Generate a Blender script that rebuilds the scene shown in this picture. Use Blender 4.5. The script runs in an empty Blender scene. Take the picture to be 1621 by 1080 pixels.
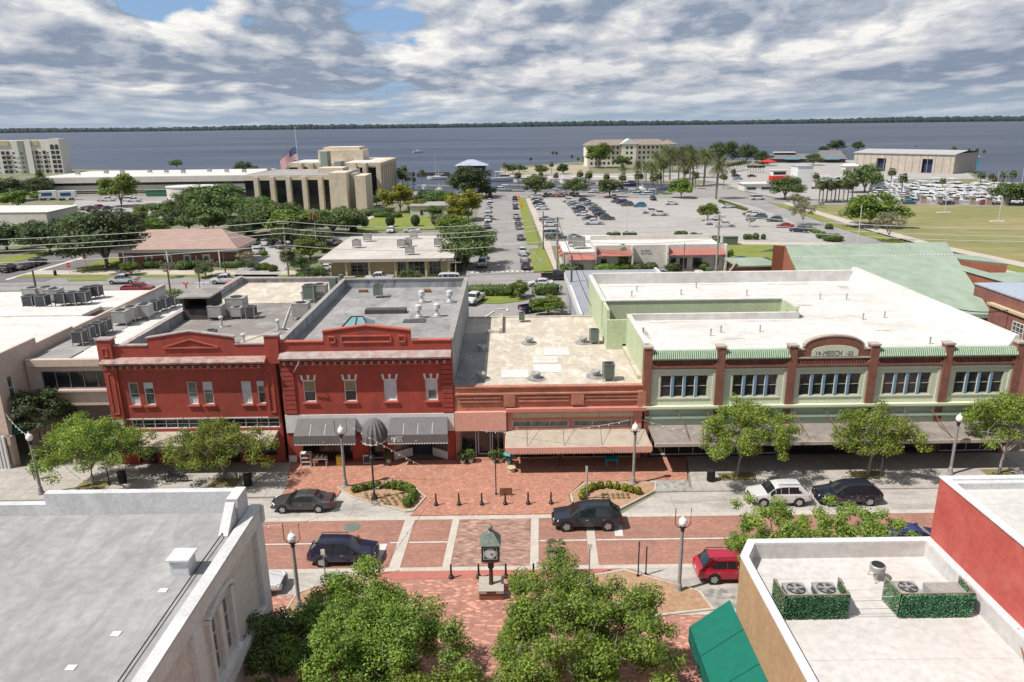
import bpy, bmesh, math, random
import numpy as np
from mathutils import Vector, Matrix
R = math.radians
random.seed(7)
scene = bpy.context.scene
col = scene.collection
# ------------------------------------------------------------------ camera
CAM_H = 29.0
F_PX, W_PX, H_PX = 1170.68, 1621.0, 1080.0
PITCH, ROLL, YAW = R(16.497), R(-0.7244), R(-0.1)
_cy, _sy = math.cos(YAW), math.sin(YAW)
cF = Vector((-_sy * math.cos(PITCH), _cy * math.cos(PITCH), -math.sin(PITCH)))
_r = Vector((_cy, _sy, 0)); _u = _r.cross(cF)
cR = _r * math.cos(ROLL) + _u * math.sin(ROLL)
cU = _u * math.cos(ROLL) - _r * math.sin(ROLL)
cam_d = bpy.data.cameras.new('camera'); cam = bpy.data.objects.new('camera', cam_d)
col.objects.link(cam); scene.camera = cam
cam.matrix_world = Matrix(((cR.x, cU.x, -cF.x, 0), (cR.y, cU.y, -cF.y, 0), (cR.z, cU.z, -cF.z, CAM_H), (0, 0, 0, 1)))
cam_d.sensor_width = 36.0; cam_d.lens = 36.0 * F_PX / W_PX
cam_d.clip_start = 0.5; cam_d.clip_end = 30000
# ------------------------------------------------------------------ light
SUN_EL, SUN_DIR = R(56.0), Vector((-0.92, -0.39, 0)).normalized()     # the sun stands behind the camera to the left
sd = bpy.data.lights.new('sun', 'SUN'); sun = bpy.data.objects.new('sun', sd); col.objects.link(sun)
sd.energy = 4.7; sd.angle = R(0.5); sd.color = (1.0, 0.955, 0.89)
to_sun = Vector((SUN_DIR.x * math.cos(SUN_EL), SUN_DIR.y * math.cos(SUN_EL), math.sin(SUN_EL)))
sun.rotation_euler = to_sun.to_track_quat('Z', 'Y').to_euler(); sun.location = (0, 0, 80)
scene.view_settings.view_transform = 'Standard'; scene.view_settings.look = 'None'
scene.view_settings.exposure = 0.27; scene.view_settings.gamma = 1.0
scene.cycles.max_bounces = 6; scene.cycles.diffuse_bounces = 3; scene.cycles.glossy_bounces = 3
scene.cycles.transparent_max_bounces = 6; scene.cycles.volume_bounces = 0
scene.cycles.use_denoising = True

ORD = 'first second third fourth fifth sixth seventh eighth ninth tenth eleventh twelfth thirteenth fourteenth fifteenth sixteenth seventeenth eighteenth nineteenth twentieth'.split()
class NT:
    """tiny node-tree writer"""
    def __init__(s, tree):
        s.t = tree; s.n = tree.nodes; s.l = tree.links; s.n.clear()
    def node(s, typ, **kw):
        nd = s.n.new(typ)
        for k, v in kw.items():
            if k.startswith('i_'):
                k2 = k[2:]; k2 = int(k2) if k2.isdigit() else k2.replace('_', ' ')
                if hasattr(v, 'is_linked') or hasattr(v, 'links'): s.l.new(v, nd.inputs[k2])
                else: nd.inputs[k2].default_value = v
            else: setattr(nd, k, v)
        return nd
    def math(s, op, a, b=0.0, c=None, clamp=False):
        nd = s.n.new('ShaderNodeMath'); nd.operation = op; nd.use_clamp = clamp
        for i, v in enumerate((a, b, c)):
            if v is None: continue
            if hasattr(v, 'links'): s.l.new(v, nd.inputs[i])
            else: nd.inputs[i].default_value = v
        return nd.outputs[0]
    def mix(s, f, a, b, mode='MIX'):
        nd = s.n.new('ShaderNodeMix'); nd.data_type = 'RGBA'; nd.blend_type = mode
        for i, v in ((0, f), (6, a), (7, b)):
            if hasattr(v, 'links'): s.l.new(v, nd.inputs[i])
            else: nd.inputs[i].default_value = v if i == 0 else ((*v, 1) if len(v) == 3 else v)
        return nd.outputs[2]
    def ramp(s, f, stops, interp='LINEAR'):
        nd = s.n.new('ShaderNodeValToRGB'); nd.color_ramp.interpolation = interp
        e = nd.color_ramp.elements
        while len(e) < len(stops): e.new(0.5)
        for k, (p, c) in enumerate(stops):
            e[k].position = p; e[k].color = (*c, 1) if hasattr(c, '__len__') else (c, c, c, 1)
        s.l.new(f, nd.inputs[0]); return nd.outputs[0]
    def vec(s, x, y, z=0.0):
        nd = s.n.new('ShaderNodeCombineXYZ')
        for i, v in enumerate((x, y, z)):
            if hasattr(v, 'links'): s.l.new(v, nd.inputs[i])
            else: nd.inputs[i].default_value = v
        return nd.outputs[0]
    def noise(s, v, scale, detail=4, rough=0.55, out=0, dist=0.0):
        nd = s.n.new('ShaderNodeTexNoise'); s.l.new(v, nd.inputs['Vector'])
        nd.inputs['Scale'].default_value = scale; nd.inputs['Detail'].default_value = detail
        nd.inputs['Roughness'].default_value = rough; nd.inputs['Distortion'].default_value = dist
        return nd.outputs[out]

# ------------------------------------------------------------------ world: sky with a deck of cumulus
world = bpy.data.worlds.new("World"); scene.world = world; world.use_nodes = True
w = NT(world.node_tree)
sky = w.node('ShaderNodeTexSky', sky_type='NISHITA', sun_disc=False, sun_elevation=SUN_EL,
             sun_rotation=math.atan2(SUN_DIR.x, SUN_DIR.y), altitude=20, air_density=1.0, dust_density=0.6, ozone_density=1.0)
skyc = w.mix(0.75, sky.outputs[0], (2.0, 3.4, 5.8))
bg = w.node('ShaderNodeBackground', i_0=skyc, i_1=0.10)
tc = w.node('ShaderNodeTexCoord'); sp = w.node('ShaderNodeSeparateXYZ', i_0=tc.outputs['Generated'])
dx, dy, dz = sp.outputs
e = w.math('MAXIMUM', dz, 0.0)
den = w.math('ADD', e, 0.035)
pu = w.math('DIVIDE', dx, w.math('POWER', den, 0.12)); pu = w.math('MULTIPLY', pu, 2.1)
pv = w.math('MULTIPLY', w.math('LOGARITHM', den, 2.718), 0.8)
def cloud(ox, oy):
    V = w.vec(w.math('ADD', pu, ox), w.math('ADD', pv, oy), w.math('MULTIPLY', dy, 1.3))
    wp = w.node('ShaderNodeVectorMath', operation='ADD', i_0=V)
    nn = w.n.new('ShaderNodeTexNoise'); w.l.new(V, nn.inputs['Vector']); nn.inputs['Scale'].default_value = 2.2; nn.inputs['Detail'].default_value = 3
    sc = w.node('ShaderNodeVectorMath', operation='SCALE', i_0=nn.outputs[1]); sc.inputs['Scale'].default_value = 0.16
    w.l.new(sc.outputs[0], wp.inputs[1]); W_ = wp.outputs[0]
    base = w.noise(W_, 0.55, 2, 0.5)
    def bil(sc_, d_): return w.math('SUBTRACT', 1.0, w.math('MULTIPLY', w.math('ABSOLUTE', w.math('SUBTRACT', w.noise(W_, sc_, d_, 0.5), 0.5)), 2.0))
    f = w.math('ADD', w.math('MULTIPLY', base, 1.25), w.math('MULTIPLY', w.math('SUBTRACT', 1.0, bil(1.9, 2)), -0.5))
    f = w.math('ADD', f, w.math('MULTIPLY', w.math('SUBTRACT', 1.0, bil(4.6, 2)), -0.24)); f = w.math('ADD', f, w.math('MULTIPLY', w.noise(W_, 9, 9, 0.68), 0.22))
    return f
n1, n2 = cloud(0, 0), cloud(-0.05, 0.11)
dens = n1
mask = w.ramp(dens, [(0.0, 0.0), (0.455, 0.0), (0.51, 1.0), (1.0, 1.0)])
lit = w.math('ADD', 0.40, w.math('MULTIPLY', w.math('SUBTRACT', n1, n2), 4.8), clamp=True)
thick = w.math('SUBTRACT', 1.0, w.math('MULTIPLY', w.math('SUBTRACT', dens, 0.62), 2.0), clamp=True)
bigd = w.noise(w.vec(pu, w.math('MULTIPLY', pv, 1.6), 3.0), 0.9, 3, 0.5)
lit = w.math('ADD', lit, w.math('MULTIPLY', w.math('SUBTRACT', bigd, 0.52), 2.2), clamp=True)
fine = w.noise(w.vec(pu, w.math('MULTIPLY', pv, 1.5), 7.0), 14, 8, 0.7)
lit = w.math('ADD', lit, w.math('MULTIPLY', w.math('SUBTRACT', fine, 0.5), 0.9), clamp=True)
lum = w.math('MULTIPLY', w.math('ADD', w.math('MULTIPLY', lit, 0.72), 0.28), w.math('ADD', w.math('MULTIPLY', thick, 0.42), 0.58))
ccol = w.ramp(lum, [(0.0, (0.13, 0.165, 0.235)), (0.28, (0.22, 0.265, 0.345)), (0.50, (0.38, 0.41, 0.47)), (0.72, (0.54, 0.545, 0.57)), (1.0, (0.86, 0.84, 0.79))])
hz = w.math('SUBTRACT', 1.0, w.math('MULTIPLY', e, 22.0), clamp=True)
hz = w.math('MULTIPLY', hz, 0.75)
ccol = w.mix(hz, ccol, (0.33, 0.41, 0.50))
ccol = w.mix(w.math('MULTIPLY', w.math('SUBTRACT', dz, 0.2), 3.5, clamp=True), ccol, (0.36, 0.36, 0.37))
bgc = w.node('ShaderNodeBackground', i_0=ccol, i_1=1.0)
fac = w.math('MULTIPLY', mask, w.math('SUBTRACT', 1.0, w.math('MULTIPLY', w.math('MULTIPLY', e, 1.0), 0.45)))
fac = w.math('MAXIMUM', fac, hz)
over = w.math('MULTIPLY', w.math('SUBTRACT', dz, 0.2), 3.5, clamp=True)  # even grey cover overhead, out of view, added to make the fill light less blue
fac = w.math('MAXIMUM', fac, w.math('MULTIPLY', over, 0.8))
mx = w.node('ShaderNodeMixShader', i_0=fac, i_1=bg.outputs[0], i_2=bgc.outputs[0])
w.node('ShaderNodeOutputWorld', i_0=mx.outputs[0])
world.cycles.sampling_method = 'MANUAL'; world.cycles.sample_map_resolution = 512

# ------------------------------------------------------------------ survey: photo point -> point of the place
def G(x, y, z=0.0):
    d = cR * (x - W_PX / 2) - cU * (y - H_PX / 2) + cF * F_PX
    t = (z - CAM_H) / d.z
    return Vector((d.x * t, d.y * t, z))
def FY(x, y, Y):                                   # on a wall plane Y = const -> (X, Z)
    d = cR * (x - W_PX / 2) - cU * (y - H_PX / 2) + cF * F_PX
    t = Y / d.y
    return d.x * t, d.z * t + CAM_H
def mpp(p): return (Vector(p) - Vector((0, 0, CAM_H))).dot(cF) / F_PX      # metres per photo pixel there

# ------------------------------------------------------------------ materials
MATS = {}
def mat(name, c, c2=None, scale=1.0, rough=0.8, bump=0.0, bscale=8.0, pat=None, metal=0.0, obj=False, spec=0.4, dirt=None, stretch=(1, 1, 1), contrast=(0.35, 0.65), coat=0.0, **kw):
    m = bpy.data.materials.new(name); m.use_nodes = True; MATS[name] = m
    t = NT(m.node_tree)
    b = t.node('ShaderNodeBsdfPrincipled'); o = t.node('ShaderNodeOutputMaterial', i_0=b.outputs[0])
    if obj: co = t.node('ShaderNodeTexCoord').outputs['Object']
    else: co = t.node('ShaderNodeNewGeometry').outputs['Position']
    cc = c; height = None
    if c2 is not None:
        v = t.node('ShaderNodeMapping', i_0=co, i_3=stretch).outputs[0]
        n = t.noise(v, scale, 6, 0.6)
        f = t.ramp(n, [(contrast[0], 0.0), (contrast[1], 1.0)])
        cc = t.mix(f, c, c2)
        n3 = t.noise(co, scale * 7.3, 3, 0.6)
        g = t.ramp(n3, [(0.3, 0.86), (0.7, 1.1)])
        cc = t.mix(1.0, cc, g, 'MULTIPLY')
    if pat:
        s = t.node('ShaderNodeSeparateXYZ', i_0=co); X, Y, Z = s.outputs
        k = pat[0]
        if k == 'brick':                           # walls: courses in z, run along x+y
            _, bw, bh, mort, c3 = pat
            br = t.node('ShaderNodeTexBrick', i_0=t.vec(t.math('ADD', X, Y), Z), i_Scale=1.0, i_Mortar_Size=kw.get('ms', 0.012), i_Bias=0.0)
            br.inputs['Brick Width'].default_value = bw; br.inputs['Row Height'].default_value = bh
            br.inputs['Color1'].default_value = (1, 1, 1, 1); br.inputs['Color2'].default_value = (*c3, 1); br.inputs['Mortar'].default_value = (*mort, 1)
            cc = t.mix(1.0, cc, br.outputs[0], 'MULTIPLY') ; height = br.outputs[1]; inv = True
        elif k == 'pave':
            _, bw, bh, mort, c3 = pat
            wob = t.noise(co, 2.0, 2, 0.5)
            br = t.node('ShaderNodeTexBrick', i_0=t.vec(X, t.math('ADD', Y, t.math('MULTIPLY', wob, 0.05))), i_Scale=1.0, i_Mortar_Size=kw.get('ms', 0.008))
            br.inputs['Brick Width'].default_value = bw; br.inputs['Row Height'].default_value = bh
            br.inputs['Color1'].default_value = (1, 1, 1, 1); br.inputs['Color2'].default_value = (*c3, 1); br.inputs['Mortar'].default_value = (*mort, 1)
            cc = t.mix(1.0, cc, br.outputs[0], 'MULTIPLY'); height = br.outputs[1]
        elif k == 'cells':                         # random tone per paver
            _, cw, ch, dark, light = pat
            fx = t.math('FLOOR', t.math('ADD', t.math('DIVIDE', X, cw), t.math('MULTIPLY', t.math('FLOOR', t.math('DIVIDE', Y, ch)), 0.5)))
            fy = t.math('FLOOR', t.math('DIVIDE', Y, ch))
            wn = t.node('ShaderNodeTexWhiteNoise', noise_dimensions='2D', i_0=t.vec(fx, fy)) if False else t.node('ShaderNodeTexWhiteNoise', noise_dimensions='3D')
            t.l.new(t.vec(fx, fy), wn.inputs['Vector'])
            cc = t.mix(1.0, cc, t.ramp(wn.outputs[0], kw.get('stops') or [(0.0, dark), (0.5, (0.9, 0.9, 0.9)), (0.85, (1.0, 1.0, 1.0)), (1.0, light)]), 'MULTIPLY')
        elif k == 'lines':                         # joints / seams every d metres along an axis
            for ax, d_, wd, tone in pat[1]:
                A = {'x': X, 'y': Y, 'z': Z, 'u': t.math('ADD', X, Y)}[ax]
                fr = t.math('FRACT', t.math('DIVIDE', A, d_))
                ln = t.math('LESS_THAN', fr, wd / d_)
                cc = t.mix(t.math('MULTIPLY', ln, 1.0), cc, t.mix(1.0, cc, tone, 'MULTIPLY'))
                height = ln
        elif k == 'ribs':                          # standing seams / corrugation as bump and faint tone
            A = {'x': X, 'y': Y, 'z': Z, 'u': t.math('ADD', X, Y)}[pat[1]]
            wv = t.math('SINE', t.math('MULTIPLY', A, 6.2832 / pat[2]))
            height = wv
            cc = t.mix(t.math('MULTIPLY', t.math('ADD', wv, 1.0), 0.5), t.mix(1.0, cc, pat[3], 'MULTIPLY'), cc)
    if dirt:                                       # streaks and stains of their own shape
        dc, dscale, amt = dirt[:3]; st = dirt[3] if len(dirt) > 3 else (1, 1, 1)
        v = t.node('ShaderNodeMapping', i_0=co, i_3=st).outputs[0]
        n = t.noise(v, dscale, 8, 0.65, dist=0.4)
        f = t.math('MULTIPLY', t.ramp(n, [(0.48, 0.0), (0.66, 1.0)]), amt)
        cc = t.mix(f, cc, dc)
    if hasattr(cc, 'links'): t.l.new(cc, b.inputs['Base Color'])
    else: b.inputs['Base Color'].default_value = (*cc, 1)
    b.inputs['Roughness'].default_value = rough; b.inputs['Metallic'].default_value = metal
    b.inputs['Specular IOR Level'].default_value = spec
    b.inputs['Coat Weight'].default_value = coat; b.inputs['Coat Roughness'].default_value = 0.05
    if bump:
        bn = t.noise(co, bscale, 4, 0.6)
        if height is not None: bn = t.math('ADD', t.math('MULTIPLY', bn, 0.6), t.math('MULTIPLY', height, kw.get('hk', -0.5)))
        bp = t.node('ShaderNodeBump', i_Strength=min(1.0, bump * 10), i_Distance=bump if bump > 0.02 else 0.02)
        bp.inputs['Strength'].default_value = kw.get('bs', 0.35); bp.inputs['Distance'].default_value = bump
        t.l.new(bn, bp.inputs['Height']); t.l.new(bp.outputs[0], b.inputs['Normal'])
    if kw.get('emit'):
        b.inputs['Emission Color'].default_value = (*kw['emit'], 1); b.inputs['Emission Strength'].default_value = kw.get('es', 1.0)
    return m
def leafmat(name, dark, mid, light, trans=0.35, yellow=None):
    m = bpy.data.materials.new(name); m.use_nodes = True; MATS[name] = m
    t = NT(m.node_tree); g = t.node('ShaderNodeNewGeometry'); tcn = t.node('ShaderNodeTexCoord')
    n = t.noise(tcn.outputs['Object'], 0.9, 3, 0.5)
    f = t.math('ADD', t.math('MULTIPLY', g.outputs['Random Per Island'], 0.6), t.math('MULTIPLY', t.math('SUBTRACT', n, 0.3), 1.0), clamp=True)
    c = t.ramp(f, [(0.12, dark), (0.5, mid), (0.95, light)])
    oi = t.node('ShaderNodeObjectInfo')
    hs = t.node('ShaderNodeHueSaturation', i_Color=c)
    t.l.new(t.math('ADD', 0.484, t.math('MULTIPLY', oi.outputs['Random'], 0.03)), hs.inputs['Hue'])
    t.l.new(t.math('ADD', 0.8, t.math('MULTIPLY', oi.outputs['Random'], 0.4)), hs.inputs['Value'])
    d = t.node('ShaderNodeBsdfPrincipled', i_0=hs.outputs[0]); d.inputs['Roughness'].default_value = 0.55; d.inputs['Specular IOR Level'].default_value = 0.35
    tr = t.node('ShaderNodeBsdfTranslucent', i_0=hs.outputs[0])
    mxx = t.node('ShaderNodeMixShader', i_0=trans, i_1=d.outputs[0], i_2=tr.outputs[0])
    t.node('ShaderNodeOutputMaterial', i_0=mxx.outputs[0]); return m
def paintmat(name='car_paint'):
    m = bpy.data.materials.new(name); m.use_nodes = True; MATS[name] = m
    t = NT(m.node_tree); oi = t.node('ShaderNodeObjectInfo')
    b = t.node('ShaderNodeBsdfPrincipled', i_0=oi.outputs['Color']); b.inputs['Roughness'].default_value = 0.35
    b.inputs['Metallic'].default_value = 0.15; b.inputs['Coat Weight'].default_value = 0.8; b.inputs['Coat Roughness'].default_value = 0.06
    t.node('ShaderNodeOutputMaterial', i_0=b.outputs[0])
paintmat(); paintmat('boat_paint')

# ------------------------------------------------------------------ mesh writer
class MB:
    def __init__(s): s.v = []; s.f = []; s.m = []; s.sm = []
    def add(s, vs, fs, m=0, smooth=False):
        o = len(s.v); s.v += [tuple(v) for v in vs]
        for f in fs: s.f.append(tuple(o + i for i in f)); s.m.append(m); s.sm.append(smooth)
        return s
    def hexa(s, p, m=0):                            # 8 corners: bottom 0-3 ccw, top 4-7
        return s.add(p, [(3, 2, 1, 0), (4, 5, 6, 7), (0, 1, 5, 4), (1, 2, 6, 5), (2, 3, 7, 6), (3, 0, 4, 7)], m)
    def box(s, x0, x1, y0, y1, z0, z1, m=0):
        if x0 > x1: x0, x1 = x1, x0
        if y0 > y1: y0, y1 = y1, y0
        return s.hexa([(x0, y0, z0), (x1, y0, z0), (x1, y1, z0), (x0, y1, z0), (x0, y0, z1), (x1, y0, z1), (x1, y1, z1), (x0, y1, z1)], m)
    def prism(s, pts, z0, z1, m=0, taper=1.0):      # vertical prism on a ccw outline
        n = len(pts); cx = sum(p[0] for p in pts) / n; cy = sum(p[1] for p in pts) / n
        a = [(p[0], p[1], z0) for p in pts]; b = [(cx + (p[0] - cx) * taper, cy + (p[1] - cy) * taper, z1) for p in pts]
        return s.add(a + b, [tuple(range(n - 1, -1, -1)), tuple(range(n, 2 * n))] + [(i, (i + 1) % n, n + (i + 1) % n, n + i) for i in range(n)], m)
    def cyl(s, x, y, z0, z1, r, r2=None, n=12, m=0, smooth=True, caps=True):
        r2 = r if r2 is None else r2
        a = [(x + r * math.cos(6.28319 * i / n), y + r * math.sin(6.28319 * i / n), z0) for i in range(n)]
        b = [(x + r2 * math.cos(6.28319 * i / n), y + r2 * math.sin(6.28319 * i / n), z1) for i in range(n)]
        s.add(a + b, [(i, (i + 1) % n, n + (i + 1) % n, n + i) for i in range(n)], m, smooth)
        if caps: s.add(a, [tuple(range(n - 1, -1, -1))], m); s.add(b, [tuple(range(n))], m)
        return s
    def lathe(s, x, y, prof, n=12, m=0):            # prof: (r, z) upwards
        for (r0, z0), (r1, z1) in zip(prof, prof[1:]): s.cyl(x, y, z0, z1, r0, r1, n, m, True, False)
        if prof[-1][0] > 0.001: s.add([(x + prof[-1][0] * math.cos(6.28319 * i / n), y + prof[-1][0] * math.sin(6.28319 * i / n), prof[-1][1]) for i in range(n)], [tuple(range(n))], m)
        return s
    def sphere(s, c, r, n=12, k=8, m=0, sq=(1, 1, 1)):
        vs = []; fs = []
        for j in range(k + 1):
            a = math.pi * j / k
            for i in range(n): b = 6.28319 * i / n; vs.append((c[0] + sq[0] * r * math.sin(a) * math.cos(b), c[1] + sq[1] * r * math.sin(a) * math.sin(b), c[2] - sq[2] * r * math.cos(a)))
        for j in range(k):
            for i in range(n): fs.append((j * n + i, j * n + (i + 1) % n, (j + 1) * n + (i + 1) % n, (j + 1) * n + i))
        return s.add(vs, fs, m, True)
    def tube(s, pts, r, r2=None, n=6, m=0):
        pts = [Vector(p) for p in pts]; k = len(pts); rings = []
        r2 = r if r2 is None else r2
        for i, p in enumerate(pts):
            t = (pts[min(i + 1, k - 1)] - pts[max(i - 1, 0)]).normalized()
            a = t.cross(Vector((0, 0, 1)))
            if a.length < 0.05: a = t.cross(Vector((1, 0, 0)))
            a.normalize(); b = t.cross(a); rr = r + (r2 - r) * i / max(1, k - 1)
            rings.append([tuple(p + a * rr * math.cos(6.28319 * j / n) + b * rr * math.sin(6.28319 * j / n)) for j in range(n)])
        vs = [v for q in rings for v in q]
        s.add(vs, [(i * n + (j + 1) % n, i * n + j, (i + 1) * n + j, (i + 1) * n + (j + 1) % n) for i in range(k - 1) for j in range(n)], m, True)
        s.add(rings[0], [tuple(range(n))], m); s.add(rings[-1], [tuple(range(n - 1, -1, -1))], m)
        return s
    def bar(s, a, b, w_, h_, m=0):                  # straight square bar
        a, b = Vector(a), Vector(b); t = (b - a).normalized(); u = t.cross(Vector((0, 0, 1)))
        if u.length < 0.05: u = Vector((1, 0, 0))
        u.normalize(); v = u.cross(t); u *= w_ / 2; v *= h_ / 2
        return s.hexa([a - u - v, a + u - v, b + u - v, b - u - v, a - u + v, a + u + v, b + u + v, b - u + v], m)
    def poly(s, pts, m=0): return s.add(pts, [tuple(range(len(pts)))], m)
    def build(s, name, mats, parent=None, at=None):
        if not isinstance(mats, (list, tuple)): mats = [mats]
        base = Vector(parent['_o']) if parent is not None and '_o' in parent else Vector((0, 0, 0))
        loc = base if parent is not None else (Vector(at) if at is not None else Vector((0, 0, 0)))
        me = bpy.data.meshes.new(name)
        me.from_pydata([(v[0] - loc.x, v[1] - loc.y, v[2] - loc.z) for v in s.v], [], s.f)
        for mm in mats: me.materials.append(MATS[mm] if isinstance(mm, str) else mm)
        me.polygons.foreach_set('material_index', s.m); me.polygons.foreach_set('use_smooth', s.sm); me.update()
        o = bpy.data.objects.new(name, me); col.objects.link(o)
        o['_o'] = tuple(loc)
        if parent is None: o.location = loc
        else: o.parent = parent
        return o
def tag(o, label=None, cat=None, group=None, kind=None):
    if label: o['label'] = label
    if cat: o['category'] = cat
    if group: o['group'] = group
    if kind: o['kind'] = kind
    return o
def thing(name, label, cat, loc, group=None):
    o = bpy.data.objects.new(name, None); o.empty_display_size = 0.3; col.objects.link(o); o.location = loc; o['_o'] = tuple(loc)
    return tag(o, label, cat, group)
def single(name, mb, mats, label, cat, at=None, group=None):
    return tag(mb.build(name, mats, None, at), label, cat, group)
def dup(root, loc, rz=0.0, label=None, group=None, color=None, sc=None, parent=None):
    c = root.copy(); col.objects.link(c)
    if parent is None:
        c.location = loc; c.rotation_euler = (0, 0, rz)
        if sc is not None: c.scale = sc if hasattr(sc, '__len__') else (sc, sc, sc)
        if label: c['label'] = label
        if group: c['group'] = group
    else: c.parent = parent
    if color is not None: c.color = (*color, 1)
    for ch in root.children: dup(ch, None, color=color, parent=c)
    return c
def move(root, loc, rz=0.0, label=None, group=None, color=None, sc=None):
    root.location = loc; root.rotation_euler = (0, 0, rz)
    if sc is not None: root.scale = sc if hasattr(sc, '__len__') else (sc, sc, sc)
    if label: root['label'] = label
    if group: root['group'] = group
    if color is not None:
        for o in [root] + list(root.children_recursive): o.color = (*color, 1)
    return root
class Proto:
    """first use moves the prototype itself, later uses copy it"""
    def __init__(s, o): s.o = o; s.used = False
    def put(s, *a, **k):
        if not s.used: s.used = True; s._a = (a, k); return move(s.o, *a, **k) if False else s._first(*a, **k)
        return dup(s.o, *a, **k)
    def _first(s, *a, **k): return move(s.o, *a, **k)

class Fr:
    """frame of a wall: u runs along it, d outward, z up"""
    def __init__(s, x, y, deg=0.0):
        s.o = Vector((x, y, 0)); a = R(deg); s.u = Vector((math.cos(a), math.sin(a), 0)); s.n = Vector((math.sin(a), -math.cos(a), 0))
    def p(s, u, d, z): q = s.o + s.u * u + s.n * d; return (q.x, q.y, z)
    def box(s, mb, u0, u1, d0, d1, z0, z1, m=0):
        mb.hexa([s.p(u0, d1, z0), s.p(u1, d1, z0), s.p(u1, d0, z0), s.p(u0, d0, z0), s.p(u0, d1, z1), s.p(u1, d1, z1), s.p(u1, d0, z1), s.p(u0, d0, z1)], m)
def wall(fr, u0, u1, z0, z1, holes=(), th=0.3, m=0, mb=None, d=0.0):
    """wall slab with real openings (u0,u1,z0,z1); front at d"""
    mb = mb or MB()
    us = sorted({u0, u1, *[h[0] for h in holes], *[h[1] for h in holes]}); us = [q for q in us if u0 <= q <= u1]
    for a, b in zip(us, us[1:]):
        hs = sorted([(h[2], h[3]) for h in holes if h[0] <= a + 1e-4 and h[1] >= b - 1e-4]); z = z0
        for h0, h1 in hs + [(z1, z1)]:
            if h0 > z + 1e-4: fr.box(mb, a, b, d - th, d, z, h0, m)
            z = max(z, h1)
    return mb
def sash(parent, fr, u0, u1, z0, z1, frame='white_frame', glass='window_glass', cols=1, rows=2, d=-0.12, fw=0.07, sill=None, name='window', bar=0.04):
    """a window: frame mesh with a pane as its child"""
    mb = MB()
    fr.box(mb, u0, u0 + fw, d - 0.05, d + 0.04, z0, z1); fr.box(mb, u1 - fw, u1, d - 0.05, d + 0.04, z0, z1)
    fr.box(mb, u0 + fw, u1 - fw, d - 0.05, d + 0.04, z0, z0 + fw); fr.box(mb, u0 + fw, u1 - fw, d - 0.05, d + 0.04, z1 - fw, z1)
    for i in range(1, cols): c = u0 + (u1 - u0) * i / cols; fr.box(mb, c - bar / 2, c + bar / 2, d - 0.03, d + 0.03, z0 + fw, z1 - fw)
    for i in range(1, rows): c = z0 + (z1 - z0) * i / rows; fr.box(mb, u0 + fw, u1 - fw, d - 0.03, d + 0.02, c - bar / 2, c + bar / 2)
    o = mb.build(name, frame, parent)
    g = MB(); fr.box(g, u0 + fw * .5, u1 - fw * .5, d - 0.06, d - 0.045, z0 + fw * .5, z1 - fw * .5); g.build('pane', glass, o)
    if sill:
        s_ = MB(); fr.box(s_, u0 - 0.12, u1 + 0.12, -0.1, 0.14, z0 - 0.14, z0 - 0.01); s_.build('sill', sill, o)
    return o
# ------------------------------------------------------------------ material list
mat('white_frame', (0.72, 0.72, 0.71), rough=0.5)
mat('window_glass', (0.03, 0.035, 0.04), (0.17, 0.17, 0.155), scale=1.6, rough=0.08, spec=0.8, bump=0.004, bscale=0.7)  # paler mottling in the base colour stands in for reflections
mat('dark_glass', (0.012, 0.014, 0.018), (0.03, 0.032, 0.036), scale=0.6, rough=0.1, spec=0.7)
mat('blind', (0.62, 0.64, 0.66), (0.5, 0.52, 0.55), scale=2, rough=0.5)
mat('shade_tan', (0.30, 0.24, 0.13), (0.24, 0.19, 0.10), scale=2, rough=0.7)
mat('red_paint', (0.43, 0.075, 0.05), (0.34, 0.06, 0.042), scale=0.9, rough=0.75, bump=0.006, bscale=14, dirt=((0.19, 0.05, 0.042), 0.9, 0.6, (1, 1, 0.22)), pat=('brick', 0.42, 0.15, (0.68, 0.68, 0.70), (0.9, 0.9, 0.9)))
mat('red_trim', (0.48, 0.11, 0.07), (0.40, 0.08, 0.055), scale=1.5, rough=0.7, bump=0.004, dirt=((0.33, 0.25, 0.18), 1.5, 0.5))
mat('red_dark', (0.16, 0.022, 0.02), (0.11, 0.02, 0.018), scale=1.5, rough=0.7)
mat('cornice_grey', (0.40, 0.37, 0.36), (0.30, 0.22, 0.20), scale=1.3, rough=0.8, dirt=((0.34, 0.11, 0.08), 1.8, 0.6))
mat('cornice_pink', (0.36, 0.20, 0.17), (0.40, 0.30, 0.27), scale=1.3, rough=0.8, dirt=((0.07, 0.06, 0.05), 2.2, 0.7, (0.6, 1, 1)))
mat('ac_top', (0.13, 0.13, 0.13), rough=0.6)
mat('coping', (0.42, 0.37, 0.36), (0.28, 0.2, 0.18), scale=2, rough=0.8)
mat('roof_grey', (0.24, 0.236, 0.232), (0.34, 0.333, 0.325), scale=0.25, rough=0.9, bump=0.01, bscale=3, dirt=((0.14, 0.14, 0.14), 0.4, 0.7, (1.3, .6, 1)))
mat('roof_gravel', (0.23, 0.21, 0.195), (0.19, 0.175, 0.165), scale=0.3, rough=0.95, bump=0.01, bscale=6, dirt=((0.40, 0.37, 0.34), 0.4, 0.5))
mat('roof_cream', (0.50, 0.44, 0.36), (0.42, 0.37, 0.30), scale=0.3, rough=0.9, bump=0.012, bscale=4, dirt=((0.66, 0.62, 0.55), 0.9, 0.75, (1.0, 0.45, 1)), pat=('lines', [('y', 0.92, 0.05, (0.86, 0.86, 0.86))]))
mat('roof_stain', (0.34, 0.30, 0.27), (0.5, 0.46, 0.42), scale=1.2, rough=0.9)
mat('tower_wall', (0.70, 0.68, 0.64), (0.65, 0.63, 0.59), scale=0.3, rough=0.85)
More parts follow.
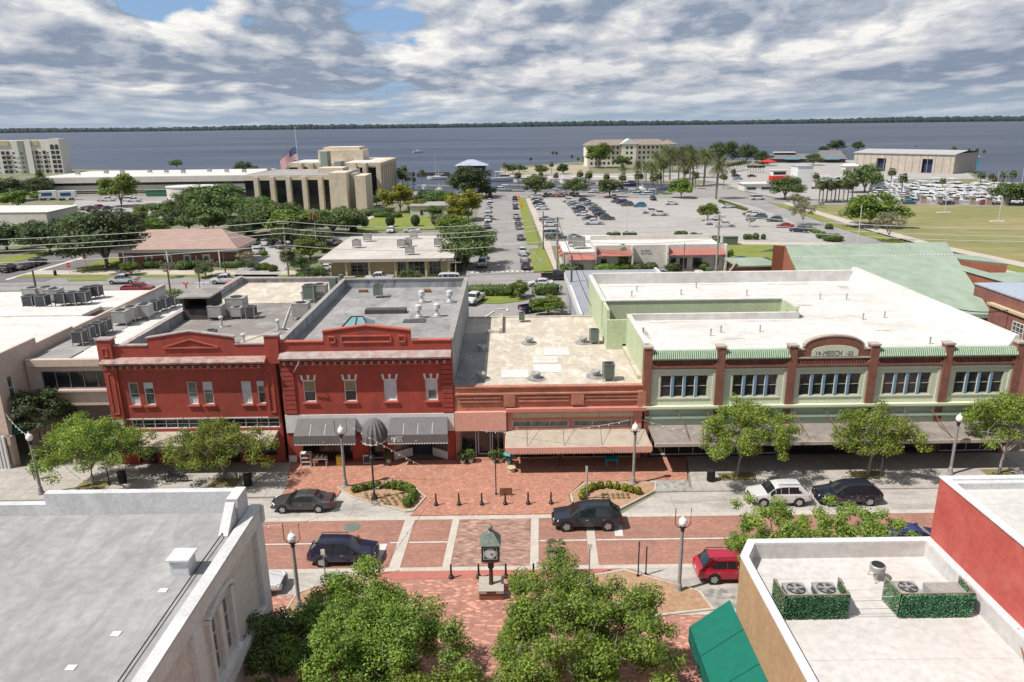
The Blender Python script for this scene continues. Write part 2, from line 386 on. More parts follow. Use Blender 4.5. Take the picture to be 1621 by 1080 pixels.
mat('roof_white', (0.61, 0.59, 0.565), (0.57, 0.55, 0.525), scale=0.16, rough=0.75, bump=0.01, bscale=2, dirt=((0.42, 0.385, 0.35), 0.22, 0.5, (0.5, 1.3, 1)), pat=('lines', [('y', 3.1, 0.06, (0.86, 0.85, 0.84))]))
mat('roof_white_near', (0.55, 0.53, 0.51), (0.50, 0.48, 0.465), scale=0.35, rough=0.7, bump=0.015, bscale=1.6, dirt=((0.55, 0.51, 0.46), 0.4, 0.4, (1.4, 0.5, 1)), pat=('lines', [('y', 2.9, 0.03, (0.75, 0.74, 0.73))]))
mat('roof_silver', (0.265, 0.262, 0.26), (0.35, 0.345, 0.34), scale=0.3, rough=0.62, bump=0.05, bscale=1.6, stretch=(1.6, 0.7, 1), dirt=((0.215, 0.212, 0.21), 0.5, 0.7, (2.2, 0.55, 1)))
mat('parapet_white', (0.60, 0.60, 0.60), (0.50, 0.50, 0.50), scale=0.8, rough=0.7, bump=0.01, bscale=3, dirt=((0.38, 0.38, 0.38), 0.8, 0.4, (1, 1, 0.3)))
mat('wall_grey_stain', (0.37, 0.38, 0.40), (0.28, 0.29, 0.31), scale=0.6, rough=0.85, bump=0.01, bscale=5, dirt=((0.10, 0.10, 0.11), 1.4, 0.8, (1, 1, 0.25)))
mat('stucco_beige', (0.56, 0.44, 0.375), (0.52, 0.41, 0.345), scale=0.5, rough=0.85, bump=0.006, bscale=12, dirt=((0.45, 0.36, 0.30), 0.8, 0.3, (1, 1, 0.3)))
mat('stucco_white', (0.62, 0.58, 0.53), (0.56, 0.525, 0.48), scale=0.5, rough=0.8, bump=0.006, bscale=10, dirt=((0.42, 0.40, 0.38), 0.9, 0.4, (1, 1, 0.25)))
mat('trim_white', (0.68, 0.67, 0.65), (0.6, 0.59, 0.57), scale=1, rough=0.7)
mat('pink_band', (0.68, 0.36, 0.28), (0.64, 0.33, 0.255), scale=1, rough=0.75)
mat('terracotta', (0.50, 0.215, 0.14), (0.42, 0.175, 0.115), scale=1.1, rough=0.8, bump=0.01, bscale=10, dirt=((0.22, 0.10, 0.07), 1.4, 0.6, (0.6, 1, 1)))
mat('salmon_trim', (0.56, 0.22, 0.18), (0.48, 0.19, 0.15), scale=1.2, rough=0.75)
mat('cream_paint', (0.55, 0.44, 0.29), (0.50, 0.40, 0.26), scale=1.5, rough=0.75)
mat('canopy_cream', (0.43, 0.37, 0.29), (0.37, 0.32, 0.26), scale=0.8, rough=0.85, dirt=((0.28, 0.24, 0.2), 1.0, 0.4), pat=('lines', [('x', 1.22, 0.03, (0.8, 0.8, 0.8))]))
mat('canopy_grey', (0.30, 0.26, 0.23), (0.22, 0.19, 0.17), scale=0.7, rough=0.9, dirt=((0.12, 0.11, 0.1), 0.8, 0.6))
mat('grey_awning', (0.155, 0.15, 0.15), (0.135, 0.13, 0.13), scale=1.5, rough=0.8, bump=0.004, bscale=5)
mat('awning_edge', (0.7, 0.7, 0.68), rough=0.8)
mat('green_awning', (0.0, 0.135, 0.095), (0.0, 0.115, 0.08), scale=2, rough=0.8, bump=0.004, bscale=4)
mat('dark_green_cloth', (0.003, 0.05, 0.045), rough=0.7)
mat('brick_brown', (0.29, 0.125, 0.085), (0.22, 0.095, 0.07), scale=1.2, rough=0.85, bump=0.01, bscale=12, pat=('brick', 0.24, 0.08, (0.9, 0.85, 0.8), (0.72, 0.72, 0.72)))
mat('brick_orange', (0.36, 0.135, 0.075), (0.31, 0.115, 0.065), scale=0.6, rough=0.85, pat=('brick', 0.3, 0.10, (0.8, 0.8, 0.8), (0.85, 0.85, 0.85)))
mat('brick_red_old', (0.30, 0.13, 0.10), (0.23, 0.10, 0.08), scale=0.8, rough=0.85, pat=('brick', 0.3, 0.10, (0.9, 0.88, 0.85), (0.75, 0.75, 0.75)))
mat('green_pale', (0.47, 0.53, 0.34), (0.42, 0.48, 0.31), scale=0.5, rough=0.8, dirt=((0.34, 0.38, 0.26), 0.8, 0.45, (1, 1, 0.25)), bump=0.006, bscale=10)
mat('green_panel', (0.57, 0.60, 0.47), (0.53, 0.565, 0.445), scale=1, rough=0.75)
mat('green_trim', (0.42, 0.52, 0.42), (0.38, 0.48, 0.39), scale=1, rough=0.7)
mat('green_trim_light', (0.60, 0.66, 0.47), rough=0.7)
mat('green_tile', (0.30, 0.42, 0.29), (0.38, 0.48, 0.35), scale=3, rough=0.5)
mat('green_metal', (0.27, 0.33, 0.255), (0.30, 0.365, 0.285), scale=0.08, rough=0.5, pat=('ribs', 'x', 0.5, (0.93, 0.95, 0.94)), dirt=((0.34, 0.42, 0.34), 0.25, 0.5, (1, 0.15, 0.15)))
mat('grey_ribbed', (0.32, 0.34, 0.37), (0.28, 0.30, 0.33), scale=0.3, rough=0.5, pat=('ribs', 'x', 0.4, (0.85, 0.86, 0.87)), dirt=((0.22, 0.23, 0.25), 0.5, 0.4))
mat('blue_paint', (0.10, 0.24, 0.38), (0.17, 0.32, 0.46), scale=2.5, rough=0.6)
mat('stone_cap', (0.42, 0.37, 0.31), (0.36, 0.32, 0.27), scale=3, rough=0.85)
mat('letter_dark', (0.10, 0.12, 0.10), rough=0.7)
mat('letter_white', (0.75, 0.75, 0.72), rough=0.7)
mat('tan_stucco', (0.47, 0.30, 0.165), (0.41, 0.26, 0.145), scale=0.5, rough=0.85, dirt=((0.30, 0.20, 0.11), 0.9, 0.4, (1, 1, 0.2)), bump=0.005, bscale=12)
mat('tan_dark', (0.30, 0.20, 0.11), rough=0.8)
mat('red_stucco', (0.45, 0.085, 0.065), (0.40, 0.075, 0.058), scale=0.6, rough=0.85, dirt=((0.50, 0.14, 0.11), 0.7, 0.5), bump=0.006, bscale=9)
mat('metal_coping', (0.62, 0.63, 0.64), (0.56, 0.57, 0.59), scale=1, rough=0.4)
mat('ac_metal', (0.40, 0.40, 0.38), (0.33, 0.33, 0.32), scale=3, rough=0.5, metal=0.2, obj=True, dirt=((0.25, 0.18, 0.12), 4, 0.4))
mat('ac_dark', (0.06, 0.065, 0.07), (0.10, 0.105, 0.11), scale=9, rough=0.6, obj=True, pat=('ribs', 'z', 0.06, (0.5, 0.5, 0.5)))
mat('ac_black', (0.02, 0.02, 0.022), rough=0.6)
mat('ac_green', (0.17, 0.22, 0.18), (0.14, 0.18, 0.15), scale=3, rough=0.6, obj=True, pat=('ribs', 'z', 0.07, (0.6, 0.6, 0.6)))
mat('rust', (0.25, 0.10, 0.05), (0.14, 0.07, 0.05), scale=4, rough=0.9)
mat('dark_wood', (0.055, 0.05, 0.05), (0.09, 0.08, 0.075), scale=2, rough=0.9)
mat('black_metal', (0.018, 0.017, 0.018), (0.03, 0.028, 0.028), scale=5, rough=0.45, obj=True)
mat('pole_grey', (0.30, 0.29, 0.28), (0.24, 0.23, 0.22), scale=2, rough=0.8, obj=True)
mat('wood_pole', (0.12, 0.09, 0.075), (0.17, 0.14, 0.12), scale=3, rough=0.9, obj=True)
mat('wood_pole_pale', (0.35, 0.32, 0.28), (0.27, 0.25, 0.22), scale=3, rough=0.9, obj=True)
mat('wire', (0.5, 0.5, 0.47), rough=0.6)
mat('wire_dark', (0.03, 0.03, 0.03), rough=0.6)
mat('globe', (0.82, 0.82, 0.80), rough=0.25, spec=0.6)
mat('bulb', (0.85, 0.83, 0.75), rough=0.3)
mat('concrete', (0.42, 0.39, 0.36), (0.36, 0.33, 0.31), scale=0.35, rough=0.9, bump=0.005, bscale=12, dirt=((0.30, 0.28, 0.26), 0.7, 0.4))
mat('sidewalk', (0.42, 0.385, 0.35), (0.36, 0.33, 0.30), scale=0.4, rough=0.9, pat=('lines', [('x', 1.55, 0.045, (0.62, 0.62, 0.62)), ('y', 1.55, 0.045, (0.62, 0.62, 0.62))]), dirt=((0.28, 0.26, 0.24), 0.6, 0.45))
mat('kerb', (0.50, 0.46, 0.40), (0.43, 0.39, 0.34), scale=0.8, rough=0.9, pat=('lines', [('x', 3.0, 0.04, (0.7, 0.7, 0.7))]))
mat('bay_paving', (0.44, 0.41, 0.37), (0.38, 0.35, 0.32), scale=0.5, rough=0.9, pat=('lines', [('x', 4.2, 0.06, (0.75, 0.75, 0.75)), ('y', 2.1, 0.04, (0.75, 0.75, 0.75))]), dirt=((0.21, 0.195, 0.185), 0.55, 0.65, (0.5, 1.2, 1)))
mat('hatched_paver', (0.40, 0.38, 0.35), (0.30, 0.29, 0.27), scale=2.2, rough=0.9, pat=('cells', 0.30, 0.30, (0.62, 0.6, 0.6), (1.15, 1.1, 1.05)))
mat('brick_road', (0.375, 0.19, 0.14), (0.31, 0.16, 0.12), scale=0.5, rough=0.9, bump=0.006, bscale=20, pat=('cells', 0.22, 0.11, (0.82, 0.80, 0.82), (1.14, 1.1, 1.08)), dirt=((0.20, 0.12, 0.10), 0.5, 0.55, (0.12, 1.6, 1)))
mat('brick_plaza', (0.46, 0.22, 0.15), (0.38, 0.18, 0.125), scale=0.7, rough=0.9, bump=0.006, bscale=20, pat=('cells', 0.22, 0.11, (0.72, 0.70, 0.72), (1.3, 1.25, 1.2)), dirt=((0.36, 0.20, 0.15), 1.1, 0.5))
mat('brick_mottled', (0.37, 0.225, 0.18), (0.30, 0.18, 0.145), scale=1.2, rough=0.9, bump=0.01, bscale=9, pat=('cells', 0.40, 0.13, (0.55, 0.53, 0.55), (1.55, 1.5, 1.4)), dirt=((0.40, 0.26, 0.2), 1.3, 0.5, (0.6, 1.5, 1)))
mat('brick_south', (0.43, 0.215, 0.16), (0.34, 0.17, 0.13), scale=0.8, rough=0.9, pat=('cells', 0.30, 0.13, (0.8, 0.8, 0.8), (1.75, 1.7, 1.55)), stops=[(0.0, (0.78, 0.76, 0.78)), (0.78, (1.0, 1.0, 1.0)), (0.86, (1.4, 1.4, 1.35)), (1.0, (1.6, 1.6, 1.5))])
mat('red_strip', (0.42, 0.15, 0.115), (0.36, 0.13, 0.10), scale=1.5, rough=0.9)
mat('mulch', (0.42, 0.27, 0.165), (0.30, 0.18, 0.11), scale=3, rough=1.0, bump=0.03, bscale=16)
mat('asphalt', (0.17, 0.155, 0.155), (0.145, 0.135, 0.135), scale=0.15, rough=0.95, dirt=((0.11, 0.10, 0.10), 0.12, 0.5), bump=0.004, bscale=20)
mat('asphalt_pale', (0.285, 0.272, 0.265), (0.25, 0.238, 0.23), scale=0.12, rough=0.95, dirt=((0.17, 0.16, 0.15), 0.1, 0.45))
mat('lot_pale', (0.36, 0.342, 0.33), (0.32, 0.304, 0.292), scale=0.06, rough=0.95, dirt=((0.31, 0.28, 0.26), 0.06, 0.5, (0.6, 1.6, 1)))
mat('town_ground', (0.22, 0.20, 0.17), (0.15, 0.165, 0.07), scale=0.05, rough=0.95, dirt=((0.11, 0.14, 0.04), 0.04, 0.9))
mat('path_pale', (0.47, 0.42, 0.36), (0.42, 0.37, 0.32), scale=0.3, rough=0.9)
mat('road_paint', (0.62, 0.60, 0.57), (0.5, 0.48, 0.46), scale=1.5, rough=0.8)
mat('yellow_paint', (0.6, 0.42, 0.04), rough=0.8)
mat('grass', (0.145, 0.19, 0.03), (0.195, 0.22, 0.045), scale=0.25, rough=1.0, bump=0.04, bscale=9, dirt=((0.22, 0.19, 0.07), 0.3, 0.5))
mat('grass_dry', (0.22, 0.205, 0.085), (0.165, 0.175, 0.06), scale=0.035, rough=1.0, dirt=((0.33, 0.25, 0.13), 0.035, 0.75, (0.45, 1.6, 1)), bump=0.03, bscale=6)
mat('sand', (0.36, 0.31, 0.24), (0.30, 0.27, 0.19), scale=0.05, rough=1.0, dirt=((0.19, 0.20, 0.07), 0.05, 0.7))
mat('bark', (0.17, 0.145, 0.125), (0.25, 0.225, 0.2), scale=3, rough=0.95, obj=True, bump=0.02, bscale=8)
mat('bark_pale', (0.33, 0.30, 0.27), (0.22, 0.19, 0.17), scale=2, rough=0.95, obj=True)
mat('soil_grass', (0.17, 0.17, 0.05), (0.22, 0.16, 0.09), scale=3, rough=1.0)
mat('tyre', (0.018, 0.018, 0.018), rough=0.85)
mat('rim', (0.42, 0.42, 0.43), rough=0.3, metal=0.6)
mat('car_glass', (0.014, 0.018, 0.02), rough=0.04, spec=0.9, coat=0.5)
mat('chrome', (0.5, 0.5, 0.5), rough=0.2, metal=0.9)
mat('headlight', (0.65, 0.66, 0.66), rough=0.15, spec=0.8)
mat('taillight', (0.35, 0.01, 0.012), rough=0.2, spec=0.7)
mat('black_plastic', (0.02, 0.02, 0.021), rough=0.6)
mat('plate', (0.6, 0.6, 0.58), rough=0.5)
mat('city_concrete', (0.64, 0.55, 0.43), (0.58, 0.50, 0.39), scale=0.15, rough=0.9, dirt=((0.36, 0.31, 0.25), 0.3, 0.35, (1, 1, 0.3)))
mat('city_green_grey', (0.27, 0.30, 0.26), (0.24, 0.27, 0.23), scale=0.4, rough=0.8)
mat('city_roof', (0.33, 0.31, 0.29), (0.27, 0.255, 0.245), scale=0.12, rough=0.9, dirt=((0.2, 0.19, 0.18), 0.2, 0.5))
mat('pink_tile', (0.41, 0.285, 0.24), (0.37, 0.255, 0.215), scale=0.5, rough=0.85, pat=('lines', [('x', 0.6, 0.14, (0.72, 0.70, 0.70)), ('y', 0.5, 0.10, (0.82, 0.82, 0.82))]))
mat('pink_tile_awning', (0.44, 0.17, 0.14), (0.38, 0.145, 0.12), scale=0.8, rough=0.8, pat=('lines', [('x', 0.45, 0.08, (0.8, 0.8, 0.8))]))
mat('pale_blue_fascia', (0.42, 0.47, 0.46), rough=0.7)
mat('hotel_wall', (0.72, 0.67, 0.56), (0.68, 0.63, 0.53), scale=0.2, rough=0.85)
mat('hotel_roof', (0.26, 0.21, 0.18), (0.22, 0.18, 0.155), scale=0.4, rough=0.9)
mat('warehouse_wall', (0.48, 0.42, 0.345), (0.44, 0.385, 0.32), scale=0.1, rough=0.7, pat=('ribs', 'u', 0.9, (0.94, 0.94, 0.94)))
mat('warehouse_roof', (0.42, 0.42, 0.42), (0.38, 0.38, 0.38), scale=0.1, rough=0.5)
mat('grey_shingle', (0.17, 0.17, 0.18), (0.14, 0.14, 0.15), scale=0.3, rough=0.85)
mat('blue_roof', (0.38, 0.42, 0.5), (0.33, 0.37, 0.45), scale=0.3, rough=0.5)
mat('navy', (0.02, 0.03, 0.09), rough=0.6)
mat('teal', (0.03, 0.22, 0.26), rough=0.6)
mat('aqua', (0.0, 0.33, 0.45), rough=0.6)
mat('cherry', (0.55, 0.02, 0.015), rough=0.6)
mat('orange', (0.8, 0.25, 0.02), rough=0.6)
mat('green_plastic', (0.03, 0.14, 0.07), rough=0.6)
mat('grey_green_box', (0.10, 0.14, 0.10), rough=0.6)
mat('far_wood', (0.012, 0.028, 0.028), (0.02, 0.04, 0.035), scale=0.02, rough=1.0)
mat('dock_wood', (0.33, 0.29, 0.25), (0.26, 0.23, 0.2), scale=0.8, rough=0.9)
mat('seawall', (0.36, 0.30, 0.24), (0.28, 0.24, 0.20), scale=0.2, rough=0.9)
mat('boat_white', (0.72, 0.72, 0.71), (0.64, 0.64, 0.64), scale=0.8, rough=0.35, obj=True)
mat('canvas_blue', (0.03, 0.09, 0.22), rough=0.8)
mat('flag_white', (0.72, 0.70, 0.70), rough=0.8)
mat('flag_red', (0.42, 0.015, 0.035), rough=0.8)
mat('flag_blue', (0.015, 0.03, 0.17), rough=0.8)
mat('skin', (0.42, 0.24, 0.17), rough=0.6)
mat('cloth_white', (0.6, 0.6, 0.6), rough=0.9)
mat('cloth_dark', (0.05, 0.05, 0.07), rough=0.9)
mat('copper_green', (0.20, 0.24, 0.21), (0.13, 0.15, 0.13), scale=5, rough=0.6, metal=0.2)
mat('bronze', (0.09, 0.055, 0.035), (0.06, 0.04, 0.03), scale=4, rough=0.5, metal=0.3)
mat('clock_face', (0.62, 0.66, 0.68), rough=0.4)
mat('skylight_glass', (0.12, 0.28, 0.31), (0.22, 0.33, 0.36), scale=2, rough=0.15, spec=0.8)
mat('ivy_screen', (0.02, 0.095, 0.035), (0.045, 0.15, 0.06), scale=6, rough=0.7)
mat('lattice', (0.30, 0.23, 0.17), rough=0.8)
mat('steel_white', (0.55, 0.56, 0.57), (0.48, 0.49, 0.5), scale=3, rough=0.45, obj=True)
leafmat('leaf_street', (0.065, 0.11, 0.016), (0.20, 0.29, 0.04), (0.42, 0.50, 0.09), .42)
leafmat('leaf_plaza', (0.045, 0.08, 0.012), (0.16, 0.235, 0.032), (0.34, 0.43, 0.075), .4)  # wide dark to light spread puts leaf highlights and shadows into the colour
leafmat('leaf_dark', (0.028, 0.05, 0.016), (0.068, 0.105, 0.032), (0.125, 0.175, 0.06), 0.3)
leafmat('leaf_oak', (0.04, 0.07, 0.018), (0.10, 0.15, 0.042), (0.18, 0.245, 0.07), 0.3)
leafmat('leaf_bright', (0.06, 0.10, 0.012), (0.13, 0.20, 0.025), (0.22, 0.30, 0.05), 0.3)
leafmat('leaf_yellow', (0.12, 0.14, 0.01), (0.25, 0.26, 0.025), (0.38, 0.36, 0.05), 0.3)
leafmat('leaf_palm', (0.045, 0.06, 0.02), (0.10, 0.12, 0.037), (0.20, 0.205, 0.075), 0.2)
leafmat('leaf_pale', (0.12, 0.125, 0.065), (0.21, 0.205, 0.12), (0.32, 0.30, 0.20), 0.25)
# open water
def water(name, c, c2, rough, bscale, st):
    m = bpy.data.materials.new(name); m.use_nodes = True; MATS[name] = m; t = NT(m.node_tree)
    po = t.node('ShaderNodeNewGeometry').outputs['Position']
    v = t.node('ShaderNodeMapping', i_0=po, i_3=st).outputs[0]
    n = t.noise(v, 0.004, 8, 0.72); cc = t.ramp(n, [(0.36, c), (0.64, c2)])
    b = t.node('ShaderNodeBsdfPrincipled', i_0=cc); b.inputs['Roughness'].default_value = rough; b.inputs['Specular IOR Level'].default_value = 0.32
    v2 = t.node('ShaderNodeMapping', i_0=po, i_3=(0.5, 1, 1)).outputs[0]
    h = t.math('ADD', t.noise(v2, bscale, 5, 0.7), t.math('MULTIPLY', t.noise(v2, bscale * 0.15, 3, 0.6), 2.0))
    bp = t.node('ShaderNodeBump', i_2=h) if False else t.node('ShaderNodeBump')
    bp.inputs['Strength'].default_value = 0.8; bp.inputs['Distance'].default_value = 1.6; t.l.new(h, bp.inputs['Height'])
    t.l.new(bp.outputs[0], b.inputs['Normal']); t.node('ShaderNodeOutputMaterial', i_0=b.outputs[0])
water('lake_water', (0.030, 0.044, 0.072), (0.080, 0.095, 0.135), 0.45, 0.25, (0.35, 1.6, 1))

# ------------------------------------------------------------------ ground, roads, water
def sheet(name, pts, z, m, kind='structure', px=True, label=None, h=None, step=0.0):
    P_ = [G(*p) for p in pts] if px else [Vector((p[0], p[1], 0)) for p in pts]
    bm = bmesh.new(); vs = [bm.verts.new((p.x, p.y, z)) for p in P_]
    f = bm.faces.new(vs)
    if f.normal.z < 0: f.normal_flip()
    if h:                                           # raised slab with real sides
        r_ = bmesh.ops.extrude_face_region(bm, geom=[f]); 
        for v in [g_ for g_ in r_['geom'] if isinstance(g_, bmesh.types.BMVert)]: v.co.z = z - h
    bmesh.ops.triangulate(bm, faces=[q for q in bm.faces if len(q.verts) > 4])
    bmesh.ops.recalc_face_normals(bm, faces=bm.faces[:]) if h else None
    me = bpy.data.meshes.new(name); bm.to_mesh(me); bm.free()
    if not h and me.polygons[0].normal.z < 0: me.flip_normals()
    me.materials.append(MATS[m]); o = bpy.data.objects.new(name, me); col.objects.link(o); o['kind'] = kind
    if label: o['label'] = label
    return o
sheet('lake', [(-16000, 60), (16000, 60), (16000, 20000), (-16000, 20000)], -0.8, 'lake_water', px=False)
gl = [(-900, 268), (-300, 268), (120, 268), (420, 271), (612, 283), (632, 303), (1010, 313), (1058, 302), (1066, 288), (900, 284), (790, 282), (792, 266), (880, 259), (930, 255), (1100, 256), (1240, 252), (1350, 254), (1520, 263), (1560, 285), (1640, 294), (1800, 300), (1800, 304), (1621, 302), (1380, 286), (1374, 312), (1378, 318), (1500, 321), (1800, 326)]
glw = [G(*p) for p in gl]
pts = [(p.x, p.y) for p in glw] + [(900, 200), (900, -60), (-900, -60)]
land = sheet('ground', pts, 0.0, 'town_ground', px=False, h=2.0)
def road(name, pts, z, m='asphalt', **k): return sheet(name, pts, z, m, **k)
# main street in front of the old buildings (world metres)
sheet('brick_road', [(-60, 43.9), (60, 43.9), (60, 50.2), (-60, 50.2)], 0.012, 'brick_road', px=False)
sheet('crosswalk_paving', [(-4.2, 43.9), (1.26, 43.9), (1.26, 50.2), (-4.2, 50.2)], 0.020, 'brick_mottled', px=False)
def bandx(name, y0, y1, x0=-60, x1=60, m='kerb', z=0.024): sheet(name, [(x0, y0), (x1, y0), (x1, y1), (x0, y1)], z, m, px=False)
bandx('concrete_band', 50.2, 50.75); bandx('concrete_band', 43.4, 43.9)
for x0, x1 in ((-8.35, -7.6), (-4.72, -4.2), (1.26, 1.84), (5.35, 5.95)): sheet('concrete_band', [(x0 - .15, 43.9), (x1 - .15, 43.9), (x1 + .12, 50.2), (x0 + .12, 50.2)], 0.030, 'kerb', px=False)
sheet('stop_line', [(-9.9, 43.95), (-9.3, 43.95), (-9.05, 46.9), (-9.65, 46.9)], 0.030, 'road_paint', px=False)
sheet('stop_line', [(7.4, 47.5), (8.0, 47.5), (8.2, 50.15), (7.6, 50.15)], 0.030, 'road_paint', px=False)
for x0, x1 in ((-60, -9.75), (-8.9, -8.25), (-7.5, -4.75), (1.9, 5.3), (6.0, 60)): sheet('lane_line', [(x0, 46.95), (x1, 46.95), (x1, 47.1), (x0, 47.1)], 0.036, 'road_paint', px=False)
mh = MB(); mh.cyl(-12.1, 49.3, 0.012, 0.03, 0.62, n=28); tag(mh.build('manhole_cover', 'copper_green'), 'round grey iron manhole cover in the brick road behind the navy car', 'manhole cover')
# north side
sheet('parking_bay', [(-60, 50.75), (-9.0, 50.75), (-11.3, 52.3), (-14.2, 53.9), (-60, 54.0)], 0.016, 'bay_paving', px=False)
sheet('parking_bay', [(8.4, 50.75), (60, 50.75), (60, 54.0), (11.8, 54.0)], 0.016, 'bay_paving', px=False)
sheet('sidewalk', [(-60, 54.0), (-18.8, 54.0), (-18.8, 55.5), (-19.8, 60.3), (-60, 60.3)], 0.13, 'sidewalk', px=False, h=0.13)
sheet('sidewalk', [(14.6, 54.0), (60, 54.0), (60, 60.6), (15.6, 60.6)], 0.13, 'sidewalk', px=False, h=0.13)
sheet('brick_plaza', [(-18.8, 54.0), (-14.25, 53.95), (-14.1, 55.6), (-8.0, 55.5), (-6.9, 53.6), (-7.9, 50.75), (4.7, 50.75), (4.5, 53.6), (5.9, 56.0), (14.6, 55.9), (15.6, 60.6), (-19.8, 60.3), (-18.8, 55.5)], 0.10, 'brick_plaza', px=False, h=0.1)
sheet('bed_base', [(-16, 50.75), (-6, 50.75), (-6, 56), (-16, 56)], 0.008, 'bay_paving', px=False)
sheet('paver_strip', [(8.7, 54.0), (14.6, 54.0), (14.6, 55.9), (11.5, 55.9), (11.4, 54.9)], 0.125, 'hatched_paver', px=False, h=0.125)
def planter(name, pts, lbl):
    t = thing(name, lbl, 'planter', (pts[0][0], pts[0][1], 0)); n = len(pts); cx = sum(p[0] for p in pts) / n; cy = sum(p[1] for p in pts) / n
    q = [(cx + (p[0] - cx) * 0.96 , cy + (p[1] - cy) * 0.93) for p in pts]
    k = MB(); 
    for i in range(n):
        j = (i + 1) % n; k.hexa([(*pts[i], 0), (*pts[j], 0), (*q[j], 0), (*q[i], 0), (*pts[i], .18), (*pts[j], .18), (*q[j], .18), (*q[i], .18)])
    k.build('kerb', 'kerb', t); MB().poly([(*p, 0.14) for p in q]).build('mulch_bed', 'mulch', t); return t
plA = planter('planter_bed', [(-14.6, 55.45), (-12.9, 53.7), (-8.35, 51.3), (-7.7, 51.4), (-6.95, 53.6), (-8.1, 55.2), (-9.0, 55.5)], 'mulched planter bed with a hedge curl and the dark sign lamp, left of the bollards')
plB = planter('planter_bed', [(4.75, 51.0), (8.3, 51.2), (11.6, 54.1), (12.0, 55.6), (6.0, 55.75), (4.6, 53.6)], 'mulched planter bed behind the dark SUV, with yellow green shrubs')
# south side plaza
sheet('south_plaza', [(-20, -5), (24, -5), (24, 43.4), (-20, 43.4)], 0.06, 'brick_south', px=False, h=0.06)
sheet('red_brick_strip', [(-9, 42.5), (7.5, 42.5), (7.5, 43.4), (-9, 43.4)], 0.075, 'red_strip', px=False)
sheet('parking_bay', [(-60, 40.9), (-14.2, 40.9), (-10.9, 43.4), (-60, 43.4)], 0.070, 'bay_paving', px=False)
sheet('parking_bay', [(7.8, 43.4), (11.6, 41.0), (60, 41.0), (60, 43.4)], 0.070, 'bay_paving', px=False)
sheet('paver_strip', [(11.6, 38.9), (60, 38.9), (60, 41.0), (11.6, 41.0)], 0.080, 'hatched_paver', px=False)
sheet('concrete_band', [(8.5, 38.4), (60, 38.4), (60, 38.9), (8.5, 38.9)], 0.084, 'kerb', px=False)
planter('planter_bed', [(-14.3, 38.6), (-9.6, 38.2), (-8.9, 42.3), (-10.9, 43.2), (-14.0, 41.0)], 'planter bed of orange mulch under the left plaza tree')
planter('planter_bed', [(4.0, 42.3), (7.4, 43.2), (11.9, 40.7), (12.3, 38.8), (8.4, 38.2), (4.6, 40.8)], 'planter bed of orange mulch at the foot of the street lamp by the red car')
# back lot and Seminole street
sheet('parking_lot', [(-8, 84), (60, 84), (60, 131.5), (-62, 134), (-60, 98), (-8, 98)], 0.02, 'asphalt_pale', px=False)
sheet('back_street', [(-130, 136.5), (100, 127), (100, 138.5), (-130, 149)], 0.05, 'asphalt_pale', px=False)
sheet('verge', [(-100, 147.5), (-40, 144.5), (-40, 146.5), (-100, 150.5)], 0.10, 'grass', kind='stuff', px=False, label='grass verge')
sheet('verge', [(-38, 142.3), (-8, 140.8), (-8, 142.6), (-38, 144.4)], 0.10, 'grass', kind='stuff', px=False, label='grass verge')
sheet('footpath', [(-100, 150.5), (-40, 146.5), (-40, 151), (-100, 155)], 0.09, 'path_pale', px=False)
sheet('side_street', [(-60, 450), (70, 447), (150, 418), (250, 392), (190, 388), (110, 395), (50, 410), (-60, 428)], 0.06, 'asphalt')
sheet('side_street_line', [(8, 443), (12, 444), (137, 408), (133, 407)], 0.08, 'road_paint')
sheet('verge', [(-40, 427), (0, 421), (100, 398), (103, 395), (60, 400), (-40, 418)], 0.12, 'grass', kind='stuff', label='grass verge')
sheet('verge', [(120, 430), (150, 415), (205, 405), (205, 415), (160, 428), (123, 432)], 0.12, 'grass', kind='stuff', label='grass verge')
sheet('verge', [(105, 442), (215, 440), (215, 444), (108, 446)], 0.12, 'grass', kind='stuff', label='grass verge')
sheet('avenue', [(-9.6, 138), (6.8, 138), (7.4, 320), (-11.0, 320)], 0.08, 'asphalt_pale', px=False)
sheet('median_grass', [(820, 314), (831, 314), (854, 386), (856, 388), (834, 388)], 0.2, 'grass', kind='stuff', label='grass strip between avenue and lot', h=0.2)
sheet('median_grass', [(837, 395), (860, 393), (877, 430), (845, 433)], 0.2, 'grass', kind='stuff', label='grass strip between avenue and lot', h=0.2)
sheet('footpath', [(832, 314), (840, 314), (872, 388), (884, 430), (878, 430), (860, 388)], 0.14, 'path_pale')
sheet('parking_lot', [(840, 313), (1100, 310), (1195, 318), (1260, 352), (1338, 388), (1335, 391), (870, 391)], 0.12, 'lot_pale')
sheet('harbour_road', [(560, 304), (790, 304), (1060, 309), (1110, 292), (1130, 289), (1170, 303), (1240, 318), (1400, 318.5), (1700, 324), (1700, 329), (1420, 325), (1260, 326), (1335, 352), (1440, 392), (1400, 402), (1345, 391), (1270, 357), (1200, 329), (1140, 314), (560, 316)], 0.16, 'asphalt_pale')
sheet('marina_yard', [(1070, 262), (1240, 254), (1350, 254), (1520, 264), (1545, 284), (1378, 285), (1372, 312), (1376, 317), (1240, 316), (1180, 303), (1130, 288), (1100, 285)], 0.10, 'lot_pale')
sheet('park_lawn', [(1232, 327), (1420, 325.5), (1750, 330), (1900, 520), (1621, 432), (1400, 370)], 0.22, 'grass_dry', kind='stuff', label='dry yellowing park lawn', h=0.1)
sheet('footpath', [(1238, 323), (1247, 322), (1352, 352), (1480, 388), (1630, 420), (1800, 455), (1800, 462), (1621, 426), (1466, 391), (1345, 358)], 0.30, 'path_pale')
sheet('verge', [(1215, 321), (1236, 324), (1345, 360), (1466, 393), (1621, 429), (1621, 436), (1440, 396), (1340, 366), (1240, 330)], 0.27, 'grass', kind='stuff', label='grass verge')
